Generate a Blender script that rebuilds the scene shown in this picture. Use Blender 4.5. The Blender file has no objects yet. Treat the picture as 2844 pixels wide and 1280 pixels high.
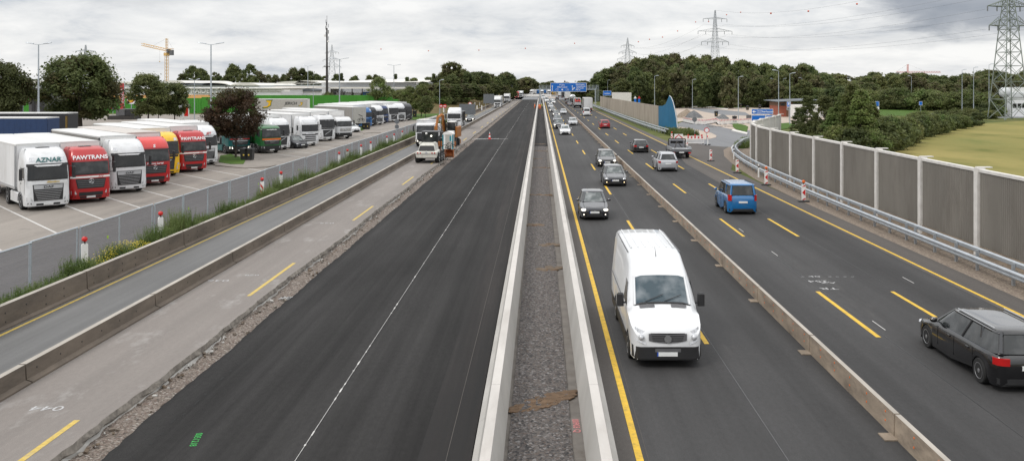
import bpy, bmesh, math, random
from mathutils import Vector, Matrix
R = math.radians
scene = bpy.context.scene
COL = scene.collection
rnd = random.Random(7)
# ---------------------------------------------------------------- view geometry used while measuring the place
H = 7.75; FPX = 2449.0; VX, VY = 1501.0, 236.0      # eye height, focal length (px of 2844), vanishing point
def G(x, y, z=0.0):
    """photo pixel -> point on the level z (used to survey positions on the ground)"""
    Y = (H - z) * FPX / (y - VY)
    return (x - VX) * Y / FPX, Y
def at(x, Y):
    return (x - VX) * Y / FPX

# ---------------------------------------------------------------- materials
MATS = {}
def _nodes(name):
    m = bpy.data.materials.new(name); m.use_nodes = True
    nt = m.node_tree; b = nt.nodes['Principled BSDF']
    return m, nt, b
def mat(name, col, rough=.6, metal=0, var=.12, scale=3.0, stretch=(1,1,1), bump=0.0, bscale=None, spec=.5,
        coat=0, emit=None, estr=0, detail=4, two=None, per_obj=0.0, dirt=None, generated=False):
    """procedural principled material: base colour varied by noise, optional bump, stains and per-object tint"""
    m, nt, b = _nodes(name)
    N = nt.nodes.new; L = nt.links.new
    tc = N('ShaderNodeTexCoord'); mp = N('ShaderNodeMapping')
    mp.inputs['Scale'].default_value = stretch
    L(tc.outputs['Object'], mp.inputs['Vector'])
    nz = N('ShaderNodeTexNoise'); nz.inputs['Scale'].default_value = scale; nz.inputs['Detail'].default_value = detail
    nz.inputs['Roughness'].default_value = .6
    L(mp.outputs[0], nz.inputs['Vector'])
    cr = N('ShaderNodeValToRGB')
    c = col; d = two or tuple(min(1, v*(1+var)) for v in c)
    lo = tuple(v*(1-var) for v in c)
    cr.color_ramp.elements[0].position = .3; cr.color_ramp.elements[0].color = (*lo, 1)
    cr.color_ramp.elements[1].position = .7; cr.color_ramp.elements[1].color = (*d, 1)
    L(nz.outputs['Fac'], cr.inputs[0])
    out = cr.outputs[0]
    if dirt:
        dcol, dscale, damt = dirt
        n2 = N('ShaderNodeTexNoise'); n2.inputs['Scale'].default_value = dscale; n2.inputs['Detail'].default_value = 6
        n2.inputs['Roughness'].default_value = .7
        L(mp.outputs[0], n2.inputs['Vector'])
        r2 = N('ShaderNodeValToRGB'); r2.color_ramp.elements[0].position = .5; r2.color_ramp.elements[1].position = .72
        r2.color_ramp.elements[0].color = (0,0,0,1); r2.color_ramp.elements[1].color = (damt,damt,damt,1)
        L(n2.outputs['Fac'], r2.inputs[0])
        mx = N('ShaderNodeMix'); mx.data_type = 'RGBA'
        L(r2.outputs[0], mx.inputs[0]); L(out, mx.inputs[6]); mx.inputs[7].default_value = (*dcol, 1)
        out = mx.outputs[2]
    if per_obj:
        oi = N('ShaderNodeObjectInfo'); hs = N('ShaderNodeHueSaturation')
        m1 = N('ShaderNodeMapRange'); m1.inputs['To Min'].default_value = 1-per_obj; m1.inputs['To Max'].default_value = 1+per_obj
        L(oi.outputs['Random'], m1.inputs[0]); L(m1.outputs[0], hs.inputs['Value'])
        m2 = N('ShaderNodeMapRange'); m2.inputs['To Min'].default_value = .5-per_obj*.09; m2.inputs['To Max'].default_value = .5+per_obj*.05
        mm = N('ShaderNodeMath'); mm.operation = 'FRACT'; mu = N('ShaderNodeMath'); mu.operation = 'MULTIPLY'; mu.inputs[1].default_value = 7.31
        L(oi.outputs['Random'], mu.inputs[0]); L(mu.outputs[0], mm.inputs[0]); L(mm.outputs[0], m2.inputs[0]); L(m2.outputs[0], hs.inputs['Hue'])
        L(out, hs.inputs['Color']); out = hs.outputs[0]
    L(out, b.inputs['Base Color'])
    b.inputs['Roughness'].default_value = rough; b.inputs['Metallic'].default_value = metal
    b.inputs['Specular IOR Level'].default_value = spec
    if coat: b.inputs['Coat Weight'].default_value = coat; b.inputs['Coat Roughness'].default_value = .06
    if emit: b.inputs['Emission Color'].default_value = (*emit, 1); b.inputs['Emission Strength'].default_value = estr
    if bump:
        bp = N('ShaderNodeBump'); bp.inputs['Strength'].default_value = bump; bp.inputs['Distance'].default_value = .02
        n3 = N('ShaderNodeTexNoise'); n3.inputs['Scale'].default_value = bscale or scale*6; n3.inputs['Detail'].default_value = 5
        L(mp.outputs[0], n3.inputs['Vector']); L(n3.outputs['Fac'], bp.inputs['Height']); L(bp.outputs[0], b.inputs['Normal'])
    MATS[name] = m
    return m
def road_mat(name, col, streak=.18, grain=.25, rough=.75, patch=None, seed=0, sx=.9, spec=.3):
    """asphalt / concrete lying along Y: long wheel-track streaks, aggregate grain, blotches"""
    m, nt, b = _nodes(name)
    N = nt.nodes.new; L = nt.links.new
    tc = N('ShaderNodeTexCoord')
    def noise(sc, stretch, det=4, ro=.6, off=0):
        mp = N('ShaderNodeMapping'); mp.inputs['Scale'].default_value = stretch; mp.inputs['Location'].default_value = (off+seed, off, 0)
        n = N('ShaderNodeTexNoise'); n.inputs['Scale'].default_value = sc; n.inputs['Detail'].default_value = det; n.inputs['Roughness'].default_value = ro
        L(tc.outputs['Object'], mp.inputs[0]); L(mp.outputs[0], n.inputs['Vector']); return n.outputs['Fac']
    def rng(s, lo, hi, a=.3, b_=.7):
        r = N('ShaderNodeMapRange'); r.inputs['From Min'].default_value = a; r.inputs['From Max'].default_value = b_
        r.inputs['To Min'].default_value = lo; r.inputs['To Max'].default_value = hi; L(s, r.inputs[0]); return r.outputs[0]
    def mul(a, b_):
        q = N('ShaderNodeMath'); q.operation = 'MULTIPLY'; L(a, q.inputs[0]); L(b_, q.inputs[1]); return q.outputs[0]
    f = rng(noise(sx, (1, .012, 1), 5, .65), 1-streak, 1+streak)
    f = mul(f, rng(noise(55, (1,1,1), 2, .8, 3), 1-grain, 1+grain, .35, .65))
    f = mul(f, rng(noise(9, (1,.5,1), 3, .7, 5), 1-grain*.35, 1+grain*.35))
    f = mul(f, rng(noise(.22, (1,.35,1), 4, .6, 9), 1-streak*.6, 1+streak*.6))
    vm = N('ShaderNodeVectorMath'); vm.operation = 'SCALE'; vm.inputs[0].default_value = col; L(f, vm.inputs['Scale'])
    out = vm.outputs[0]
    if patch:
        pc, psc, pst, lo, hi = patch
        r2 = rng(noise(psc, pst, 6, .7, 21), 0, 1, lo, hi)
        mx = N('ShaderNodeMix'); mx.data_type = 'RGBA'; L(r2, mx.inputs[0]); L(out, mx.inputs[6]); mx.inputs[7].default_value = (*pc, 1)
        out = mx.outputs[2]
    L(out, b.inputs['Base Color']); b.inputs['Roughness'].default_value = rough; b.inputs['Specular IOR Level'].default_value = spec
    bp = N('ShaderNodeBump'); bp.inputs['Strength'].default_value = .35; bp.inputs['Distance'].default_value = .01
    L(noise(70, (1,1,1), 2, .8), bp.inputs['Height']); L(bp.outputs[0], b.inputs['Normal'])
    MATS[name] = m; return m
def stone_mat(name, cols, scale, rough=.9, bump=.9, blot=None):
    m, nt, b = _nodes(name)
    N = nt.nodes.new; L = nt.links.new
    tc = N('ShaderNodeTexCoord'); v = N('ShaderNodeTexVoronoi'); v.inputs['Scale'].default_value = scale
    L(tc.outputs['Object'], v.inputs['Vector'])
    sp = N('ShaderNodeSeparateColor'); L(v.outputs['Color'], sp.inputs[0])
    cr = N('ShaderNodeValToRGB'); cr.color_ramp.interpolation = 'LINEAR'
    els = cr.color_ramp.elements
    for i, c in enumerate(cols):
        p = i/(len(cols)-1)
        e = els[i] if i < 2 and len(cols) > 1 and i == 0 else (els[-1] if i == len(cols)-1 else els.new(p))
        e.position = p; e.color = (*c, 1)
    L(sp.outputs[0], cr.inputs[0]); out = cr.outputs[0]
    if blot:
        n = N('ShaderNodeTexNoise'); n.inputs['Scale'].default_value = blot[1]; n.inputs['Detail'].default_value = 5; L(tc.outputs['Object'], n.inputs['Vector'])
        r = N('ShaderNodeMapRange'); r.inputs['From Min'].default_value = blot[2]; r.inputs['From Max'].default_value = blot[2]+.12; L(n.outputs['Fac'], r.inputs[0])
        mx = N('ShaderNodeMix'); mx.data_type = 'RGBA'; L(r.outputs[0], mx.inputs[0]); L(out, mx.inputs[6]); mx.inputs[7].default_value = (*blot[0], 1); out = mx.outputs[2]
    L(out, b.inputs['Base Color']); b.inputs['Roughness'].default_value = rough
    bp = N('ShaderNodeBump'); bp.inputs['Strength'].default_value = bump; bp.inputs['Distance'].default_value = .03
    L(v.outputs['Distance'], bp.inputs['Height']); L(bp.outputs[0], b.inputs['Normal'])
    MATS[name] = m; return m
def leaf_mat(name, col, two, per_obj=.25):
    m = mat(name, col, rough=.6, two=two, scale=.55, per_obj=per_obj, spec=.25, detail=3)
    nt = m.node_tree; b = nt.nodes['Principled BSDF']; o = nt.nodes['Material Output']
    src = b.inputs['Base Color'].links[0].from_socket
    tr = nt.nodes.new('ShaderNodeBsdfTranslucent'); mx = nt.nodes.new('ShaderNodeMixShader'); mx.inputs[0].default_value = .45
    nt.links.new(src, tr.inputs[0]); nt.links.new(b.outputs[0], mx.inputs[1]); nt.links.new(tr.outputs[0], mx.inputs[2]); nt.links.new(mx.outputs[0], o.inputs[0])
    return m

mat('paint_white', (.66,.67,.68), .28, coat=.5, var=.03)
mat('truck_white', (.66,.67,.68), .32, coat=.35, var=.05, dirt=((.36,.34,.30), 1.6, .45))
mat('paint_black', (.005,.005,.006), .18, coat=1.0, var=.2)
mat('paint_darkblue', (.006,.008,.015), .18, coat=1.0, var=.2)
mat('paint_grey', (.16,.165,.18), .3, metal=.3, coat=.5, var=.06)
mat('paint_silver', (.45,.46,.48), .3, metal=.35, coat=.4, var=.05)
mat('paint_red', (.33,.012,.018), .28, coat=.5, var=.06)
mat('truck_red', (.42,.012,.014), .3, coat=.4, var=.06)
mat('truck_lightred', (.60,.045,.04), .32, coat=.3, var=.06)
mat('paint_blue', (.004,.12,.32), .22, coat=.9, var=.08)
mat('truck_blue', (.015,.12,.34), .3, coat=.4, var=.08)
mat('truck_navy', (.012,.035,.12), .3, coat=.4, var=.08)
mat('truck_teal', (.0,.10,.10), .32, coat=.3, var=.08)
mat('truck_green', (.012,.11,.025), .36, coat=.25, var=.1)
mat('truck_yellow', (.75,.44,.01), .32, coat=.3, var=.05)
mat('truck_charcoal', (.03,.032,.036), .35, coat=.3, var=.1)
mat('rubber', (.014,.014,.014), .85, var=.25)
mat('rim_metal', (.38,.38,.39), .35, metal=.7, var=.15)
mat('plastic_black', (.018,.018,.019), .5, var=.2)
mat('plastic_grey', (.10,.10,.105), .55, var=.1)
mat('chrome', (.62,.63,.64), .18, metal=.85, var=.05)
mat('silver_trim', (.48,.49,.50), .35, metal=.5, var=.06)
mat('plate', (.72,.73,.72), .5, var=.05)
mat('plate_blue', (.02,.07,.38), .5)
mat('orange', (.75,.14,.01), .45, var=.08)
mat('tail_red', (.42,.008,.008), .25, coat=.4)
mat('head_off', (.55,.56,.58), .12, metal=.3, var=.3, scale=14)
mat('head_on', (.9,.9,.85), .2, emit=(1,.93,.78), estr=2.2)
mat('head_yellow', (.9,.8,.5), .2, emit=(1,.78,.4), estr=2.5)
def glass_mat(name, col, rough=.06, lum=.1):
    m, nt, b = _nodes(name); N = nt.nodes.new; L = nt.links.new
    tc = N('ShaderNodeTexCoord'); nz = N('ShaderNodeTexNoise'); nz.inputs['Scale'].default_value = 2.2; nz.inputs['Detail'].default_value = 4
    L(tc.outputs['Object'], nz.inputs['Vector']); cr = N('ShaderNodeValToRGB')
    cr.color_ramp.elements[0].position = .42; cr.color_ramp.elements[0].color = (*col, 1)
    cr.color_ramp.elements[1].position = .75; cr.color_ramp.elements[1].color = (*(v+lum for v in col), 1)
    L(nz.outputs['Fac'], cr.inputs[0]); L(cr.outputs[0], b.inputs['Base Color'])
    b.inputs['Roughness'].default_value = rough; b.inputs['Specular IOR Level'].default_value = .5; b.inputs['Coat Weight'].default_value = .1; b.inputs['Coat Roughness'].default_value = .03
    MATS[name] = m
glass_mat('glass', (.018,.021,.022), .05, .05)
glass_mat('glass_sky_tint', (.06,.075,.075), .06, .22)  # car windscreens: reflected sky painted in as a paler, blotchy base colour
glass_mat('glass_dark', (.008,.009,.010), .1, .012)
glass_mat('glass_blue', (.03,.055,.07), .05, .14)
mat('galvanised', (.42,.45,.48), .42, metal=.55, var=.12, scale=2, bump=.1)
mat('pole_grey', (.36,.40,.43), .5, metal=.3, var=.1)
mat('steel_dark', (.05,.045,.042), .6, metal=.4, var=.25)
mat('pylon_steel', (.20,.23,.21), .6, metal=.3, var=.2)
mat('pylon_far', (.46,.48,.51), .8, var=.1)  # paler than the near steel: faintness of distance put into the colour
mat('wire', (.16,.17,.18), .6)
mat('concrete_wall', (.50,.475,.445), .85, var=.10, scale=1.4, stretch=(1,.25,1), bump=.3, bscale=14, dirt=((.33,.30,.27), .9, .5))
mat('concrete_face', (.42,.41,.385), .88, var=.12, scale=1.2, stretch=(1,.5,.35), bump=.4, bscale=14, dirt=((.22,.20,.18), 1.4, .6))
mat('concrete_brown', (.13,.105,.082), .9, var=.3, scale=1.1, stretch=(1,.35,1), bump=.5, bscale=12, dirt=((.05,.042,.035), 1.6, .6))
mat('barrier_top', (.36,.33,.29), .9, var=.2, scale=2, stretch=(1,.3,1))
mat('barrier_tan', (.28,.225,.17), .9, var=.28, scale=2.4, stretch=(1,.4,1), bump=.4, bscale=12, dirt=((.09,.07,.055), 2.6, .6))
mat('noise_panel', (.185,.172,.152), .92, var=.14, scale=.5, stretch=(1,1,.3), dirt=((.12,.105,.09), .9, .5))
mat('noise_post', (.62,.60,.57), .8, var=.09, scale=3, bump=.25, dirt=((.42,.39,.35), 2.5, .4))
mat('noise_old', (.33,.285,.23), .9, var=.22, scale=.6, stretch=(1,1,.2), bump=.5, bscale=3, dirt=((.16,.13,.10), .7, .6))
mat('teal_panel', (.010,.120,.235), .55, var=.1, scale=.5)
mat('slab_edge', (.20,.18,.155), .95, var=.45, scale=3.5, bump=1, bscale=10, dirt=((.06,.05,.045), 2.2, .8))
mat('soil', (.13,.098,.07), .97, var=.3, scale=2.5, bump=.8, bscale=16, dirt=((.24,.18,.13), 1.6, .5))
mat('yellow_line', (.62,.39,.03), .7, var=.15, scale=6, dirt=((.20,.145,.05), 4.5, .75))
mat('yellow_worn', (.50,.36,.08), .75, var=.2, scale=7, dirt=((.30,.27,.22), 5, .75))
mat('white_line', (.52,.51,.49), .8, var=.2, scale=8, dirt=((.27,.26,.25), 5, .6))
mat('spray_white', (.42,.42,.42), .8, var=.3, scale=12)
mat('spray_green', (.035,.36,.07), .8, var=.4, scale=14)
mat('spray_pink', (.50,.19,.19), .8, var=.3, scale=14)
mat('sign_blue', (.0,.125,.50), .4, var=.04)
mat('sign_white', (.80,.81,.82), .4, var=.02)
mat('sign_red', (.55,.02,.02), .45)
mat('sign_grey', (.12,.13,.14), .6)
mat('signal_red', (.62,.015,.012), .3, coat=.4)
mat('board_white', (.76,.75,.73), .5, var=.05)
mat('plastic_white', (.74,.73,.71), .5, var=.06)
mat('wall_face', (.40,.385,.36), .88, var=.10, scale=1.2, stretch=(1,.5,.35), bump=.3, bscale=14, dirt=((.34,.32,.29), 1.4, .5))
mat('shelf', (.15,.135,.12), .9, var=.2, scale=2, dirt=((.07,.055,.04), 1.5, .6))
mat('green_wall', (.045,.24,.018), .6, var=.1, scale=.6, stretch=(1,1,.2))
mat('orange_band', (.80,.42,.16), .6, var=.08)
mat('facade_white', (.74,.75,.76), .6, var=.06, scale=.25, stretch=(1,1,.3))
mat('facade_grey', (.56,.58,.60), .6, var=.08, scale=.25)
mat('roof_light', (.68,.66,.61), .8, var=.12, scale=.12)
mat('roof_tan', (.36,.33,.29), .85, var=.15, scale=.15)
mat('roof_dark', (.11,.125,.14), .7, var=.15)
mat('tarp_grey', (.25,.24,.225), .6, var=.1, scale=.6, stretch=(1,.6,.12), dirt=((.16,.155,.145), 1.0, .5))
mat('tarp_white', (.64,.645,.65), .5, var=.08, scale=.7, stretch=(1,1,.25), dirt=((.40,.385,.36), 1.1, .5))
mat('tarp_navy', (.008,.032,.10), .55, var=.12)
mat('tarp_black', (.02,.021,.024), .6, var=.15)
mat('trailer_roof', (.60,.60,.59), .6, var=.06, scale=.5, dirt=((.46,.44,.40), .5, .45))
mat('trailer_roof_tan', (.50,.465,.43), .6, var=.08, scale=.5, dirt=((.40,.36,.32), .7, .5))
mat('bark', (.065,.052,.042), .95, var=.3, scale=8, bump=.6)
mat('brick', (.30,.09,.055), .85, var=.2, scale=4)
mat('wood_brown', (.16,.085,.05), .8, var=.2, stretch=(1,1,6))
mat('crane_yellow', (.58,.36,.12), .55, var=.12)
mat('crane_red', (.55,.14,.10), .6, var=.1)
mat('digger_orange', (.36,.13,.02), .55, var=.25, scale=2, dirt=((.12,.06,.03), 2.5, .8))
mat('digger_white', (.60,.59,.54), .45, var=.08, dirt=((.35,.30,.22), 2, .5))
mat('rust', (.30,.10,.03), .85, var=.3, scale=5)
mat('toilet_teal', (.02,.24,.29), .5, var=.08)
mat('toilet_grey', (.40,.39,.36), .6, var=.1)
mat('skin', (.45,.27,.19), .6)
mat('orange_vest', (.85,.17,.02), .7)
mat('navy_cloth', (.02,.03,.06), .8)
mat('ball_orange', (.62,.10,.04), .6)
mat('lime', (.35,.55,.05), .6)
mat('banner_red', (.42,.035,.04), .65, var=.08)
mat('gold', (.55,.38,.06), .5)
stone_mat('gravel', [(.022,.021,.022),(.065,.058,.055),(.11,.10,.095),(.085,.064,.053),(.21,.20,.195)], 19, blot=((.11,.062,.03), .35, .66))
stone_mat('rubble', [(.05,.040,.033),(.13,.105,.085),(.21,.175,.145),(.11,.075,.06),(.32,.29,.26)], 22)
stone_mat('verge_gravel', [(.12,.09,.07),(.19,.15,.115),(.27,.22,.17),(.15,.115,.09)], 18, bump=.7)
stone_mat('pile_brown', [(.17,.13,.10),(.24,.19,.14),(.30,.25,.2)], 8)
stone_mat('pile_grey', [(.085,.09,.095),(.13,.135,.14),(.18,.18,.18)], 8)
road_mat('asphalt_new', (.027,.026,.0255), .42, .35, .85, spec=.12, patch=((.046,.044,.044), .9, (1,.02,1), .60, .85), seed=3, sx=1.1)
road_mat('asphalt_dusty', (.040,.036,.0345), .42, .35, .85, patch=((.0255,.025,.025), 1.1, (1,.03,1), .38, .62), seed=3, sx=1.1, spec=.12)
road_mat('asphalt_old', (.050,.049,.049), .30, .28, .8, spec=.2, patch=((.088,.085,.082), .55, (1,.16,1), .60, .82), seed=5, sx=.55)
road_mat('asphalt_lane', (.118,.117,.115), .26, .15, .6, seed=11, sx=.9)
road_mat('asphalt_shoulder', (.088,.079,.072), .14, .22, .85, seed=15)
road_mat('concrete_strip', (.198,.178,.163), .13, .18, .85, patch=((.30,.285,.27), .8, (1,.5,1), .56, .72), seed=19)
road_mat('concrete_park', (.240,.215,.190), .14, .14, .85, patch=((.12,.11,.10), .35, (1,1,1), .56, .74), seed=23)
road_mat('asphalt_park', (.090,.085,.085), .13, .15, .85, seed=27)
road_mat('asphalt_ramp', (.175,.178,.185), .10, .12, .85, seed=31)
road_mat('paving_light', (.40,.335,.28), .10, .12, .9, seed=35)
mat('grass', (.055,.085,.020), .95, two=(.12,.125,.035), scale=.35, bump=.8, bscale=5, dirt=((.17,.145,.055), .10, .8), detail=8, spec=.15)
mat('grass_green', (.04,.095,.014), .95, two=(.085,.14,.025), scale=.7, bump=.8, bscale=7, spec=.15)
mat('grass_field', (.135,.145,.038), .95, two=(.33,.27,.10), scale=.12, stretch=(1,.45,1), bump=.8, bscale=6, dirt=((.06,.10,.02), .06, .9), detail=9, spec=.1)
mat('brush', (.07,.07,.022), .95, two=(.16,.11,.05), scale=.3, bump=.8, bscale=4, spec=.15)
leaf_mat('leaf_dark', (.060,.088,.030), (.138,.162,.060))
leaf_mat('leaf_mid', (.095,.125,.042), (.20,.22,.085))
leaf_mat('leaf_light', (.095,.145,.038), (.20,.25,.08))
leaf_mat('leaf_red', (.045,.034,.021), (.11,.065,.036), .12)
leaf_mat('leaf_maple', (.045,.050,.020), (.115,.10,.036), .15)
leaf_mat('leaf_birch', (.095,.100,.045), (.19,.175,.09))
leaf_mat('weed', (.085,.14,.032), (.20,.25,.085))
mat('seam_black', (.006,.006,.006), .9)
mat('earth', (.12,.075,.043), .97, var=.35, scale=6, bump=.8, bscale=20)
mat('flower', (.60,.48,.02), .7)
mat('leaf_brown', (.10,.075,.03), .9, two=(.19,.14,.07), scale=.4)
# construction-fence wire mesh: thin wires with open gaps between them (vertical 5 cm pitch)
def mesh_mat():
    m, nt, b = _nodes('wire_mesh'); N = nt.nodes.new; L = nt.links.new
    tc = N('ShaderNodeTexCoord'); sx = N('ShaderNodeSeparateXYZ'); L(tc.outputs['Object'], sx.inputs[0])
    def bars(src, pitch, w):
        a = N('ShaderNodeMath'); a.operation = 'DIVIDE'; a.inputs[1].default_value = pitch; L(src, a.inputs[0])
        f = N('ShaderNodeMath'); f.operation = 'FRACT'; L(a.outputs[0], f.inputs[0])
        g = N('ShaderNodeMath'); g.operation = 'LESS_THAN'; g.inputs[1].default_value = w/pitch; L(f.outputs[0], g.inputs[0]); return g.outputs[0]
    mx = N('ShaderNodeMath'); mx.operation = 'MAXIMUM'
    L(bars(sx.outputs['Y'], .05, .004), mx.inputs[0]); L(bars(sx.outputs['Z'], .2, .005), mx.inputs[1])
    L(mx.outputs[0], b.inputs['Alpha']); b.inputs['Base Color'].default_value = (.30,.31,.33,1); b.inputs['Metallic'].default_value = .3; b.inputs['Roughness'].default_value = .5
    MATS['wire_mesh'] = m
mesh_mat()

# ---------------------------------------------------------------- mesh builder
class MB:
    def __init__(s): s.v = []; s.f = []; s.m = []; s.mats = []
    def mi(s, m):
        if m not in s.mats: s.mats.append(m)
        return s.mats.index(m)
    def add(s, vs, fs, m, T=None):
        n = len(s.v); k = s.mi(m)
        if T is not None: vs = [tuple(T @ Vector(v)) for v in vs]
        s.v += [tuple(v) for v in vs]
        for f in fs: s.f.append([i+n for i in f]); s.m.append(k)
        return s
    def box(s, x0, x1, y0, y1, z0, z1, m, T=None):
        v = [(x0,y0,z0),(x1,y0,z0),(x1,y1,z0),(x0,y1,z0),(x0,y0,z1),(x1,y0,z1),(x1,y1,z1),(x0,y1,z1)]
        return s.add(v, [(0,3,2,1),(4,5,6,7),(0,1,5,4),(1,2,6,5),(2,3,7,6),(3,0,4,7)], m, T)
    def bbox(s, x0, x1, y0, y1, z0, z1, r, m, T=None):
        """box with bevelled vertical edges and top edge"""
        def ring(z, d):
            a, b_, c, e = x0+d, x1-d, y0+d, y1-d
            return [(a+r,c,z),(b_-r,c,z),(b_,c+r,z),(b_,e-r,z),(b_-r,e,z),(a+r,e,z),(a,e-r,z),(a,c+r,z)]
        return s.loft([ring(z0,0), ring(z1-r,0), ring(z1,r*.8)], m, T=T)
    def poly(s, pts, m, T=None): return s.add(pts, [tuple(range(len(pts)))], m, T)
    def prism(s, pts, z0, z1, m, T=None):
        n = len(pts); v = [(x,y,z0) for x,y in pts] + [(x,y,z1) for x,y in pts]
        return s.add(v, [tuple(range(n-1,-1,-1)), tuple(range(n,2*n))] + [(i,(i+1)%n,(i+1)%n+n,i+n) for i in range(n)], m, T)
    def loft(s, rings, m, cap0=True, cap1=True, closed=True, T=None, sel=None):
        n = len(rings[0]); v = [p for r_ in rings for p in r_]; base = len(s.v)
        if T is not None: v = [tuple(T @ Vector(p)) for p in v]
        s.v += [tuple(p) for p in v]
        for i in range(len(rings)-1):
            for j in range(n if closed else n-1):
                k = (j+1) % n
                mm = sel(i, j) if sel else m
                s.f.append([base+i*n+j, base+i*n+k, base+(i+1)*n+k, base+(i+1)*n+j]); s.m.append(s.mi(mm))
        if cap0: s.f.append([base+j for j in range(n-1,-1,-1)]); s.m.append(s.mi(m))
        if cap1: s.f.append([base+(len(rings)-1)*n+j for j in range(n)]); s.m.append(s.mi(m))
        return s
    def cyl(s, p0, p1, r0, r1=None, n=12, m='galvanised', T=None):
        r1 = r0 if r1 is None else r1
        p0 = Vector(p0); p1 = Vector(p1); d = (p1-p0)
        if d.length < 1e-6: return s
        d.normalize(); a = Vector((0,0,1)) if abs(d.z) < .9 else Vector((1,0,0))
        u = d.cross(a).normalized(); w = d.cross(u)
        def ring(p, r): return [tuple(p + u*(r*math.cos(2*math.pi*i/n)) + w*(r*math.sin(2*math.pi*i/n))) for i in range(n)]
        return s.loft([ring(p0, r0), ring(p1, r1)], m, T=T)
    def beam(s, p0, p1, w, m, T=None): return s.cyl(p0, p1, w*.6, n=4, m=m, T=T)
    def sph(s, c, r, m, n=10, sc=(1,1,1), T=None):
        rings = []
        for i in range(1, n//2+1):
            th = math.pi*i/(n//2+1)
            rings.append([(c[0]+r*sc[0]*math.sin(th)*math.cos(2*math.pi*j/n), c[1]+r*sc[1]*math.sin(th)*math.sin(2*math.pi*j/n), c[2]+r*sc[2]*math.cos(th)) for j in range(n)])
        return s.loft(rings, m, T=T)
    def build(s, name, parent=None, smooth=35, recalc=True):
        me = bpy.data.meshes.new(name); me.from_pydata(s.v, [], s.f)
        for m in s.mats: me.materials.append(MATS[m])
        me.polygons.foreach_set('material_index', s.m)
        if recalc:
            bm = bmesh.new(); bm.from_mesh(me); bmesh.ops.recalc_face_normals(bm, faces=bm.faces[:]); bm.to_mesh(me); bm.free()
        if smooth:
            me.polygons.foreach_set('use_smooth', [True]*len(me.polygons))
            try: me.set_sharp_from_angle(angle=R(smooth))
            except Exception: pass
        o = bpy.data.objects.new(name, me); COL.objects.link(o)
        if parent: o.parent = parent
        return o
def tag(o, label=None, cat=None, group=None, kind=None):
    if label: o['label'] = label
    if cat: o['category'] = cat
    if group: o['group'] = group
    if kind: o['kind'] = kind
    return o
def thing(name, label, cat, loc=(0,0,0), rz=0, group=None):
    o = bpy.data.objects.new(name, None); COL.objects.link(o); o.location = loc; o.rotation_euler = (0,0,rz)
    return tag(o, label, cat, group)
def struct(name, mb, smooth=0): return tag(mb.build(name, smooth=smooth), kind='structure')
def dup(o, parent=None, loc=None, rz=None, sc=None):
    c = o.copy(); COL.objects.link(c); c.parent = parent
    if loc is not None: c.location = loc
    if rz is not None: c.rotation_euler = (0,0,rz)
    if sc is not None: c.scale = sc
    for ch in list(o.children): dup(ch, c)
    return c
_txt = {}
def text(s_, size, m, parent, loc, rot=(R(90),0,0), name='lettering', thick=.004, align='CENTER', shear=0, width=1.0, bold=.018):
    cu = bpy.data.curves.new('t', 'FONT'); cu.body = s_; cu.size = size; cu.align_x = align; cu.align_y = 'CENTER'
    cu.extrude = thick; cu.shear = shear; cu.resolution_u = 3; cu.offset = size*bold
    tmp = bpy.data.objects.new('t', cu)
    me = bpy.data.meshes.new_from_object(tmp)
    bpy.data.objects.remove(tmp); bpy.data.curves.remove(cu)
    me.materials.clear(); me.materials.append(MATS[m])
    for v in me.vertices: v.co.x *= width
    o = bpy.data.objects.new(name, me); COL.objects.link(o); o.parent = parent; o.location = loc; o.rotation_euler = rot
    return o
def interp(x, pts):
    if x <= pts[0][0]: return pts[0][1]
    for (a, b), (c, d) in zip(pts, pts[1:]):
        if x <= c: return b + (d-b)*(x-a)/(c-a) if c > a else d
    return pts[-1][1]
# ---------------------------------------------------------------- vehicles (local frame: front at y=0 looking along -Y, wheels on z=0)
_wh = {}
def wheel(parent, x, y, r, w, rim='rim_metal', truck=False):
    """tyre with its rim as a sub-part; outer face towards sign(x)"""
    sgn = 1 if x > 0 else -1
    key = (round(r,3), round(w,3), rim, truck, sgn)
    if key not in _wh:
        n = 20
        prof = [(.62*r, .5*w), (.93*r, .5*w), (r, .36*w), (r, -.36*w), (.93*r, -.5*w), (.62*r, -.5*w)]
        rings = [[(sgn*q, p*math.cos(2*math.pi*i/n), p*math.sin(2*math.pi*i/n)) for i in range(n)] for p, q in prof]
        a = MB().loft(rings, 'rubber')
        b = MB()
        pr = [(.64*r, .515*w), (.60*r, .52*w), (.54*r, .40*w if not truck else .28*w), (.2*r, .44*w if not truck else .34*w), (.16*r, .52*w), (.02*r, .53*w)]
        def mm(i, j):
            if i == 2 and not truck: return rim if (j//2) % 2 == 0 else 'plastic_black'
            return rim
        b.loft([[(sgn*q, p*math.cos(2*math.pi*i/n), p*math.sin(2*math.pi*i/n)) for i in range(n)] for p, q in pr], rim, cap0=False, sel=mm)
        oa = a.build('wheel', parent); ob = b.build('rim', oa)
        oa.location = (x, y, r); _wh[key] = oa
        return oa
    return dup(_wh[key], parent, (x, y, r))

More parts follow.
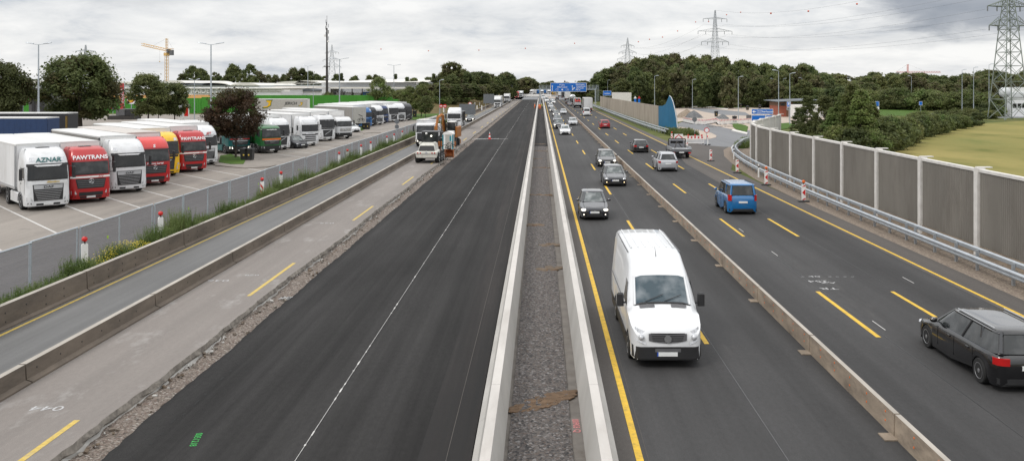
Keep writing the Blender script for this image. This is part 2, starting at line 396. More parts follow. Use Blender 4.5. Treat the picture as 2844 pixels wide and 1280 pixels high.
def car(name, label, cat, loc, away, L=4.3, W=1.8, Ht=1.48, color='paint_black', style='hatch', lights='off', group='cars driving on the motorway', det=2, rz=0, plate=True, glass='glass'):
    t = thing(name, label, cat, (loc[0], loc[1], 0), (math.pi if away else 0)+rz, group)
    w = W/2; r = .325 if style in ('hatch', 'sedan', 'wagon') else .36
    if style == 'van': r = .34
    gz = .16
    fw, rw = .82 if L < 4.9 else .9, L-.82
    belt = {'hatch': .93, 'sedan': .90, 'wagon': .92, 'suv': 1.06, 'mpv': 1.10, 'van': 1.12}[style]*Ht/{'hatch':1.48,'sedan':1.44,'wagon':1.48,'suv':1.68,'mpv':1.8,'van':1.9}[style]
    hood = {'hatch': 1.0, 'sedan': 1.25, 'wagon': 1.2, 'suv': 1.1, 'mpv': .92, 'van': .95}[style]
    nose = belt*.72
    if style == 'sedan':
        top = [(0, nose*.86), (.05, nose), (.3, nose*1.1), (hood, belt*.985), (hood+.3, belt), (L-.95, belt*1.03), (L-.12, belt*1.0), (L, belt*.82)]
        cab = [hood-.02, L-.55, hood+.78, L-1.25]
    else:
        top = [(0, nose*.86), (.05, nose), (.3, nose*1.1), (hood, belt*.985), (hood+.3, belt), (L-.3, belt*1.04), (L-.06, belt*1.0), (L, belt*.8)]
        cab = [hood-.02, L-.10, hood+(.75 if style not in ('mpv','van') else .62), L-(.55 if style == 'hatch' else .42)]
        if style in ('mpv', 'van'): cab[3] = L-.26
    plan = [(0,.66), (.05,.78), (.16,.90), (.4,.985), (.8,1), (L-.7,1), (L-.3,.975), (L-.1,.90), (L-.03,.80), (L,.70)]
    ys = sorted(set([0,.03,.08,.16,.3,.45,hood*.8,hood,hood+.3,(fw+rw)/2,L-1.0,L-.3,L-.12,L-.04,L] + [fw+r*1.16*math.cos(math.pi*k/8) for k in range(9)] + [rw+r*1.16*math.cos(math.pi*k/8) for k in range(9)]))
    rings = []
    for y in ys:
        a = interp(y, plan)*w; zt = interp(y, top); zb = gz + (.10 if y < .02 or y > L-.02 else 0)
        for yw in (fw, rw):
            if abs(y-yw) <= r*1.161: zb = max(zb, r + math.sqrt(max(0, (r*1.16)**2-(y-yw)**2))-.02)
        zb = min(zb, zt-.12)
        zm = min(max(zb+.06, .52*belt), zt-.1)
        half = [(a*.55, zb), (a*.985, zb), (a, max(zb+.03, zm)), (a*.985, max(zm+.01, zt-.10)), (a*.93, zt-.025), (a*.62, zt+.008), (0, zt+.018)]
        rings.append([(x, y, z) for x, z in half] + [(-x, y, z) for x, z in reversed(half[:-1])])
    body = MB()
    n = len(rings[0])
    body.loft(rings, color, sel=lambda i, j: 'plastic_black' if j in (0, n-1, n-2) else color)
    bo = body.build('body', t, smooth=40)
    hd = MB()
    for s_ in (-1, 1):
        pts = [(s_*w*.74*interp(y, plan), y, interp(y, top)+.012) for y in (.22, .5, hood*.8, hood-.02)]
        for a_, b_ in zip(pts, pts[1:]): hd.cyl(a_, b_, .008, n=4, m='plastic_black')
    hd.cyl((-w*.6, .2, interp(.2, top)+.012), (w*.6, .2, interp(.2, top)+.012), .008, n=4, m='plastic_black'); hd.cyl((-w*.70, hood+.0, interp(hood, top)+.01), (w*.70, hood+.0, interp(hood, top)+.01), .02, n=4, m='plastic_black')
    hd.build('bonnet_gap', bo)
    # greenhouse: glass block with painted roof and pillars
    c0, c1, r0, r1 = cab; wb = w*.93; wt = w*(.74 if style not in ('mpv', 'van') else .84)
    zr = Ht-.07
    def cring(y0, y1, hw, z0, z1, cr=.16):
        pts = [(hw-cr*.9, y0), (hw-.02, y0+cr), (hw, y0+cr*2.2), (hw, (y0+y1)/2), (hw, y1-cr*1.6), (hw-.03, y1-cr*.7), (hw-cr*.9, y1)]
        al = pts + [(0, y1+.015)] + [(-x, y) for x, y in reversed(pts)] + [(0, y0-.05)]
        return [(x, y, z0+(z1-z0)*((y-y0)/(y1-y0))) for x, y in al]
    zc0, zc1 = interp(c0+.1, top)-.02, interp(c1-.2, top)-.01
    ra = cring(c0, c1, wb, zc0, zc1); rb = cring(r0, r1, wt, zr, zr-.01)
    gl = MB().loft([ra, rb], glass, cap0=False, cap1=False, sel=lambda i, j: 'glass_sky_tint' if j in (0, 14, 15) else glass).build('windows', t, smooth=50)  # front panes take the colour with the sky reflection painted in
    roof = MB()
    rc = cring(r0+.16, r1-.12, wt*.86, Ht-.018, Ht-.025); rd = cring(r0+.5, r1-.4, wt*.5, Ht, Ht-.004)
    rb0 = cring(r0-.05, r1+.05, wt+.012, zr-.035, zr-.045)
    roof.loft([rb0, cring(r0-.03, r1+.03, wt+.012, zr+.004, zr-.006), rc, rd], color, cap0=False)
    roof.build('roof', t, smooth=60)
    def pil1(nm, *args, **kw): mb = MB(); mb.cyl(*args, **kw); mb.build(nm, t)
    for j, wd in ((0,.045), (6,.07), (8,.07), (14,.045)): pil1('pillar', ra[j], rb[j], wd, wd*.8, 6, color)
    for j in (3, 11): pil1('pillar', ra[j], rb[j], .035, n=6, m='plastic_black')
    if style in ('wagon', 'suv', 'mpv', 'van'):
        for s_ in (-1, 1):
            pil1('pillar', (s_*(wt+(wb-wt)*.5+.004), c1-.85, (zc1+zr)/2-.2), (s_*(wt+.012), r1-.62, zr-.02), .045, n=6, m=color)
            if style != 'van': pil1('roof_rail', (s_*wt*.92, r0+.25, Ht-.005), (s_*wt*.92, r1-.15, Ht-.005), .018, n=5, m='plastic_black' if color != 'paint_black' else 'silver_trim')
    for sx in (-1, 1):
        wheel(t, sx*(w-.105), fw, r, .21); wheel(t, sx*(w-.105), rw, r, .21)
    def fy(x): return interp(abs(x)/w, [(0,0), (.66,.0), (.78,.05), (.90,.16), (.985,.4)])
    def patch(mb, x0, x1, z0, z1, m, rear=False, off=.014, lean=.0):
        N = 7; v = []
        for i in range(N):
            x = x0+(x1-x0)*i/(N-1)
            yy = fy(x) if not rear else -interp(abs(x)/w, [(0,0), (.70,0), (.80,.03), (.90,.10), (.975,.3)])
            for z, o_ in ((z0, off), (z1, off), (z1, -.08), (z0, -.08)):
                l_ = lean*(z-z0)/(z1-z0)
                v.append((x, (L+o_+yy-l_) if rear else (-o_+yy+l_), z))
        f = []
        for i in range(N-1):
            for k in range(4): f.append((i*4+k, (i+1)*4+k, (i+1)*4+(k+1) % 4, i*4+(k+1) % 4))
        mb.add(v, f, m)
    # front
    g = MB(); patch(g, -w*.42, w*.42, nose*.70, nose*.86, 'plastic_black'); patch(g, -w*.55, w*.55, .24, .40, 'plastic_black')
    patch(g, -.07, .07, nose*.74, nose*.83, 'chrome', off=.025)
    g.build('grille', t)
    hm = {'off': 'head_off', 'on': 'head_on', 'fog': 'head_off'}[lights]
    for s_ in (-1, 1):
        h = MB(); h.sph((s_*w*.74, .13, nose*.87), .13, hm, sc=(1.25, 1.35, .62)); h.build('headlight', t)
        k = MB(); k.sph((s_*w*.72, .07, .33), .055, 'head_yellow' if lights == 'fog' else ('head_off' if lights == 'off' else 'head_on')); k.build('fog_lamp', t)
    if plate:
        p = MB(); patch(p, -.26, .26, .41, .52, 'plate', off=.03); patch(p, -.28, -.25, .41, .52, 'plate_blue', off=.032); p.build('licence_plate', t)
    # rear
    for s_ in (-1, 1):
        h = MB()
        zt0 = belt*.74
        if style in ('mpv', 'van', 'suv'): patch(h, s_*w*.74, s_*w*.95, zt0, belt*1.05 if style != 'suv' else belt*.92, 'tail_red', rear=True, off=.03)
        else: patch(h, s_*w*.60, s_*w*.95, zt0, belt*.93, 'tail_red', rear=True, off=.03)
        h.build('tail_light', t)
    p = MB(); patch(p, -.26, .26, belt*.62, belt*.62+.11, 'plate', rear=True, off=.03); p.build('licence_plate', t)
    p = MB(); patch(p, -w*.9, w*.9, .22, .36, 'plastic_black', rear=True, off=.02); p.build('rear_bumper', t)
    for s_ in (-1, 1):
        m_ = MB(); m_.sph((s_*(w+.09), hood+.32, belt+.07), .11, color, n=8, sc=(1, .7, .72)); m_.beam((s_*w*.9, hood+.3, belt), (s_*(w+.05), hood+.32, belt+.03), .03, 'plastic_black'); m_.build('mirror', t)
    # door shut lines and handles
    d = MB()
    for s_ in (-1, 1):
        for y in (hood+.35, (fw+rw)/2+.15, rw-.35):
            d.box(s_*w*1.0-.004, s_*w*1.0+.004, y-.006, y+.006, .3, belt-.09, 'plastic_black')
        for y in ((fw+rw)/2-.02, rw-.5): d.box(s_*w-.01, s_*w+.02, y-.2, y-.04, belt-.19, belt-.15, color)
    d.build('door_trim', t)
    return t

def big_van(name, label, loc):
    """white high-roof panel van seen from the front"""
    t = thing(name, label, 'van', (loc[0], loc[1], 0), 0, None)
    L = 6.75; w = .995
    top = [(0,.90), (.04,1.0), (.16,1.10), (.55,1.26), (1.0,1.44), (1.12,1.50), (1.75,2.14), (1.95,2.27), (2.3,2.50), (2.75,2.64), (3.2,2.68), (L-.1,2.70), (L,2.62)]
    plan = [(0,.74), (.04,.83), (.12,.90), (.35,.965), (.8,1), (L-.1,1), (L,.97)]
    roofw = [(0,.80), (.5,.84), (1.1,.86), (1.8,.80), (2.4,.76), (3,.80), (L,.82)]
    fw, rw, r = 1.02, 5.1, .37
    ys = sorted(set([0,.02,.04,.09,.16,.25,.4,.55,.8,1.0,1.12,1.3,1.5,1.75,1.95,2.1,2.3,2.5,2.75,3.2,4,4.5,5.8,L-.1,L] + [q+r*1.14*math.cos(math.pi*k/10) for q in (fw, rw) for k in range(11)]))
    rings = []
    for y in ys:
        a = interp(y, plan)*w; zt = interp(y, top); zb = .24 if y > .02 else .34; rf = interp(y, roofw)*w*interp(y, plan)
        for q in (fw, rw):
            if abs(y-q) <= r*1.141: zb = max(zb, r+math.sqrt(max(0, (r*1.14)**2-(y-q)**2))-.02)
        zs = min(1.25, zt-.12)
        half = [(a*.5, zb), (a*.99, zb), (a, max(zb+.04, .62)), (a, max(zb+.06, zs)), (a+(rf-a)*max(0, min(1, (zt-.30-zs)/1.6)), max(zs+.02, zt-.26)), (rf*1.0, zt-.07), (rf*.90, zt-.015), (rf*.5, zt+.015), (0, zt+.025)]
        rings.append([(x, y, z) for x, z in half] + [(-x, y, z) for x, z in reversed(half[:-1])])
    n = len(rings[0])
    b = MB().loft(rings, 'paint_white', sel=lambda i, j: 'plastic_black' if j in (0, n-1, n-2) or (j in (1, n-3) and ys[i] > .5) else 'paint_white')
    b.build('body', t, smooth=42)
    def surf(y, u):   # point on the top surface, u in -1..1 across
        rf = interp(y, roofw)*w*interp(y, plan); z = interp(y, top)
        return (u*rf*.92, y, z + .03*(1-u*u) - .045*max(0, abs(u)-.85)/.15)
    ws = MB(); N = 9; v = []
    yy = [1.13+.62*k/4 for k in range(5)]
    for y in yy:
        for i in range(N):
            p = surf(y, -1+2*i/(N-1)); v.append((p[0], p[1]-.012, p[2]+.018))
    ws.add(v, [(a*N+i, a*N+i+1, (a+1)*N+i+1, (a+1)*N+i) for a in range(4) for i in range(N-1)], 'glass_blue')
    wo = ws.build('windscreen', t)
    fr = MB()
    for u in (-1, 1):
        p, q = surf(1.10, u), surf(1.80, u)
        fr.cyl((p[0], p[1], p[2]+.02), (q[0], q[1], q[2]+.02), .045, .04, 6, 'paint_white')
    p, q = surf(1.10, -1), surf(1.10, 1)
    for k in range(8):
        a, c = surf(1.09, -1+k/4), surf(1.09, -1+(k+1)/4); fr.cyl((a[0], a[1], a[2]+.02), (c[0], c[1], c[2]+.02), .03, n=5, m='plastic_black')
    fr.build('windscreen_surround', t)
    wp = MB()
    for x0, x1 in ((-.62, .05), (.08, .72)):
        a = surf(1.13, x0); c = surf(1.28, x1); wp.beam((a[0], a[1]-.03, a[2]+.04), (c[0], c[1]-.05, c[2]+.05), .018, 'plastic_black')
    wp.build('wiper', t)
    pp = MB(); a = surf(1.2, .12); pp.poly([(.02,1.24,1.66),(.26,1.24,1.66),(.22,1.42,1.85),(-.02,1.42,1.85)], 'board_white'); pp.build('paper', wo)
    vg = MB()
    for s_ in (-1, 1):
        vv = []
        for y in (.93, 1.05):
            for u in (.30, .55, .85):
                p = surf(y, s_*u); vv.append((p[0], p[1], p[2]+.012))
        vg.add(vv, [(0,1,4,3), (1,2,5,4)], 'plastic_grey')
    vg.build('scuttle_vent', t)
    # side windows and door seams
    for s_ in (-1, 1):
        sw = MB(); pts = [(1.32,1.40), (2.35,1.40), (2.35,1.98), (1.82,1.98)]
        vv = []
        for y, z in pts:
            a = interp(y, plan)*w; rf = interp(y, roofw)*w; zt = interp(y, top)
            k = min(1, max(0, (z-1.25)/(zt-.26-1.25))); k2 = max(0, min(1, (zt-.30-1.25)/1.6))
            vv.append((s_*(a+(rf-a)*k2*k+.012), y, z))
        sw.poly(vv, 'glass_dark'); sw.build('side_window', t)
    sm = MB()
    for s_ in (-1, 1):
        for y in (1.28, 2.42, 3.75): sm.box(s_*(w-.002)-.004, s_*(w-.002)+.004, y-.006, y+.006, .45, 1.25, 'plastic_grey')
        sm.box(s_*(w+.008)-.012, s_*(w+.008)+.012, 1.5, 4.6, .52, .64, 'plastic_black'); sm.box(s_*(w+.008)-.012, s_*(w+.008)+.012, 5.62, L-.1, .52, .64, 'plastic_black')
        sm.box(s_*(w+.003)-.006, s_*(w+.003)+.006, 2.5, L-.15, 1.32, 1.34, 'plastic_grey')
    sm.build('door_trim', t)
    rb = MB()
    for i in range(7):
        x = -.66+i*.22
        for (a, c) in ((3.3, 4.4), (4.45, 5.5), (5.55, 6.6)): rb.box(x-.018, x+.018, a, c, 2.69, 2.722, 'paint_white')
    for s_ in (-1, 1): rb.box(s_*.80-.014, s_*.80+.014, 3.0, L-.15, 2.615, 2.64, 'plastic_grey')
    rb.build('roof_ribs', t)
    an = MB(); an.cyl((0,2.45,2.56), (0,2.75,2.82), .012, .006, 5, 'plastic_black'); an.build('aerial', t)
    def fy(x): return interp(abs(x)/w, [(0,-.0), (.74,.0), (.83,.04), (.90,.12), (.965,.35), (1,.8)])
    def patch(mb, x0, x1, z0, z1, m, off=.014, lean=0, N=9, bow=0):
        v = []
        for i in range(N):
            x = x0+(x1-x0)*i/(N-1); q = (2*i/(N-1)-1)**2
            for z, o_ in ((z0+bow*q, off), (z1+bow*q*.4, off), (z1+bow*q*.4, -.1), (z0+bow*q, -.1)): v.append((x, fy(x)-o_+lean*(z-z0)/(z1-z0), z))
        mb.add(v, [(i*4+k, (i+1)*4+k, (i+1)*4+(k+1) % 4, i*4+(k+1) % 4) for i in range(N-1) for k in range(4)], m)
    g = MB(); patch(g, -.52, .52, .70, .93, 'plastic_grey', .02, bow=.07)
    for k in range(3): patch(g, -.44+.02*k, .44-.02*k, .885-.06*k, .905-.06*k, 'plastic_black', .03)
    patch(g, -.47, .47, .935, .965, 'plastic_black', .012)
    g.build('grille', t)
    st = MB()
    st.cyl((0,-.035,.82), (0,-.05,.82), .10, n=20, m='chrome'); st.build('badge', t)
    bp = MB(); patch(bp, -.955, .955, .28, .60, 'plastic_black', .05, N=15); patch(bp, -.90, .90, .24, .30, 'plastic_black', .02, N=13); patch(bp, -.35, .35, .47, .56, 'plastic_grey', .06); bp.build('bumper', t)
    for s_ in (-1, 1):
        h = MB(); v = []
        for i in range(5):
            x = s_*(.60+.28*i/4)
            v += [(x, fy(x)-.02, .66+.03*i), (x, fy(x)+.06+.02*i, 1.0+.05*i/2)]
        h.add(v, [(2*i, 2*i+2, 2*i+3, 2*i+1) for i in range(4)], 'head_off'); h.sph((s_*.72, fy(.72)+.0, .86), .085, 'head_off', n=10)
        h.build('headlight', t)
        m_ = MB(); m_.bbox(-.10, .10, -.07, .07, -.19, .19, .04, 'plastic_black', T=Matrix.Translation((s_*1.17, 1.45, 1.55))); m_.beam((s_*.97,1.5,1.45), (s_*1.12,1.46,1.45), .05, 'plastic_black'); m_.build('mirror', t)
    p = MB(); patch(p, -.26, .26, .36, .47, 'plate', .075, N=3); patch(p, -.30, -.26, .36, .47, 'plate_blue', .075, N=2); p.build('licence_plate', t)
    for s_ in (-1, 1): wheel(t, s_*(w-.12), fw, r, .24); wheel(t, s_*(w-.12), rw, r, .24)
    return t

# -- lorries ---------------------------------------------------------------
def star(mb, c, r, m='chrome', y=0):
    n = 24
    for i in range(n):
        a, b_ = 2*math.pi*i/n, 2*math.pi*(i+1)/n
        mb.beam((c[0]+r*math.cos(a), y, c[1]+r*math.sin(a)), (c[0]+r*math.cos(b_), y, c[1]+r*math.sin(b_)), r*.16, m)
    for k in range(3):
        a = R(90+120*k); mb.beam((c[0], y, c[1]), (c[0]+r*math.cos(a), y, c[1]+r*math.sin(a)), r*.2, m)
def cab(t, color, style, ch=3.72, sign=None, opt=()):
    """tractor cab with windscreen, grille, lights and mirrors; returns the cab body"""
    w = 1.245
    low = 'low' in opt
    if low: ch = min(ch, 3.1)
    yf = [(.30,.05), (.55,.0), (1.2,.0), (1.95,.03), (2.75,.15), (2.95,.20), (3.25,.36), (3.5,.58), (ch-.12,.85), (ch,1.05)]
    if low: yf = [(.30,.05), (.55,.0), (1.2,.0), (1.95,.03), (2.6,.15), (2.8,.24), (ch-.08,.5), (ch,.75)]
    wt = [(.3,.97), (.6,1), (2.0,1), (2.8,.975), (3.2,.94), (ch-.1,.86), (ch,.78)]
    def cf(u): return .09*u*u
    def plan_ring(z, grow=0.0):
        a = w*interp(z, wt)+grow; y0 = interp(z, yf); cr = .26 if z > .9 else .2
        pts = [(0, y0), (a*.4, y0+cf(.4)), (a-cr*1.2, y0+cf(.75)), (a-cr*.45, y0+cf(.9)+.07), (a-.02, y0+cr+.06), (a, y0+cr+.22), (a, 1.2), (a, 2.2), (0, 2.22)]
        return [(x, y, z) for x, y in pts] + [(-x, y, z) for x, y in reversed(pts[1:-1])]
    zs = [.30, .42, .62, .9, 1.15, 1.5, 1.95, 2.35, 2.75, 2.95, 3.2, 3.45, ch-.14, ch-.05, ch]
    if low: zs = [.30, .42, .62, .9, 1.15, 1.5, 1.95, 2.3, 2.6, 2.8, ch-.1, ch-.03, ch]
    zs = sorted(set(z for z in zs if z <= ch))
    rings = []
    for z in zs:
        rr = plan_ring(z)
        if z < .97:   # wheel arch: pull the side in behind the front corner
            rr = [(x, min(y, .86) if abs(x) > .6 else min(y, .9), zz) for x, y, zz in rr]
        rings.append(rr)
    bump = 'plastic_black' if 'darkbumper' in opt else ('plastic_grey' if 'greybumper' in opt else color)
    fairc = opt_get(opt, 'roof', color)
    b = MB().loft(rings, color, sel=lambda i, j: bump if zs[i] < (.85 if bump != color else 0) else (fairc if zs[i] > 2.9 else color))
    body = b.build('cab', t, smooth=38)
    # arch / chassis behind
    def P(x, z, off=.012):
        u = x/(w*interp(z, wt)); au = abs(u)
        y = interp(z, yf) + (cf(u) if au < .75 else cf(.75)+(au-.75)*.62)
        return (x, y-off, z)
    def patch(mb, x0, x1, z0, z1, m, off=.014, N=9, K=3, x0t=None, x1t=None):
        x0t = x0 if x0t is None else x0t; x1t = x1 if x1t is None else x1t
        v = []
        for k in range(K):
            q = k/(K-1); z = z0+(z1-z0)*q; a = x0+(x0t-x0)*q; c = x1+(x1t-x1)*q
            for i in range(N): v.append(P(a+(c-a)*i/(N-1), z, off))
        f = [(k*N+i, k*N+i+1, (k+1)*N+i+1, (k+1)*N+i) for k in range(K-1) for i in range(N-1)]
        nb = len(v); v += [(x, y+.07, z) for x, y, z in v]
        edge = [i for i in range(N)] + [k*N+N-1 for k in range(1, K)] + [(K-1)*N+i for i in range(N-2, -1, -1)] + [k*N for k in range(K-2, 0, -1)]
        f += [(edge[i], edge[(i+1) % len(edge)], edge[(i+1) % len(edge)]+nb, edge[i]+nb) for i in range(len(edge))]
        mb.add(v, f, m)
    zw0, zw1 = (1.92, 2.72) if not low else (1.85, 2.55)
    g = MB(); patch(g, -1.13, 1.13, zw0, zw1, 'glass_dark' if style in ('daf','volvo','scania') else 'glass', .016, N=13, K=5, x0t=-1.10, x1t=1.10)  # darker glass colour stands in for trees reflected in these windscreens
    wsn = g.build('windscreen', body)
    wp = MB()
    for a in (-.75, -.05, .55): wp.beam(P(a, zw0+.05, .04), P(a+.5, zw0+.16, .045), .02, 'plastic_black')
    patch(wp, -1.12, 1.12, zw0-.05, zw0+.03, 'plastic_black', .02, N=11, K=2); wp.build('wiper', wsn)
    v = MB()
    if style == 'daf': patch(v, -1.16, 1.16, zw1-.0, zw1+.16, 'plastic_black', .07, N=13, K=2); patch(v, -.62, .62, zw1+.0, zw1+.10, color, .12, N=9, K=2, x0t=-.8, x1t=.8)
    elif style in ('volvo', 'scania', 'man'): patch(v, -1.10, 1.10, zw1, zw1+.26, 'plastic_black' if style != 'scania' else color, .05, N=13, K=2)
    else: patch(v, -1.12, 1.12, zw1, zw1+.12, 'plastic_black' if 'visor' in opt else color, .05, N=13, K=2)
    v.build('sun_visor', body)
    gr = MB()
    if style == 'daf':
        patch(gr, -.80, .80, .62, 1.62, 'plastic_black', .02, x0t=-.86, x1t=.86, K=5); patch(gr, -.78, .78, 1.34, 1.58, 'silver_trim', .035, x0t=-.81, x1t=.81, K=2)
        for k in range(6): z = .70+k*.105; h = .60+.035*k; patch(gr, -h, h, z, z+.022, 'silver_trim', .045, K=2)
    elif style == 'mb':
        patch(gr, -.80, .80, .98, 1.60, 'plastic_black', .02, x0t=-.92, x1t=.92, K=4)
        for k in range(4): z = 1.06+k*.13; patch(gr, -.76-.03*k, .76+.03*k, z, z+.06, 'plastic_grey', .05, K=2)
        patch(gr, -.72, .72, .50, .74, 'plastic_black', .02, K=2)
    elif style == 'volvo':
        patch(gr, -.66, .66, .62, 1.56, 'plastic_black', .025, x0t=-.74, x1t=.74, K=4)
        for k in range(7): z = .68+k*.12; patch(gr, -.62, .62, z, z+.03, 'plastic_grey', .04, K=2)
        patch(gr, -1.05, 1.05, 1.66, 1.84, 'plastic_black', .02, N=11, K=2)
    elif style == 'scania':
        for k in range(4): z = .66+k*.24; patch(gr, -.72, .72, z, z+.13, 'plastic_black', .02, x0t=-.74, x1t=.74, K=2)
        for s_ in (-1, 1): patch(gr, s_*.72, s_*1.05, 1.42, 1.58, 'plastic_black', .02, N=4, K=2, x0t=s_*.62, x1t=s_*1.12)
    elif style == 'man':
        patch(gr, -.84, .84, 1.02, 1.42, 'plastic_black', .02, x0t=-.95, x1t=.95, K=3); patch(gr, -.84, .84, 1.42, 1.50, 'chrome', .03, x0t=-.86, x1t=.86, K=2)
        for k in range(3): z = 1.08+.1*k; patch(gr, -.8, .8, z, z+.03, 'plastic_grey', .04, K=2)
        patch(gr, -.6, .6, .55, .80, 'plastic_black', .02, K=2)
    elif style == 'arocs':
        patch(gr, -.85, .85, 1.10, 1.52, 'plastic_black', .018, K=3)
        for k in range(4):
            z = 1.13+k*.1
            for i in range(8): x = -.8+i*.205; patch(gr, x, x+.14, z, z+.06, 'plastic_white', .035, N=2, K=2)
    gr.build('grille', body)
    bd = MB()
    if style in ('mb', 'arocs'): star(bd, (0, 1.44 if style == 'mb' else 1.32), .15, y=-.09)
    elif style == 'volvo': bd.beam((-.5,-.05,.9), (.45,-.06,1.45), .04, 'silver_trim')
    elif style == 'daf': text('DAF', .20, 'plastic_black', body, (0, -.065, 1.46), name='badge', width=1.5)
    elif style == 'man': text('MAN', .17, 'chrome', body, (0, -.05, 1.28), name='badge', width=1.3)
    elif style == 'scania': patch(bd, -.34, .34, 1.66, 1.72, 'silver_trim', .03, K=2)
    if bd.v: bd.build('badge', body)
    hz = .62 if style not in ('arocs',) else .70
    hm = 'head_on' if 'lights' in opt else 'head_off'
    for s_ in (-1, 1):
        h = MB()
        if style == 'volvo': patch(h, s_*.84, s_*1.12, .62, 1.15, hm, .02, N=4, x0t=s_*.98, x1t=s_*1.12)
        else: patch(h, s_*.84, s_*1.17, hz, hz+.24, hm, .02, N=5, x0t=s_*.95, x1t=s_*1.17)
        h.build('headlight', body)
        f = MB(); patch(f, s_*.92, s_*1.12, .42, .52, 'plastic_black', .02, N=3, K=2); f.build('fog_lamp', body)
    if bump == color:
        q = MB(); patch(q, -.66, .66, .34, .46, 'plastic_black', .012, K=2); q.build('air_intake', body)
    p = MB(); patch(p, -.27, .27, .36, .48, 'plate', .05, N=3, K=2); p.build('licence_plate', body)
    for s_ in (-1, 1):
        a = w
        sw = MB(); vv = [(s_*(a+.006), y, z) for y, z in ((.48,1.98), (1.35,1.98), (1.35,2.62), (.62,2.62))]; sw.poly(vv, 'glass_dark'); sw.build('side_window', body)
        sm = MB()
        for y in (.40, 1.48): sm.box(s_*a-.005, s_*a+.005, y-.008, y+.008, 1.0, 2.7, 'plastic_grey')
        sm.box(s_*a-.01, s_*a+.025, 1.2, 1.4, 1.62, 1.68, 'plastic_black'); sm.build('door_trim', body)
        m_ = MB(); m_.bbox(-.09, .09, -.10, .06, -.36, .36, .05, 'plastic_black' if 'whitemirror' not in opt else color, T=Matrix.Translation((s_*(a+.24), .22, 2.28)))
        m_.beam((s_*a, .4, 2.65), (s_*(a+.24), .24, 2.62), .035, 'plastic_black'); m_.beam((s_*a, .4, 1.95), (s_*(a+.24), .24, 1.97), .035, 'plastic_black')
        m_.build('mirror', body)
    if 'hatch' in opt: q = MB(); q.bbox(-.36, .36, 1.30, 1.75, ch-.02, ch+.05, .02, 'plastic_black'); q.build('roof_hatch', body)
    if 'rooflights' in opt or style == 'daf' and not low:
        for s_ in (-1, 1): q = MB(); patch(q, s_*.74, s_*1.0, 3.02, 3.26, 'head_off', .02, N=3, K=2); q.build('roof_lamp', body)
    if 'band' in opt:
        q = MB(); patch(q, -1.2, 1.2, 1.66, 1.78, 'board_white', .018, N=13, K=2)
        for k in range(3): patch(q, .45+.11*k, .49+.11*k, 1.64, 1.80, 'truck_red', .024, N=2, K=2, x0t=.50+.11*k, x1t=.54+.11*k)
        q.build('stripe', body)
    if 'orangeband' in opt:
        q = MB(); patch(q, -1.1, 1.1, 1.53, 1.70, 'orange', .02, N=13, K=2); q.build('stripe', body)
    if 'redband' in opt:
        q = MB(); patch(q, -1.15, 1.15, 1.60, 1.74, 'truck_red', .02, N=13, K=2); q.build('stripe', body)
    if sign:
        for s_, size, m_, x, z, sh in sign:
            y = interp(z, yf); sl = (interp(z+.08, yf)-interp(z-.08, yf))/.16
            text(s_, size, m_, body, (x, y-.035 if z < 2.7 else y-.03, z), rot=(R(90)-math.atan(sl), 0, 0), shear=sh, name='lettering', thick=.012)
    return body
def opt_get(opt, key, default):
    for o_ in opt:
        if isinstance(o_, tuple) and o_[0] == key: return o_[1]
    return default
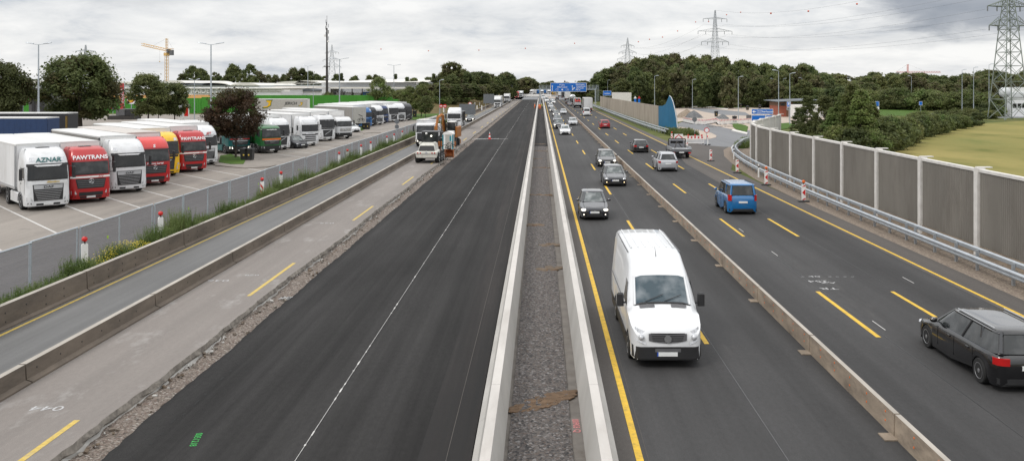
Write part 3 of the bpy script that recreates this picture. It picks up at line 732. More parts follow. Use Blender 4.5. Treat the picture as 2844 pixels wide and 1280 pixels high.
def trailer_box(parent, y0, L, side, roof, z0=1.18, z1=4.0, frame='silver_trim', name='trailer', doors='plastic_white', wheels=(0,1,2), legs=False, curtain=True):
    w = 1.27
    b = MB()
    b.box(-w, w, y0+.06, y0+L-.05, z0+.12, z1-.10, side)
    tr = b.build(name, parent)
    rf = MB(); N = 8
    rings = []
    for k in range(N+1):
        y = y0+L*k/N
        rings.append([(-w-.012, y, z1-.12), (-w-.012, y, z1-.02), (-w*.94, y, z1+.012), (0, y, z1+.035), (w*.94, y, z1+.012), (w+.012, y, z1-.02), (w+.012, y, z1-.12)])
    rf.loft(rings, roof); rf.build('roof', tr)
    fr = MB()
    for s_ in (-1, 1):
        for y in (y0, y0+L-.1): fr.box(s_*(w+.01)-.05, s_*(w+.01)+.02, y, y+.1, z0, z1-.1, frame)
        fr.box(s_*(w+.008)-.03, s_*(w+.008)+.01, y0+.1, y0+L-.1, z0-.02, z0+.14, frame)
    fr.box(-w+.05, w-.05, y0-.01, y0+.04, z0, z1-.12, doors if doors else side)
    fr.box(-w+.05, w-.05, y0+L-.07, y0+L-.01, z0, z1-.12, doors or side)
    fr.build('body_frame', tr)
    if curtain:
        st = MB()
        for s_ in (-1, 1):
            for k in range(1, int(L/.62)):
                y = y0+k*.62; st.box(s_*(w+.006)-.004, s_*(w+.006)+.006, y-.02, y+.02, z0+.14, z1-.14, side)
        st.build('curtain_straps', tr)
    dr = MB()
    for x in (-.95, -.35, .35, .95): dr.cyl((x, y0+L+.02, z0+.1), (x, y0+L+.02, z1-.2), .022, n=6, m='silver_trim')
    dr.box(-.01, .01, y0+L-.012, y0+L+.004, z0+.05, z1-.15, 'plastic_grey'); dr.build('rear_doors', tr)
    c = MB(); c.box(-.5, .5, y0+.3, y0+L-.1, .95, z0, 'plastic_black'); c.box(-1.2, 1.2, y0+L-.3, y0+L-.15, .45, .6, 'plastic_grey'); c.box(-1.2, 1.2, y0+L-.12, y0+L-.02, .95, z0+.01, 'plastic_black')
    for s_ in (-1, 1):
        c.box(s_*1.2-.03, s_*1.2+.03, y0+4.8, y0+L-4.6, .55, .68, 'plastic_grey'); c.box(s_*1.2-.03, s_*1.2+.03, y0+4.8, y0+L-4.6, .82, .95, 'plastic_grey')
    if legs:
        for s_ in (-1, 1): c.box(s_*.8-.06, s_*.8+.06, y0+2.4, y0+2.55, 0.02, 1.0, 'plastic_grey'); c.box(s_*.8-.14, s_*.8+.14, y0+2.33, y0+2.62, 0, .05, 'plastic_grey')
    c.build('chassis', tr)
    for s_ in (-1, 1):
        q = MB(); q.box(s_*.95-.2, s_*.95+.2, y0+L-.14, y0+L-.01, .72, .86, 'tail_red'); q.build('tail_light', tr)
        for k in wheels: wheel(tr, s_*1.06, y0+L-4.2+k*1.31, .5, .36, truck=True)
    return tr
def tractor_base(t, skirt='truck_white', rear=5.05, rim='rim_metal', long=True):
    c = MB(); c.box(-.45, .45, 1.0, rear+.8, .70, .98, 'plastic_black'); c.box(-1.0, 1.0, 2.35, 2.7, 1.0, 3.0, 'plastic_black') if long else None
    c.box(-.7, .7, rear-.6, rear+.5, .98, 1.12, 'plastic_grey')
    c.box(-1.0, 1.0, .8, 2.3, .55, .96, 'plastic_black')
    for s_ in (-1, 1):
        for q in (1.42,):
            pts = [(s_*1.255, q+.60*math.cos(R(a)), .5+.60*math.sin(R(a))) for a in range(0, 181, 20)]
            for a, b_ in zip(pts, pts[1:]): c.beam(a, b_, .05, 'plastic_grey')
        for q in range(0, 6):
            a0, a1 = R(20+q*28), R(20+(q+1)*28-4)
            c.box(s_*.95-.28, s_*.95+.28, rear+.60*math.cos(a1), rear+.60*math.cos(a0), .5+.58*min(math.sin(a0), math.sin(a1)), .5+.62*max(math.sin(a0), math.sin(a1)), 'plastic_black')
    c.build('chassis', t)
    for s_ in (-1, 1):
        k = MB(); k.bbox(s_*1.08-.15, s_*1.08+.15, 2.15, rear-.75, .36, 1.0, .05, skirt); k.build('side_skirt', t)
        wheel(t, s_*1.07, 1.42, .5, .34, rim, truck=True); wheel(t, s_*1.0, rear, .5, .5, rim, truck=True)
DIRA = R(42)
def lorry(label, loc, rz=DIRA, color='truck_white', style='daf', side='tarp_white', roof='trailer_roof', ch=3.72, z1=4.0, sign=None, opt=(), L=13.6, gap=2.62, skirt=None, name='articulated_lorry', cat='lorry', group='lorries parked in the rest area', doors='plastic_white', curtain=True, trailer=True, frame='silver_trim'):
    t = thing(name, label, cat, (loc[0], loc[1], 0), rz, group)
    cab(t, color, style, ch, sign, opt)
    tractor_base(t, skirt or color)
    if trailer:
        trailer_box(t, gap, L, side, roof, z1=z1, doors=doors, curtain=curtain, frame=frame)
        if ch > 3.4:
            q = MB()
            q.box(-1.1, 1.1, 2.2, 2.5, 1.4, ch-.25, color if 'black' not in color else 'plastic_black'); q.build('side_fairing', t)
    return t
# ================================================================ SETTING
F = 900.0
# ground
gm = MB()
def sheet(mb, x0, x1, y0, y1, z, m, nx=1, ny=1):
    v = [(x0+(x1-x0)*i/nx, y0+(y1-y0)*j/ny, z) for j in range(ny+1) for i in range(nx+1)]
    mb.add(v, [(j*(nx+1)+i, j*(nx+1)+i+1, (j+1)*(nx+1)+i+1, (j+1)*(nx+1)+i) for j in range(ny) for i in range(nx)], m)
gm = MB(); sheet(gm, -4000, 4000, -50, 6000, -.55, 'soil'); struct('ground', gm)
gm = MB(); gm.box(-2500, -18.95, 232, 5000, -.54, -.02, 'grass'); struct('grass_bank', gm)
gm = MB(); gm.box(17.35, 2500, -30, 5000, -.54, -.02, 'grass'); struct('meadow', gm)
# motorway slabs
def slab(name, x0, x1, y0, y1, z, m, ze=-.5):
    mb = MB(); mb.box(x0, x1, y0, y1, ze, z, m); return struct(name, mb)
slab('lorry_park_lane', -25.0, -18.95, -20, 232, 0, 'asphalt_park')
slab('lorry_park', -140, -25.0, -20, 232, 0, 'concrete_park')
mb = MB(); mb.box(-18.95, -17.2, -10, F, -.5, .02, 'soil'); struct('planting_strip', mb)
slab('detour_road', -17.2, -13.5, -10, 560, 0, 'asphalt_lane')
# broken concrete strip with a ragged right edge
mb = MB(); rr = random.Random(3)
ys = [-10+i*.35 for i in range(int(210/.35))] + [200+i*3 for i in range(1, 120)]
L_ = []; 
for i, y in enumerate(ys): L_.append(-10.12 + .018*math.sin(y*1.7) + .05*math.sin(y*.31) + rr.uniform(-.03, .03))
v = []; 
for y, x in zip(ys, L_): v += [(-13.5, y, 0), (x, y, 0), (x+.04+rr.uniform(-.02,.04), y, -.12), (x+.02+rr.uniform(-.04,.05), y, -.18), (x+.07+rr.uniform(-.02,.05), y, -.30), (x+.1, y, -.5)]
f1 = []; f2 = []; f3 = []
for i in range(len(ys)-1):
    a, b = i*6, (i+1)*6
    f1.append((a, a+1, b+1, b))
    for k in range(1, 5): (f3 if k == 3 and (i//9) % 4 else f2).append((a+k, a+k+1, b+k+1, b+k))
mb.add(v, f1, 'concrete_strip'); mb.add(v, f2, 'slab_edge'); mb.add(v, f3, 'concrete_face'); tag(mb.build('concrete_carriageway', smooth=0), kind='structure')
# rubble trench
mb = MB(); ny = 1400; nx = 10; v = []
for j in range(ny+1):
    y = -8 + (j/ny)**1.5*620
    for i in range(nx+1):
        u = i/nx; x = -10.25+1.3*u
        z = -.27+.07*math.sin(y*.9+u*2)*.4 + rr.uniform(-.03, .03) + .05*(1-u) + .10*max(0, u-.75)*4*.4
        v.append((x, y, z))
mb.add(v, [(j*(nx+1)+i, j*(nx+1)+i+1, (j+1)*(nx+1)+i+1, (j+1)*(nx+1)+i) for j in range(ny) for i in range(nx)], 'rubble'); tag(mb.build('rubble_trench', smooth=60), kind='structure')
# lumps of broken concrete and soil lying in the trench
mb = MB()
for k in range(420):
    y = 15+105*rr.random()**1.3; x = -10.0+.25*rr.random() if rr.random() < .7 else -9.6+.5*rr.random(); s_ = .015+.055*rr.random()**2
    T = Matrix.Translation((x, y, -.22+s_*.3)) @ Matrix.Rotation(rr.random()*6, 4, (rr.random(), rr.random(), 1))
    mb.box(-s_, s_, -s_*.8, s_*.7, -s_*.5, s_*.5, rr.choice(['slab_edge', 'concrete_face', 'concrete_brown', 'soil']), T=T)
tag(mb.build('broken_concrete_chunks', smooth=0), 'rough lumps of broken concrete and soil in the trench beside the new asphalt', 'rubble', kind='stuff')
# new black asphalt (two courses)
mb = MB(); v = []; 
for i, y in enumerate(ys):
    e = -9.14+rr.uniform(-.03, .03)+.03*math.sin(y*.8); v += [(-8.5, y, -.012), (e, y, -.02), (e-.07, y, -.25), (e-.1, y, -.5)]
f1 = [(i*4+1, i*4, i*4+4, i*4+5) for i in range(len(ys)-1) if ys[i] < 463]; f2 = [(i*4+k+1, i*4+k, i*4+4+k, i*4+5+k) for i in range(len(ys)-1) for k in (1, 2) if ys[i] < 463]
mb.add(v, f1, 'asphalt_new'); mb.add(v, f2, 'steel_dark'); tag(mb.build('asphalt_lower_course', smooth=0), kind='structure')
mb = MB(); v = []
for i, y in enumerate(ys): e = -8.52+rr.uniform(-.025, .03); v += [(-2.55, y, 0), (e, y, 0), (e-.02, y, -.03)]
mb.add(v, [(i*3+1, i*3, i*3+3, i*3+4) for i in range(len(ys)-1) if ys[i] < 463] + [(i*3+2, i*3+1, i*3+4, i*3+5) for i in range(len(ys)-1) if ys[i] < 463], 'asphalt_new')
tag(mb.build('new_asphalt', smooth=0), kind='structure')
slab('dusty_asphalt_edge', -2.55, -1.44, -10, 463, 0, 'asphalt_dusty')
slab('old_concrete_beyond', -17.2, -1.44, 463, 620, .0, 'asphalt_ramp')
mb = MB(); mb.box(-5.074, -5.062, 0, 420, .001, .004, 'white_line')
for k in range(400):
    y = 14+k*.55; mb.box(-5.085+rr.uniform(-.012,.01), -5.05, y, y+rr.uniform(.05,.35), .0045, .006, 'white_line') if rr.random() < .5 else None
struct('chalk_seam', mb)
mb = MB(); mb.box(-1.96, -1.948, 0, 400, .001, .004, 'asphalt_shoulder'); mb.box(-5.062, -5.045, 0, 400, -.001, .0045, 'seam_black'); struct('asphalt_seam', mb)
mb = MB()
for k in range(160):
    y = 12+k*.62+rr.random()*.2
    if rr.random() < .75: x = -8.47+rr.uniform(-.05,.05); mb.box(x, x+rr.uniform(.03,.07), y, y+rr.uniform(.08,.35), .001, .003, 'seam_black')
struct('asphalt_seam_tear', mb)
# median trench
slab('median_bed', -.95, 1.15, -10, 640, -.09, 'shelf')
mb = MB(); sheet(mb, -.69, .69, -10, 112, -.05, 'gravel', 16, 700)
for i, p in enumerate(mb.v): mb.v[i] = (p[0], p[1], p[2]+rr.uniform(-.018,.018))
tag(mb.build('median_gravel', smooth=60), kind='structure')
mb = MB(); sheet(mb, -.80, .92, 112, 463, -.045, 'asphalt_dusty'); struct('median_paving', mb)
mb = MB()
for y, x0, x1 in ((116,-.8,.6),(104,-.6,.7),(93,-.7,.1),(83,-.7,.9),(62.5,-.7,.8),(49,-.7,.1),(43,0,.9),(37.5,-.1,.9)):
    for k in range(14):
        x = x0+(x1-x0)*k/13; s_ = .09+.09*rr.random(); mb.sph((x, y+rr.uniform(-.3,.3), -.06), s_, rr.choice(['soil','soil','earth']), n=6, sc=(1.3,1.4,.45))
tag(mb.build('soil_heaps', smooth=60), 'brown earth scattered over the gravel between the two white walls', 'earth', kind='stuff')
mb = MB(); v = []; nn = 60
for k in range(230):
    a = rr.random()*2*math.pi; q = rr.random()**.5; x = .1+.85*q*math.cos(a); y = 21.7+.42*q*math.sin(a)+.75*x
    if -.76 < x < .93: mb.sph((x, y, -.052), .03+.055*rr.random(), 'earth', n=5, sc=(1.5,1.3,.32))
tag(mb.build('earth_spill', smooth=60), 'reddish brown earth spilled across the gravel near the bottom of the median', 'earth', kind='stuff')
# right carriageways
slab('motorway', 1.5, 17.4, -10, 463, 0, 'asphalt_old')
mb = MB(); sheet(mb, 1.6, 1.97, -10, 300, .003, 'asphalt_shoulder'); struct('road_edge_dust', mb)
slab('motorway_beyond', 1.5, 17.4, 463, 640, 0, 'asphalt_ramp')
mb = MB(); sheet(mb, 15.95, 17.4, -10, 330, .0035, 'asphalt_shoulder'); struct('road_shoulder', mb)
# markings
def dashes(name, x, y0, n, m, per=18, ln=6, w=.15, z=.006):
    mb = MB()
    for k in range(n):
        a = y0+k*per; mb.box(x-w/2+rr.uniform(-.01,.01), x+w/2, a, a+ln, z-.004, z, m)
    struct(name, mb)
dashes('lane_marking', 4.98, 26.4-18, 24, 'yellow_line')
dashes('lane_marking', 10.4, 27.1-18, 24, 'yellow_line')
dashes('lane_marking', 13.2, 27.1-18, 24, 'yellow_line')
dashes('lane_marking', -10.72, 14.4, 24, 'yellow_worn', w=.14)
mb = MB(); mb.box(1.98, 2.135, -5, 420, .003, .007, 'yellow_line'); struct('edge_marking', mb)
mb = MB(); mb.box(16.13, 16.27, -5, 420, .003, .007, 'yellow_line'); struct('edge_marking', mb)
mb = MB(); mb.box(-16.78, -16.66, -5, 420, .003, .007, 'yellow_worn'); struct('edge_marking', mb)
mb = MB(); mb.box(5.12, 5.128, 0, 300, .001, .004, 'asphalt_ramp'); mb.box(2.23, 2.245, 0, 200, .001, .004, 'asphalt_shoulder'); struct('old_marking_trace', mb)
mb = MB(); mb.box(10.62, 10.645, 0, 300, .001, .0045, 'plastic_black'); mb.box(13.42, 13.44, 0, 300, .001, .0045, 'plastic_black'); mb.box(15.93, 15.95, 0, 300, .001, .0045, 'plastic_black'); struct('tar_joint', mb)
mb = MB(); mb.box(-12.6, -12.59, 0, 1, 0.001, .003, 'white_line')
for y, x in ((34.5,14.6),(27.9,10.9),(46.5,10.7),(40,10.75)): mb.box(x, x+.03, y, y+1.1, .001, .004, 'white_line')
struct('chalk_mark', mb)
# sprayed surveyors' marks
def spray(s_, px, py, size, m, rz, z=.004, w=1.0, label=None):
    x, y = G(px, py); o = text(s_, size, m, None, (x, y, z), rot=(0, 0, rz), name='sprayed_mark', thick=.0015, width=w, bold=-.004)
    o['kind'] = 'structure'
spray('044', 131, 1133, .42, 'spray_white', R(180), w=1.3)
spray('036', 606, 779, .40, 'spray_white', R(180), w=1.5)
spray('028', 700, 764, .26, 'spray_white', R(180), w=1.5)
spray('022', 908, 620, .42, 'spray_white', R(180), w=1.3)
spray('016', 1029, 499, .42, 'spray_white', R(180), w=1.2)
spray('0051218', 544, 1220, .21, 'spray_green', R(-80))
spray('AZ', 2300, 785, .30, 'spray_white', R(180), w=1.6)
spray('254', 2272, 781, .42, 'spray_white', R(180), w=1.3)
spray('- 40  - - - -', 2298, 768, .30, 'spray_white', 0, w=1.7)
spray('TR', 2302, 801, .42, 'spray_white', R(180), w=1.4)
x, y = .82, 20.35
o = text('00903 Q', .22, 'spray_pink', None, (x, 20.3, -.083), rot=(0, 0, R(-88)), name='sprayed_mark', thick=.001); o['kind'] = 'structure'
mb = MB(); x, y = G(1348, 387)
for k in range(26): mb.box(x-1.9+.12*k*1.2, x-1.9+.12*k*1.2+.16, y-.18-rr.random()*.3+.05*k, y+.1+rr.random()*.3+.05*k, .001, .004, 'spray_white')
mb.box(x-1.4, x+3.2, y+.8, y+1.0, .001, .0035, 'white_line'); struct('lime_spill', mb)
mb = MB(); x, y = G(797, 813)
for k in range(30): mb.sph((x+rr.uniform(-.25,.3), y+rr.uniform(-.15,.2), -.2), .05, 'spray_white', n=5, sc=(1.2,1,.4))
tag(mb.build('white_litter'), 'crumpled white plastic litter lying in the rubble trench', 'litter')

# verge, ramp and rest area on the right
mb = MB(); pth = [(17.39,-5),(17.39,60),(17.6,72),(18.2,80),(18.9,87),(20.0,96),(21.8,105),(24.5,113)]
v = [(x, y, .004) for x, y in pth] + [(x+2.6+(max(0,y-80))*.05, y-(max(0,y-80))*.10, .004) for x, y in pth]
n_ = len(pth); mb.add(v, [(i, i+1, i+1+n_, i+n_) for i in range(n_-1)], 'verge_gravel'); struct('gravel_verge', mb)
def groundpoly(name, pts, z, m, th=None):
    mb = MB(); q = [(*G(px, py, z), z) for px, py in pts]
    if th:
        q2 = [(a, b, z-th) for a, b, c in q]; n = len(q)
        mb.add(q+q2, [tuple(range(n))] + [(i, (i+1) % n, (i+1) % n+n, i+n) for i in range(n)], m)
    else: mb.poly(q, m)
    return struct(name, mb)
groundpoly('exit_apron', [(1905,455),(1850,395),(1868,388),(1912,391),(1960,402),(2012,408),(2034,411),(2028,428),(2020,440),(2035,452),(2020,520)], .002, 'asphalt_shoulder')
groundpoly('exit_ramp', [(1880,345),(1870,388),(1915,393),(1960,404),(2012,408),(2034,409),(2060,385),(2125,372),(2125,356),(2055,366),(2020,357),(1975,347),(1900,336)], .006, 'asphalt_ramp')
groundpoly('splitter_island', [(1883,352),(1900,354),(1940,361),(1975,369),(1990,377),(1988,382),(1965,387),(1930,388),(1884,388)], .05, 'paving_light', .08)
groundpoly('rest_area_paving', [(1876,340),(1874,300),(1906,297),(2100,299),(2300,305),(2420,318),(2300,345),(2210,352),(2110,362),(2055,364),(2020,357),(1975,347),(1900,336)], .0, 'paving_light')
groundpoly('rest_area_road', [(1905,300),(1960,301),(2010,306),(2070,312),(2085,322),(2010,320),(1960,312)], .004, 'asphalt_ramp')
groundpoly('rest_area_road', [(2100,301),(2180,303),(2230,308),(2200,312),(2120,306)], .004, 'asphalt_ramp')
groundpoly('kerb_island', [(2070,348),(2040,341),(2034,343),(2036,352),(2045,359),(2074,366),(2078,352)], .10, 'grass_green', .14)
groundpoly('kerb_island', [(2128,346),(2130,358),(2160,360),(2205,355),(2212,346),(2190,341)], .10, 'grass_green', .14)
groundpoly('kerb_stones', [(2032,362),(2036,359),(2076,368),(2075,372)], .14, 'noise_post', .16)
groundpoly('kerb_stones', [(1914,296),(1916,294),(1976,296),(1998,300),(2022,302),(2020,304),(1976,299)], .14, 'noise_post', .16)
groundpoly('kerb_island', [(1874,299),(1876,293),(2100,293),(2100,298),(2000,299),(1910,297)], .10, 'grass_green', .14)
groundpoly('kerb_stones', [(2033,406),(2030,411),(2036,416),(2041,409),(2055,397),(2052,394),(2040,400)], .12, 'noise_post', .16)
groundpoly('grass_patch', [(2043,412),(2046,402),(2058,393),(2074,386),(2074,406),(2066,412)], .06, 'grass_green')
# meadow (mown, drier) on the far right
groundpoly('dry_meadow', [(3700,1000),(2844,640),(2560,520),(2380,452),(2290,420),(2400,400),(2560,366),(2640,348),(2844,336),(3700,330)], .004, 'grass_field')
mb = MB(); mb.box(100, 180, 206, 236, -.5, .006, 'asphalt_ramp'); struct('car_park', mb)
groundpoly('grass_patch', [(2400,322),(2530,322),(2600,300),(2400,296)], .003, 'grass_green')
# planted verge by the far guardrail
mb = MB(); ny = 60; v = []
for j in range(ny+1):
    y = 138+j*4.2
    for i in range(7):
        u = i/6; xx = interp(y, [(138,19.9),(150,19.4),(300,19.0),(400,19.0)])+u*interp(y, [(138,4),(150,3.4),(158,2.0),(290,1.6),(400,8)]); v.append((xx, y, .02+.35*u+rr.uniform(-.05,.05)))
mb.add(v, [(j*7+i, j*7+i+1, (j+1)*7+i+1, (j+1)*7+i) for j in range(ny) for i in range(6)], 'grass'); tag(mb.build('grass_verge', smooth=60), kind='structure')
# left embankment beyond the lorry park
mb = MB(); v = []; nx_, ny_ = 14, 60
for j in range(ny_+1):
    y = 205+j*9
    for i in range(nx_+1):
        u = i/nx_; x = -18.9-u*60; h = 4.2*min(1, max(0, (u-.02)*3.2))*min(1, max(0, (y-235)/70))*(.85+.15*math.sin(y*.05))
        v.append((x, y, .01+h+rr.uniform(-.1,.1)*(h > .2)))
mb.add(v, [(j*(nx_+1)+i, j*(nx_+1)+i+1, (j+1)*(nx_+1)+i+1, (j+1)*(nx_+1)+i) for j in range(ny_) for i in range(nx_)], 'brush'); tag(mb.build('embankment', smooth=80), kind='structure')
# lorry-park bay lines, islands
DV = (math.sin(DIRA), -math.cos(DIRA)); NV = (math.cos(DIRA), math.sin(DIRA))
mb = MB()
for k in range(-3, 36):
    y1 = 51.0-0.2+k*4.8
    if 84 < y1 < 92: continue
    ex, ey = -25.2, y1
    sx, sy = ex-DV[0]*17, ey-DV[1]*17
    w_ = .06; mb.add([(ex-NV[0]*w_, ey-NV[1]*w_, .004), (ex+NV[0]*w_, ey+NV[1]*w_, .004), (sx+NV[0]*w_, sy+NV[1]*w_, .004), (sx-NV[0]*w_, sy-NV[1]*w_, .004)], [(0,1,2,3)], 'white_line')
struct('bay_lines', mb)
mb = MB(); mb.box(-25.05, -24.93, -10, 225, .001, .004, 'slab_edge')
struct('paving_joint', mb)
groundpoly('kerb_island', [(585,452),(600,459),(680,466),(745,463),(766,458),(765,453),(735,446),(690,443),(620,440)], .09, 'concrete_park', .12)
groundpoly('grass_patch', [(607,450),(640,455),(676,455),(684,440),(640,428),(612,432)], .13, 'grass_green', .05)
groundpoly('kerb_island', [(982,364),(1010,370),(1058,368),(1040,360),(1010,355),(985,352)], .09, 'concrete_park', .12)
groundpoly('grass_patch', [(984,362),(1000,364),(1012,360),(1006,354),(990,352)], .13, 'grass_green', .05)
groundpoly('grass_patch', [(1140,333),(1165,334),(1215,322),(1222,312),(1220,300),(1140,298),(1128,320)], .05, 'grass_green')
groundpoly('kerb_stones', [(1165,334),(1190,331),(1214,323),(1212,321),(1186,328),(1162,331)], .10, 'concrete_wall', .1)
# ================================================================ BARRIERS, WALLS, FENCES
def barrier(name, label, cat, X, y0, y1, seg, prof, m, mtop, nfull=40, foot=0, dots=None, xf=None, part='barrier_element', gap=.03):
    """a row of coupled concrete elements; prof = half profile points (x,z) going over the top"""
    t = thing(name, label, cat, (X, y0, 0))
    k = 0; y = y0
    while y < y1:
        l = seg if k < nfull else (y1-y)
        mb = MB(); nseg = max(1, int(l/6)) if xf else 1
        rings = []
        for q in range(nseg+1):
            yy = y-y0+gap+(l-2*gap)*q/nseg; dx = (xf(y0+yy)-X) if xf else 0
            rings.append([(px+dx, yy, z) for px, z in prof])
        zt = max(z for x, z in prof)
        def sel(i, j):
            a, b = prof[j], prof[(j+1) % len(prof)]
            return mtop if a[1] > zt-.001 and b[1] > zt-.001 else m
        mb.loft(rings, m, sel=sel)
        if foot and k < nfull:
            mb.box(-foot+prof[0][0]+ (xf(y)-X if xf else 0), prof[0][0]+.02+(xf(y)-X if xf else 0), y-y0-.20, y-y0+.20, .003, .03, m)
        if dots and k < nfull:
            for q in range(int(l/1.15)):
                yy = y-y0+.5+q*1.15
                for z in dots[1]: 
                    xs = prof_x(prof, z, dots[2]); mb.sph((xs+(xf(y0+yy)-X if xf else 0), yy, z), dots[3], dots[0], n=6, sc=(.5,1,1))
        o = mb.build(part, t, smooth=0); y += l; k += 1
    return t
def prof_x(prof, z, side):
    best = None
    n = len(prof)
    for i in range(n):
        a, b = prof[i], prof[(i+1) % n]
        if min(a[1], b[1])-1e-6 <= z <= max(a[1], b[1])+1e-6 and abs(a[1]-b[1]) > 1e-6:
            x = a[0]+(b[0]-a[0])*(z-a[1])/(b[1]-a[1])
            if best is None or (x < best if side < 0 else x > best): best = x
    return best
rag = random.Random(5)
# median safety walls (cast in long bays)
pl = [(-.15,-.09),(-.15,.03),(-.02,.12),(.145,.90),(.345,.90),(.49,.0),(.49,-.09)]
barrier('concrete_safety_wall', 'pale new concrete wall on the left side of the gravel median, beside the new black asphalt', 'concrete wall', -1.262, -4, 463, 12.1, [(x*1.0, z) for x, z in pl], 'wall_face', 'concrete_wall', part='wall_bay', gap=.006)
pr_ = [(-.34,-.09),(-.34,.0),(-.175,.90),(.03,.90),(.19,.12),(.32,.03),(.32,-.02)]
barrier('concrete_safety_wall', 'pale concrete wall on the right side of the gravel median, beside the yellow edge line', 'concrete wall', 1.29, -4, 463, 12.1, [(x, z) for x, z in pr_], 'wall_face', 'concrete_wall', part='wall_bay', gap=.006)
# left brown wall along the planting strip (0.8 m)
pc = [(.14,0),(.14,.05),(.05,.12),(.03,.76),(-.17,.76),(-.2,.1),(-.26,0)]
barrier('concrete_barrier', 'tall brown weathered concrete barrier between the weeds and the detour lane', 'barrier', -17.06, 6.1, 170, 9.0, pc, 'concrete_brown', 'barrier_top', 26, dots=('steel_dark', (.22,.5), 1, .035))
pb = [(.22,0),(.22,.05),(.07,.10),(.045,.50),(-.13,.50),(-.16,.1),(-.30,.05),(-.30,0)]
barrier('concrete_barrier', 'low brown concrete barrier between the detour lane and the broken concrete strip', 'barrier', -13.42, -.2, 470, 7.7, pb, 'concrete_brown', 'barrier_top', 30, dots=('steel_dark', (.28,), 1, .03))
pd = [(-.06,0),(-.05,.52),(.07,.52),(.12,0)]
barrier('concrete_barrier', 'narrow tan concrete barrier with orange reflectors between oncoming and departing lanes', 'barrier', 7.84, 7.16, 420, 6.12, pd, 'barrier_tan', 'barrier_top', 36, foot=.28, dots=('orange', (.2,.40), -1, .028), xf=lambda y: 7.84+max(0, y-60)*.0010)
# far left barrier strip beyond the junction
barrier('concrete_barrier', 'brown concrete barrier on the far left side of the detour lane where the lorries approach', 'barrier', -18.2, 235, 440, 205, pc, 'concrete_brown', 'barrier_top', 1)

# construction fence
ft = thing('construction_fence', 'long mobile wire mesh fence with silver frames along the lorry park', 'fence', (-18.72, 22, 0))
fy_ = 22.0; k = 0
lean = random.Random(9)
while fy_ < 186:
    l = 3.42; dx = lean.uniform(-.07, .07); y = fy_-22
    mb = MB()
    for yy in (y+.05, y+l-.05): mb.cyl((dx, yy, .02), (dx+.02, yy, 1.97), .030, n=6, m='plastic_grey' if False else 'pole_grey')
    mb.cyl((dx+.02, y+.03, 1.97), (dx+.02, y+l-.03, 1.97), .038, n=6, m='galvanised'); mb.cyl((dx, y+.05, .14), (dx, y+l-.05, .14), .021, n=6, m='galvanised')
    if k % 3 == 1 and k < 16:
        q = lean.uniform(.5, 2.4); mb.poly([(dx+.03,y+q,1.25),(dx+.03,y+q+.16,1.24),(dx+.03,y+q+.13,1.10),(dx+.03,y+q+.02,1.14)], 'lime')
    fo = mb.build('fence_frame', ft)
    m2 = MB(); m2.poly([(dx+.01,y+.07,.16),(dx+.01,y+l-.07,.16),(dx+.02,y+l-.07,1.95),(dx+.02,y+.07,1.95)], 'wire_mesh'); m2.build('wire_mesh', fo, smooth=0)
    m3 = MB(); m3.box(dx-.32, dx+.32, y-.12, y+.10, .02, .15, 'plastic_grey'); m3.build('foot_block', fo, smooth=0)
    fy_ += l+.03; k += 1
# lamp boards behind the left barrier
def beacon(loc, label, lamp=True, arrow=False, board='white', rz=0, tall=1.0, group='warning boards with red lamps along the planting strip', foot=True):
    t = thing('warning_beacon', label, 'warning board', (loc[0], loc[1], 0), rz, group)
    mb = MB()
    if foot: mb.bbox(-.36, .36, -.17, .17, .005, .10, .03, 'plastic_black'); mb.build('foot_plate', t)
    z0, z1 = .13, .13+1.05*tall; w = .135
    mb = MB(); arc = [(w*math.cos(R(a)), z1-.06+.07*math.sin(R(a))) for a in range(0, 181, 20)]
    pts = [(-w, z0), (w, z0)] + arc
    n = len(pts); v = [(x, -.025, z) for x, z in pts] + [(x, .025, z) for x, z in pts]
    mb.add(v, [tuple(range(n)), tuple(range(2*n-1, n-1, -1))] + [(i, (i+1) % n, (i+1) % n+n, i+n) for i in range(n)], 'board_white')
    mb.box(-.03,.03,.025,.05,.05,z1-.1,'plastic_grey')
    bo = mb.build('board', t, smooth=0)
    if board == 'stripes':
        mb = MB()
        if arrow:
            for (a, b, c, d) in ((z1-.16, z1-.02, .0, .0), (z0+.02, z0+.16, 0, 0)):
                mb.poly([(-w+.02,-.028,a),(w-.02,-.028,b),(w-.02,-.028,b-.13),(-w+.02,-.028,a-.02)], 'sign_red')
            zc = (z0+z1)/2-.03; mb.poly([(-w+.02,-.028,zc),(w-.025,-.028,zc+.23),(w-.025,-.028,zc-.23)], 'sign_red')
        else:
            for k in range(3): z = z0+.02+k*.36; mb.poly([(-w+.02,-.028,z+.22),(w-.02,-.028,z),(w-.02,-.028,z+.17),(-w+.02,-.028,z+.39 if k<2 else z1-.1)], 'sign_red')
        mb.build('red_stripes', bo, smooth=0)
    if lamp:
        mb = MB(); mb.cyl((0,0,z1-.02), (0,0,z1+.08), .035, n=8, m='plastic_black'); mb.cyl((0,-.05,z1+.17), (0,.05,z1+.17), .10, n=14, m='signal_red' if lamp != 'dark' else 'orange'); mb.sph((0,-.05,z1+.17), .085, 'signal_red' if lamp != 'dark' else 'orange', sc=(1,.4,1)); mb.build('lamp', t)
    return t
BC = [(235,'nearest white lamp board with a red lamp, in front of the yellow flowers'),(446,'white board with a red lamp, second from the front in the weeds'),(728,'red and white striped board with a dull red lamp, behind the fence weeds'),(780.6,'white lamp board just past the striped one'),(942,'white lamp board whose red lamp has an orange one behind it'),(965,'white lamp board right behind the one opposite the dark estate car'),(1003,'white lamp board below the large white lorries, one of a close trio'),(1029.7,'white lamp board at the rear of the close trio'),(1074.7,'small distant white lamp board with a red lamp beside a tall one'),(1094.6,'taller distant white lamp board near the round sign post'),(1117.5,'farthest lamp board of the planting strip, by the white tipper')]
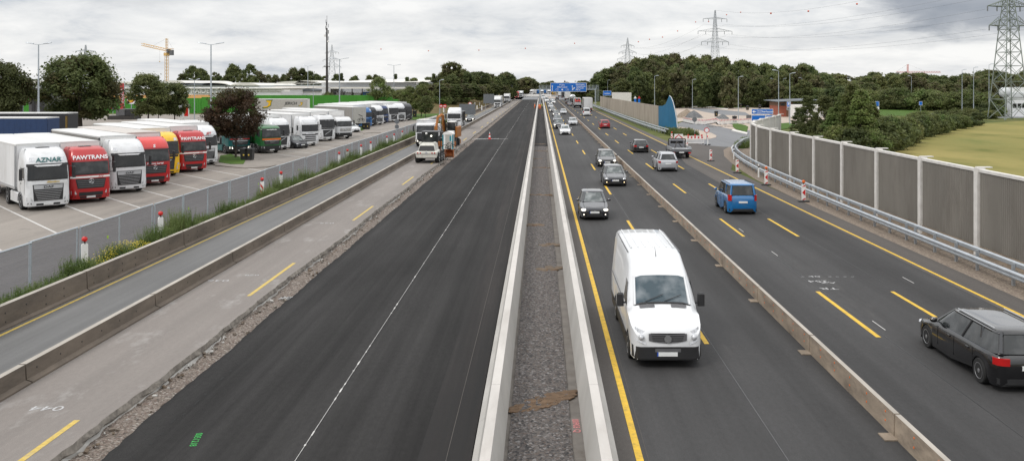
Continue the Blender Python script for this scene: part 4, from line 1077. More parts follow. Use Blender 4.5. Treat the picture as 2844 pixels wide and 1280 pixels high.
for px, lb in BC:
    X = -18.25; Y = -X*FPX/(VX-px)
    beacon((X, Y), lb, board='stripes' if px == 728 else 'white', tall=1.22, rz=R(-20) if px == 728 else R(60))
for px, py, lm, lb in [(2232,561,'dark','nearest red arrow board with an orange lamp beside the guardrail'),(2128,515,'dark','second red arrow board with an orange lamp, between two plain ones and the nearest'),(2047.5,480.5,0,'arrow board without a lamp at the bend of the guardrail'),(1974,448,0,'arrow board standing alone in the mouth of the closed exit'),(1907.6,424,0,'arrow board just behind the grey flatbed pickup'),(1866,396,'red','striped board with a red lamp at the end of the far guardrail')]:
    x, y = G(px, py); beacon((x, y), lb, lamp=lm, arrow=px > 1870, board='stripes', group='arrow boards closing the exit')

# guardrails
def path_pts(path, step):
    out = []; 
    for (a, b), (c, d) in zip(path, path[1:]):
        l = math.hypot(c-a, d-b); n = max(1, round(l/step))
        for k in range(n): out.append((a+(c-a)*k/n, b+(d-b)*k/n))
    out.append(path[-1]); return out
def smooth_path(path, it=2):
    for _ in range(it):
        q = [path[0]]
        for (a, b), (c, d) in zip(path, path[1:]): q += [(a*.75+c*.25, b*.75+d*.25), (a*.25+c*.75, b*.25+d*.75)]
        q.append(path[-1]); path = q
    return path
def normals(pts):
    out = []
    for i in range(len(pts)):
        a = pts[max(0, i-1)]; b = pts[min(len(pts)-1, i+1)]; dx, dy = b[0]-a[0], b[1]-a[1]; l = math.hypot(dx, dy) or 1
        out.append((dy/l, -dx/l))
    return out
def sweep(mb, pts, prof, m, closed=True, zoff=0):
    nn = normals(pts)
    rings = [[(p[0]+n[0]*u, p[1]+n[1]*u, z+zoff) for u, z in prof] for p, n in zip(pts, nn)]
    mb.loft(rings, m, closed=closed, cap0=closed, cap1=closed)
wbeam = [(-.0,-.155),(-.04,-.12),(-.08,-.10),(-.08,-.05),(-.03,-.02),(-.03,.02),(-.08,.05),(-.08,.10),(-.04,.12),(0,.155),(.012,.155),(-.02,.10),(-.02,-.10),(.012,-.155)]
def guardrail(label, path, maxposts=100, step=2.0, double=True, name='guardrail', tallrail=True):
    t = thing(name, label, 'guardrail', (0,0,0))
    sp = path_pts(smooth_path(path), 1.0)
    mb = MB(); sweep(mb, sp, [(u-.06, z+.50) for u, z in wbeam], 'galvanised'); mb.build('lower_rail', t, smooth=50)
    if tallrail:
        mb = MB(); sweep(mb, [(p[0]+n[0]*.30, p[1]+n[1]*.30) for p, n in zip(sp, normals(sp))], [(-.07,.74),(-.07,.88),(.0,.93),(.07,.88),(.07,.74),(0,.70)], 'galvanised'); mb.build('upper_rail', t, smooth=50)
    # posts every 2 m
    acc = 0; prev = sp[0]; cnt = 0; nn = normals(sp)
    for p, n in zip(sp, nn):
        acc += math.hypot(p[0]-prev[0], p[1]-prev[1]); prev = p
        if acc >= step and cnt < maxposts:
            acc -= step; cnt += 1
            mb = MB(); x, y = p[0]+n[0]*.16, p[1]+n[1]*.16
            mb.box(x-.05, x+.05, y-.055, y+.055, -.1, .86 if tallrail else .6, 'galvanised'); mb.box(p[0]-.06, x+.16, y-.03, y+.03, .42, .56, 'galvanised')
            if cnt < 2: post = mb.build('post', t, smooth=0); x0, y0 = x, y
            else: mb.build('post', t, smooth=0)
    return t
guardrail('double galvanised guardrail along the foot of the noise barrier, curving into the exit', [(18.1,20),(18.12,50),(18.3,62),(18.7,74),(19.4,84),(20.6,94),(22.2,102),(25.6,112)])
guardrail('distant galvanised guardrail between the road and the grass verge with the old wall', [(19.6,137),(19.0,150),(18.5,200),(18.4,330)], 96)
mb = MB(); mb.prism([(25.0,109.4),(27.2,114.5),(27.0,114.6),(24.7,109.7)], .42, .95, 'galvanised'); o = mb.build('guardrail_end', None, smooth=0); tag(o, 'flat grey end shield of the guardrail at the tip of the curve', 'guardrail end')
for px, py, lb in [(2038,425,'white delineator post at the tip of the curved guardrail'),(2107,492,'white delineator post in front of the third concrete post of the noise barrier')]:
    Yq = 92 if px < 2100 else 74; Xq = at(px, Yq)
    t = thing('delineator_post', lb, 'delineator', (Xq, Yq, 0), 0, 'white delineator posts'); mb = MB(); mb.bbox(-.06, .06, -.05, .05, 0, 1.1, .02, 'board_white'); p = mb.build('post', t); mb = MB(); mb.box(-.065, .065, -.056, .056, .82, .96, 'plastic_black'); mb.build('black_band', p)

# noise barrier: panels, posts, coping
nt = thing('noise_barrier', 'long grey-brown ribbed noise barrier with white concrete posts beside the near guardrail', 'noise barrier', (20, 30, 0))
nodes = [(20.0, 22.2+6*k) for k in range(10)] + [(20.25,82.2),(21.15,88.2),(22.7,93.6),(24.6,98.4),(26.6,103.2),(28.6,108.0),(30.6,113)]
for i, (p, q) in enumerate(zip(nodes, nodes[1:])):
    dx, dy = q[0]-p[0], q[1]-p[1]; l = math.hypot(dx, dy); ux, uy = dx/l, dy/l; nx_, ny_ = -uy, ux   # faces the road (-x)
    mb = MB(); nr = int(l/.17) if i < 11 else int(l/.3); v = []
    for k in range(nr*4+1):
        s_ = l*k/(nr*4); d = .065 if (k % 4) in (1, 2) else .01
        for z in (.45, 3.78): v.append((p[0]-20+ux*s_+nx_*(.02+d), p[1]-30+uy*s_+ny_*(.02+d), z))
    mb.add(v, [(2*k, 2*k+2, 2*k+3, 2*k+1) for k in range(nr*4)], 'noise_panel')
    b0 = (p[0]-20+nx_*.01, p[1]-30+ny_*.01); b1 = (q[0]-20+nx_*.01, q[1]-30+ny_*.01)
    e = .10
    mb.prism([b0, b1, (b1[0]-nx_*e, b1[1]-ny_*e), (b0[0]-nx_*e, b0[1]-ny_*e)], .44, 3.79, 'noise_post' if i > 10 else 'noise_panel')
    mb.build('panel', nt, smooth=0)
    mb = MB(); mb.prism([(b0[0]+nx_*.06,b0[1]+ny_*.06),(b1[0]+nx_*.06,b1[1]+ny_*.06),(b1[0]-nx_*.15,b1[1]-ny_*.15),(b0[0]-nx_*.15,b0[1]-ny_*.15)], 0, .44, 'barrier_tan'); mb.build('plinth', nt, smooth=0)
    mb = MB(); mb.prism([(b0[0]+nx_*.10,b0[1]+ny_*.10),(b1[0]+nx_*.10,b1[1]+ny_*.10),(b1[0]-nx_*.16,b1[1]-ny_*.16),(b0[0]-nx_*.16,b0[1]-ny_*.16)], 3.79, 3.92, 'noise_post'); mb.build('coping', nt, smooth=0)
for p in nodes:
    mb = MB(); mb.box(p[0]-20-.17, p[0]-20+.20, p[1]-30-.17, p[1]-30+.17, -.1, 3.97, 'noise_post'); mb.box(p[0]-20-.12, p[0]-20+.55, p[1]-30-.13, p[1]-30+.13, 3.973, 4.02, 'noise_post'); mb.build('post', nt, smooth=0)
# old wall with blue end
ot = thing('noise_wall', 'older stained concrete noise wall behind the grass verge, ending in a blue curved fin', 'noise wall', (20,150,0))
pts = [(20.9,156.5),(20.55,175),(20.2,200),(19.9,225),(19.7,250),(19.6,290)]
for (a, b), (c, d) in zip(pts, pts[1:]):
    n = max(1, int(math.hypot(c-a, d-b)/5))
    for k in range(n):
        x0, y0, x1, y1 = a+(c-a)*k/n, b+(d-b)*k/n, a+(c-a)*(k+1)/n, b+(d-b)*(k+1)/n
        mb = MB(); hh = 4.0
        mb.prism([(x0-20,y0-150+.015),(x1-20,y1-150-.015),(x1-19.8,y1-150-.015),(x0-19.8,y0-150+.015)], -.1, hh, 'noise_old'); mb.build('wall_panel', ot, smooth=0)
mb = MB(); fin = [(20.93,156.3),(21.3,154.6),(21.7,153.2),(21.95,152.3),(22.12,151.8),(22.3,151.2),(22.5,150.6),(22.72,150.0),(22.92,149.5),(23.08,149.1)]
tops = [4.0,4.15,5.75,5.35,4.3,2.6,.4]
tops = [4.0,4.02,4.35,5.2,5.85,5.6,4.9,3.7,2.2,.3]
v = []
for (x, y), z in zip(fin, tops): v += [(x-20,y-150,-.1),(x-20,y-150,z),(x-19.75,y-149.9,z),(x-19.75,y-149.9,-.1)]
mb.add(v, [(i*4+k, (i+1)*4+k, (i+1)*4+(k+1) % 4, i*4+(k+1) % 4) for i in range(9) for k in range(4)]+[(0,1,2,3)], 'teal_panel'); mb.build('blue_fin', ot, smooth=0)
mb = MB()
for i in range(4, 9):
    (x, y), z = fin[i], tops[i]; (x1, y1), z1 = fin[i+1], tops[i+1]; mb.beam((x-19.88,y-150,z+.03),(x1-19.88,y1-150,z1+.03),.11,'noise_post')
mb.build('white_rim', ot, smooth=0)
# noise wall far upper piece
mb = MB(); mb.prism([(24,296),(30,292),(30.2,292.3),(24.2,296.3)], 0, 5.2, 'noise_post'); tag(mb.build('concrete_wall_slab', smooth=0), 'short pale concrete wall under the small blue sign beyond the gantry', 'wall')

# ================================================================ SIGNS, GANTRY, LAMPS
def up_arrow(mb, x, z0, z1, w, y):
    mb.poly([(x-w*.25,y,z0),(x+w*.25,y,z0),(x+w*.25,y,z1-w*.9),(x-w*.25,y,z1-w*.9)], 'sign_white'); mb.poly([(x-w,y,z1-w*.9),(x+w,y,z1-w*.9),(x,y,z1)], 'sign_white')
GY = 351.0
g = thing('sign_gantry', 'grey steel gantry carrying the large blue direction sign over the departing lanes', 'gantry', (0, GY, 0))
mb = MB()
for z in (5.9, 6.35): mb.box(at(1497,GY), at(1656,GY), .2, .5, z-.12, z+.12, 'pole_grey')
mb.box(at(1497,GY), at(1656,GY), .2, 1.3, 5.70, 5.77, 'pole_grey')
mb.build('beam', g, smooth=0)
mb = MB(); x = at(1498, GY)
while x < at(1663, GY):
    mb.box(x-.07, x+.07, .1, .22, 5.9, 7.55, 'pole_grey'); x += 1.42
for z in (7.5, 6.9): mb.box(at(1497,GY), at(1663,GY), .12, .2, z-.06, z+.06, 'pole_grey')
mb.build('walkway_railing', g, smooth=0)
mb = MB(); x = at(1654, GY); mb.box(x-.25, x+.25, .1, .7, 0, 6.2, 'pole_grey'); mb.box(x-.6, x+.6, -.1, .9, 0, .5, 'concrete_wall'); mb.build('column', g, smooth=0)
mb = MB(); x = at(1500, GY); mb.box(x-.25, x+.25, .1, .7, 0, 6.2, 'pole_grey'); mb.build('column', g, smooth=0)
mb = MB(); x = at(1661, GY)
for s_ in (-.3, .3): mb.box(x+s_-.04, x+s_+.04, .2, .3, 1.2, 7.5, 'pole_grey')
for k in range(16): mb.box(x-.3, x+.3, .22, .28, 1.3+k*.4, 1.36+k*.4, 'pole_grey')
mb.build('ladder', g, smooth=0)
x0, x1, z0, z1 = at(1529,GY), at(1629,GY), H+(VY-255.3)*GY/FPX, H+(VY-230.3)*GY/FPX
mb = MB(); mb.box(x0, x1, -.15, .05, z0, z1, 'sign_white'); sp_ = mb.build('sign_panel', g, smooth=0)
mb = MB(); mb.box(x0+.14, x1-.14, -.17, -.16, z0+.14, z1-.14, 'sign_blue'); sb = mb.build('sign_face', sp_, smooth=0)
zz = lambda py: H+(VY-py)*GY/FPX
mb = MB(); up_arrow(mb, at(1534.3,GY), zz(252.3), zz(238), .36, -.18); up_arrow(mb, at(1589.5,GY), zz(251.8), zz(237.8), .36, -.18)
xa = at(1590,GY); mb.poly([(xa,-.18,zz(249)),(xa+.25,-.18,zz(250)),(at(1595.2,GY),-.18,zz(245.5)),(at(1594.4,GY),-.18,zz(244.2))], 'sign_white'); mb.poly([(at(1592.5,GY),-.18,zz(243.4)),(at(1596.8,GY),-.18,zz(243)),(at(1596,GY),-.18,zz(247))], 'sign_white')
xc, zc = at(1561.4,GY), zz(249.6)
for a in (0,): mb.poly([(xc-.36,-.18,zc),(xc,-.18,zc-.36),(xc+.36,-.18,zc),(xc,-.18,zc+.42)], 'sign_white')
for px in (1547.7, 1575.6):
    xx = at(px,GY)
    for (a, b, c, d) in ((-.6,.6,.28,.33),(-.6,.6,-.33,-.28),(-.6,-.54,-.33,.33),(.54,.6,-.33,.33)): mb.box(xx+a, xx+b, -.185, -.178, zc+c, zc+d, 'sign_white')
mb.build('sign_symbols', sp_, smooth=0)
def st(s_, px, py, size, al='CENTER', par=sp_, Y=GY, y=-.18, w=1.0, m='sign_white'): return text(s_, size, m, par, (at(px,Y), y, H+(VY-py)*Y/FPX), align=al, thick=.01, width=w)
st('Kreuz', 1561, 236.6, .72, w=1.15); st('Oberhausen', 1561.5, 242.6, .72, w=1.12); st('2', 1547.7, 249.5, .48); st('3', 1575.6, 249.5, .48)
for s_, py in (('Oberhausen',235.2),('-Königshardt',240.3),('-Sterkrade',245.3),('500 m',250.2)): st(s_, 1598.6 if s_[0] != '-' else 1599.5, py, .66, 'LEFT', w=1.1)
# rear of a sign on the left
GL = 430.0; g2 = thing('sign_gantry', 'grey cantilever gantry seen from behind over the left carriageway', 'gantry', (0, GL, 0))
mb = MB(); x = at(1381, GL); mb.box(x-.35, x+.35, 0, .7, 0, 6.6, 'pole_grey'); mb.build('column', g2, smooth=0)
mb = MB(); mb.box(x, at(1424,GL), .1, .5, 6.0, 6.9, 'pole_grey'); mb.build('arm', g2, smooth=0)
mb = MB(); mb.box(at(1400.5,GL), at(1424,GL), -.1, .05, zz(251.5)+.3, H+(VY-231)*GL/FPX, 'plastic_grey')
for k in range(8): xx = at(1401+k*3.2,GL); mb.box(xx, xx+.08, -.22, -.101, 5.3, 8.5, 'pole_grey')
mb.build('sign_back', g2, smooth=0)

def sign_post(name, label, px, Y, boards, hpole, cat='sign', dx=(0,), group=None, r=.04):
    t = thing(name, label, cat, (at(px, Y), Y, 0), 0, group)
    for d in dx: mb = MB(); mb.cyl((d,0,0), (d,0,hpole), r, n=8, m='pole_grey'); mb.build('pole', t)
    for fn in boards: fn(t)
    return t
def disc(z, r, m, ring=None, x=0, y=-.06):
    def f(t):
        mb = MB(); mb.cyl((x,y,z), (x,y+.03,z), r, n=28, m=ring or m); o = mb.build('sign_disc', t)
        if ring: mb = MB(); mb.cyl((x,y-.008,z), (x,y+.01,z), r*.74, n=28, m=m); mb.build('sign_face', o)
    return f
def rect(x0, x1, z0, z1, m='sign_blue', txt=None, border=True, y=-.05, extra=None):
    def f(t):
        mb = MB(); mb.box(x0, x1, y, y+.04, z0, z1, 'sign_white' if border else m); o = mb.build('sign_panel', t, smooth=0)
        if border: b = min(.05, (z1-z0)*.07); mb = MB(); mb.box(x0+b, x1-b, y-.006, y-.001, z0+b, z1-b, m); mb.build('sign_face', o, smooth=0)
        for q in (txt or []): text(q[0], q[3], q[4] if len(q) > 4 else 'sign_white', o, (q[1], y-.012, q[2]), thick=.003)
        if extra: extra(o, y-.012)
    return f
sign_post('no_entry_sign', 'round white sign with a red ring on a thin pole beside the closed exit barrier', 1962.5, 113.2, [disc(1.92, .34, 'sign_white', 'sign_red')], 2.2)
sign_post('round_sign', 'round sign seen from its dark back, on a tall thin pole by the splitter island', 1929, 134, [disc(2.48, .37, 'sign_grey')], 2.8)
def arr(o, y):
    mb = MB(); mb.poly([(-1.62,y,3.45),(-1.30,y,3.68),(-1.30,y,3.52),(-1.02,y,3.52),(-1.02,y,3.38),(-1.30,y,3.38),(-1.30,y,3.22)], 'sign_white')
    for (a, b, c, d) in ((-.85,-.25,3.62,3.66),(-.85,-.25,3.24,3.28),(-.85,-.81,3.24,3.66),(-.29,-.25,3.24,3.66)): mb.box(a, b, y-.003, y, c, d, 'sign_white')
    mb.build('sign_symbols', o, smooth=0)
def arr2(o, y):
    mb = MB(); mb.poly([(1.62,y,2.42),(1.30,y,2.65),(1.30,y,2.49),(.98,y,2.49),(.98,y,2.35),(1.30,y,2.35),(1.30,y,2.19)], 'sign_white'); mb.build('sign_symbols', o, smooth=0)
sign_post('direction_sign', 'blue two-part direction sign to Oberhausen and parking above the end of the noise barrier', 2117, 141, [rect(-1.72,1.72,3.05,3.88,txt=[('3',-.55,3.45,.38),('Oberhausen',.72,3.45,.42)],extra=arr), rect(-1.72,.5,1.98,2.9), rect(.55,1.72,1.98,2.9,txt=[('P',.78,2.42,.5)],extra=arr2)], 3.9, dx=(-1.2,1.2))
sign_post('parking_sign', 'small blue parking sign on a post in front of the brick building', 2190.5, 190, [rect(-.4,.4,3.0,4.1,txt=[('P',0,3.55,.85)]), rect(-.4,.4,2.3,2.85,'sign_grey')], 4.1)
sign_post('parking_sign', 'small blue sign with a white symbol panel in front of the forest meadow', 2436.5, 200, [rect(-.42,.42,2.9,4.0), rect(-.42,.42,1.9,2.75,'sign_white')], 4.0)
sign_post('parking_sign', 'small blue sign farther right at the edge of the forest meadow', 2557, 235, [rect(-.45,.45,2.3,3.3)], 3.3)
sign_post('direction_sign', 'small blue sign above the far end of the old noise wall', 1685.5, 300, [rect(-1.3,1.5,4.1,5.7,txt=[('Ausfahrt',.1,4.8,.55)])], 5.7, dx=(-1,1))
sign_post('warning_sign', 'white triangular warning sign above a blue plate behind the old noise wall', 1764, 240, [rect(-.3,.3,2.9,3.9,border=False), lambda t: MB().add([(-.42,-.08,4.0),(.42,-.08,4.0),(0,-.08,4.75),(-.42,-.04,4.0),(.42,-.04,4.0),(0,-.04,4.75)], [(0,1,2),(3,5,4),(0,3,4,1),(1,4,5,2),(2,5,3,0)], 'sign_white').build('triangle', t, smooth=0)], 4.6)
sign_post('warning_sign', 'red-edged triangular sign with a blue plate, right of the white triangular one', 1775, 240, [rect(-.3,.3,2.9,3.9,border=False), lambda t: MB().add([(-.42,-.08,4.0),(.42,-.08,4.0),(0,-.08,4.75),(-.42,-.04,4.0),(.42,-.04,4.0),(0,-.04,4.75)], [(0,1,2),(3,5,4),(0,3,4,1),(1,4,5,2),(2,5,3,0)], 'sign_red').build('triangle', t, smooth=0)], 4.6)
for i, px in enumerate((1224.5, 1235.5)):
    sign_post('no_entry_sign', 'red no-entry disc on a post at the lorry park entrance, %s of the pair' % ('left' if i == 0 else 'right'), px, 172, [disc(3.6, .36, 'sign_red'), rect(-.26,.26,3.53,3.67,'sign_white',border=False,y=-.08)], 3.9, group='no-entry signs at the lorry park entrance')
sign_post('no_entry_sign', 'red and white round sign on a single post among the white boards', 1305.5, 205, [disc(3.3, .42, 'sign_white', 'sign_red')], 3.6)
sign_post('blue_sign', 'grey-blue back of a sign on the left bank near the approaching lorries', 1357.5, 262, [rect(-1.6,1.6,2.2,5.0,'sign_grey',border=False)], 5.0, dx=(-1,1))
sign_post('road_sign', 'wide dark grey sign seen from behind beside the grass bank', 1300, 190, [rect(-1.9,1.6,1.4,3.6,'sign_grey',border=False)], 3.6, dx=(-1.3,1))
sign_post('round_sign', 'pair of dark round sign backs on one post by the fence', 1102.5, 122, [disc(2.65,.32,'sign_grey',y=-.1), disc(1.95,.30,'sign_grey',y=-.1), ], 3.0)
# lamps
def lamp(px, Y, h, label, double=False, r=.10, m='pole_grey', arm=1.3, group='street lamps', face=1):
    t = thing('street_lamp', label, 'street lamp', (at(px, Y), Y, 0), 0, group)
    mb = MB(); mb.cyl((0,0,0), (0,0,h*.28), r*1.25, r*1.1, 10, m); mb.cyl((0,0,h*.28), (0,0,h), r*.95, r*.55, 10, m); mb.build('pole', t)
    for s_ in ((-1, 1) if double else (face,)):
        mb = MB(); mb.cyl((0,0,h-.05), (s_*arm*.55,0,h+.10), .05, n=6, m=m); 
        a, b = s_*arm*.45, s_*arm*1.2
        rings = []
        for k in range(6):
            u = k/5; x = a+(b-a)*u; w_ = .06+.16*math.sin(math.pi*min(1, u*.85+.15)); z = h+.1+.18*u*(1 if double else .3)
            rings.append([(x,-w_,z),(x,-w_*.6,z+.09),(x,w_*.6,z+.09),(x,w_,z),(x,w_*.7,z-.05),(x,-w_*.7,z-.05)])
        mb.loft(rings, 'pole_grey' if not double else 'galvanised'); mb.build('lamp_head', t)
    return t
LG = 'twin-armed lamps of the lorry park'
lamp(107, 137, 14, 'tall twin-armed lamp left of the largest tree', True, .15, arm=1.7, group=LG)
lamp(586, 137, 14, 'tall twin-armed lamp behind the red-leaved maple', True, .15, arm=1.7, group=LG)
lamp(943, 215, 14, 'twin-armed lamp right of the dark radio mast', True, .15, arm=1.9, group=LG)
lamp(1094, 290, 14.1, 'twin-armed lamp in front of the white warehouse', True, .15, arm=1.9, group=LG)
lamp(855, 300, 14.1, 'slim twin-armed lamp left of the dark radio mast', True, .12, arm=1.3, group=LG)
lamp(870, 215, 8, 'short lamp beside the lettered grey trailer', False, .08, group=LG)
lamp(540, 170, 8.6, 'short lamp with a flat head between the green wall trees', True, .09, arm=.9, group=LG)
lamp(64, 200, 5.0, 'short white-topped lamp below the canopy on the far left', False, .08, group=LG)
lamp(1221, 172, 8.6, 'single lamp post behind the excavator arm', False, .07, arm=.7, group=LG)
LR = [(1818,230,10,'-lamp right of the twin posts, behind the old wall',1),(1838,290,9.4,'-shorter lamp just above the blue fin',-1),(1923,275,9.3,'-lamp behind the sand pile',1),(2023,316,9.8,'-lamp at the rear edge of the rest area, left of centre',1),(2050.5,200,9.5,'-lamp behind the round dark sign',1),(2148,320,9.9,'-lamp behind the blue direction sign',-1),(2162.5,156,10.2,'-tall lamp between the direction sign and the brick building',-1),(2175.5,318,9.9,'-thin lamp left of the brick building roof',1),(2193.5,171,9.9,'-tall lamp in front of the brick building',1),(2199.5,330,9.9,'-thin lamp over the brick building roof',-1),(2227.5,300,10.0,'-lamp over the right end of the flat roof',-1),(2362,300,10.1,'-lamp rising from the birch trees',-1),(2531.5,279,10.4,'-lamp in front of the forest, over the small meadow',-1),(1687.6,408,9.8,'-first lamp beyond the gantry',1),(1703,408,9.8,'-left lamp of a close pair beyond the gantry',1),(1707.5,400,9.6,'-right lamp of a close pair beyond the gantry',1),(1735,395,9.8,'-lamp alone in front of the dark forest',1),(1770,335,9.9,'-left of two posts close together above the warning signs',1),(1774,335,9.9,'-right of two posts close together above the warning signs',-1),(2672,230,11.6,'-lamp left of two others near the pylon',1),(2704,225,12.1,'-middle lamp of three near the pylon',1),(2746.8,220,12.8,'-tallest lamp of three near the pylon',1)]
for px, Y, h, lb, fc in LR: lamp(px, Y, h, 'slim'+' '+lb[1:] if not lb.startswith('-tall') else lb[1:], False, .085, arm=.95, group='lamps around the new rest area', face=fc)

# barriers of the closed exit
def fence_barrier(loc, rz, W, label, group, lamps=0, stripes=True):
    t = thing('barrier_fence', label, 'barrier fence', (loc[0], loc[1], 0), rz, group)
    mb = MB(); mb.box(-W/2, W/2, -.03, .03, .72, 1.0, 'board_white'); mb.box(-W/2, W/2, -.025, .025, .08, .20, 'board_white')
    for x in (-W/2, W/2): mb.box(x-.04, x+.04, -.035, .035, .02, 1.0, 'board_white')
    fr = mb.build('frame', t, smooth=0)
    mb = MB(); n = int(W/.13)
    for k in range(n): x = -W/2+.1+k*(W-.2)/n; mb.box(x, x+.045, -.015, .015, .2, .72, 'board_white')
    mb.build('bars', fr, smooth=0)
    mb = MB(); n = max(2, int(W/.42))
    for k in range(n): x = -W/2+W*(k+.28)/n; mb.box(x, x+W/n*.45, -.034, .034, .74, .98, 'sign_red')
    mb.build('red_stripes', fr, smooth=0)
    for k in range(lamps):
        x = -W/2+.25+k*(W-.5)/max(1, lamps-1); mb = MB(); mb.cyl((x,-.05,1.14),(x,.05,1.14),.12,n=12,m='signal_red'); mb.box(x-.04,x+.04,-.03,.03,1.0,1.06,'plastic_black'); mb.build('lamp', t)
    for s_ in (-1, 1): mb = MB(); mb.box(s_*(W/2-.1)-.1, s_*(W/2-.1)+.1, -.35, .35, .01, .09, 'plastic_black'); mb.build('foot', t, smooth=0)
fence_barrier((20.25,115.5), R(-6), 2.25, 'red and white barrier fence with three red lamps across the closed exit', 'barrier fences at the closed exit', 3)
fence_barrier((21.55,113.6), R(75), 1.3, 'short barrier fence turned end-on under the round white sign', 'barrier fences at the closed exit', 1)
bx = [(1897,338.8),(1925,345),(1958,347),(1990,341.5),(1997,347),(2030,345.5),(2062,344),(2093,342),(2125,341),(2150,340.5),(2180,340),(2210,339.5)]
k = 0
for (a, b), (c, d) in zip(bx, bx[1:]):
    p0 = G(a, b); p1 = G(c, d); l = math.hypot(p1[0]-p0[0], p1[1]-p0[1]); n = max(1, round(l/2.1))
    for i in range(n):
        if k > 24: break
        cx = p0[0]+(p1[0]-p0[0])*(i+.5)/n; cy = p0[1]+(p1[1]-p0[1])*(i+.5)/n
        fence_barrier((cx, cy), math.atan2(p1[1]-p0[1], p1[0]-p0[0]), l/n*.98, 'red and white barrier fence panel in the long row around the unfinished rest area', 'barrier fence panels around the rest area', 0); k += 1
t = thing('arrow_board', 'wide red and white chevron board at the start of the closed exit', 'arrow board', (at(1885,112),112,0))
mb = MB(); mb.box(-.55,.55,-.03,.03,.45,1.5,'board_white'); mb.build('board', t, smooth=0)
mb = MB()
for k in range(2): z = 1.15-.45*k; mb.poly([(-.5,-.035,z-.3),(0,-.035,z+.2),(.5,-.035,z-.3),(.5,-.035,z-.1),(0,-.035,z+.33),(-.5,-.035,z-.1)],'sign_red')
mb.build('chevrons', t, smooth=0); mb = MB(); mb.beam((.5,.0,.5),(.7,.6,.02),.05,'board_white'); mb.beam((-.5,.0,.5),(-.5,.6,.02),.05,'board_white'); mb.build('leg', t)
# piles, bins, stuff in the rest area
def heap(name, label, px, py, wpx, hh, m, seed):
    x, y = G(px, py); w_ = wpx*y/FPX/2; q = random.Random(seed); mb = MB(); rings = []
    n = 26
    for k in range(9):
        u = k/8; rr_ = w_*(1-u)**.85; z = hh*(u**.9)
        rings.append([(rr_*math.cos(2*math.pi*i/n)*(1+.06*q.uniform(-1,1))+w_*.08*u, .8*rr_*math.sin(2*math.pi*i/n)*(1+.06*q.uniform(-1,1)), z+q.uniform(-.05,.05)*hh*.3) for i in range(n)])
    mb.loft(rings, m); o = mb.build(name, None, smooth=80); o.location = (x, y+w_*.6, 0); tag(o, label, 'pile')
heap('sand_pile', 'tall brown pile of earth behind the barrier fences', 1908, 327.5, 62, 2.0, 'pile_brown', 1)
heap('gravel_pile', 'dark grey gravel pile overlapping the brown one on its right', 1928, 328, 56, 1.75, 'pile_grey', 2)
heap('gravel_pile', 'low grey gravel pile beside the rubbish bin', 2008, 331, 42, 1.1, 'pile_grey', 3)
def wbin(px, py, label, group='rubbish bins in the unfinished rest area', sc=1.0, dbl=False):
    x, y = G(px, py); t = thing('litter_bin', label, 'bin', (x, y, 0), 0, group)
    for s_ in (0,):
        mb = MB(); mb.loft([[(s_+a*.26*sc,b*.30*sc,.06) for a,b in ((-1,-1),(1,-1),(1,1),(-1,1))],[(s_+a*.33*sc,b*.37*sc,1.0*sc) for a,b in ((-1,-1),(1,-1),(1,1),(-1,1))]],'plastic_black'); bo = mb.build('bin_body', t, smooth=0)
        mb = MB(); mb.bbox(s_-.35*sc, s_+.35*sc, -.40*sc, .38*sc, 1.0*sc, 1.12*sc, .04, 'plastic_black'); mb.sph((s_,-.1,1.12*sc),.16*sc,'plastic_grey',sc=(1,1,.5)); mb.build('lid', bo)
        mb = MB(); mb.sph((s_,-.34*sc,.62), .09, 'plastic_white' if s_ < 0 else 'gold', sc=(1,.2,1)); mb.build('sticker', bo)
wbin(680, 447, 'left black wheelie bin on the island under the red-leaved maple', 'wheelie bins in pairs', 1.15)
wbin(694, 447, 'right black wheelie bin on the island under the red-leaved maple', 'wheelie bins in pairs', 1.15)
wbin(1012, 361, 'left black bin on the second island, in front of the silver trailer', 'wheelie bins in pairs', 1.1)
wbin(1022, 361, 'right black bin on the second island, beside the blue lorry', 'wheelie bins in pairs', 1.1)
wbin(1152, 326, 'black bin on the grass beyond the last parked lorry', None, 1.35)
for px, py, lb in ((1989,324.5,'black bin beside the low grey gravel pile'),(2076,306.5,'black bin on the far kerb, left of the blue direction sign'),(2110,303,'black bin on the far kerb, just above the blue direction sign'),(2040,341,'dark bin behind the barrier fences at the grass island'),(1902,297,'small dark bin on the grass behind the blue fin'),(2057,300,'small dark bin at the forest edge')): wbin(px, py, lb, sc=1.2)
mb = MB(); x, y = G(2100, 332); 
for k in range(5): mb.bbox(x-2+k*1.3, x-1.0+k*1.3, y, y+1, .1, 1.0, .08, 'plastic_grey'); mb.box(x-2.05+k*1.3, x-.95+k*1.3, y-.05, y+1.05, 0, .12, 'wood_brown')
tag(mb.build('paving_stone_pallets', smooth=0), 'row of grey pallets of paving stones behind the barrier fences', 'pallets')
mb = MB(); x, y = G(2000, 352)
for k in range(40): mb.sph((x-2.3+4.6*rr.random(), y+rr.uniform(-.5,.5), .04), .08+.12*rr.random(), rr.choice(['soil','slab_edge']), n=6, sc=(1.5,1,.5))
tag(mb.build('rubble_line', smooth=60), 'dark line of rubble on the pale paving beside the ramp', 'rubble', kind='stuff')
# ================================================================ BUILDINGS
def Z(py, Y): return H+(VY-py)*Y/FPX
def part(name, par, fn, smooth=0):
    mb = MB(); fn(mb); return mb.build(name, par, smooth=smooth)
def bx_(mb, px0, px1, py0, py1, Y, dep, m, z0=None):
    mb.box(at(px0,Y), at(px1,Y), Y, Y+dep, Z(py1,Y) if z0 is None else z0, Z(py0,Y), m)
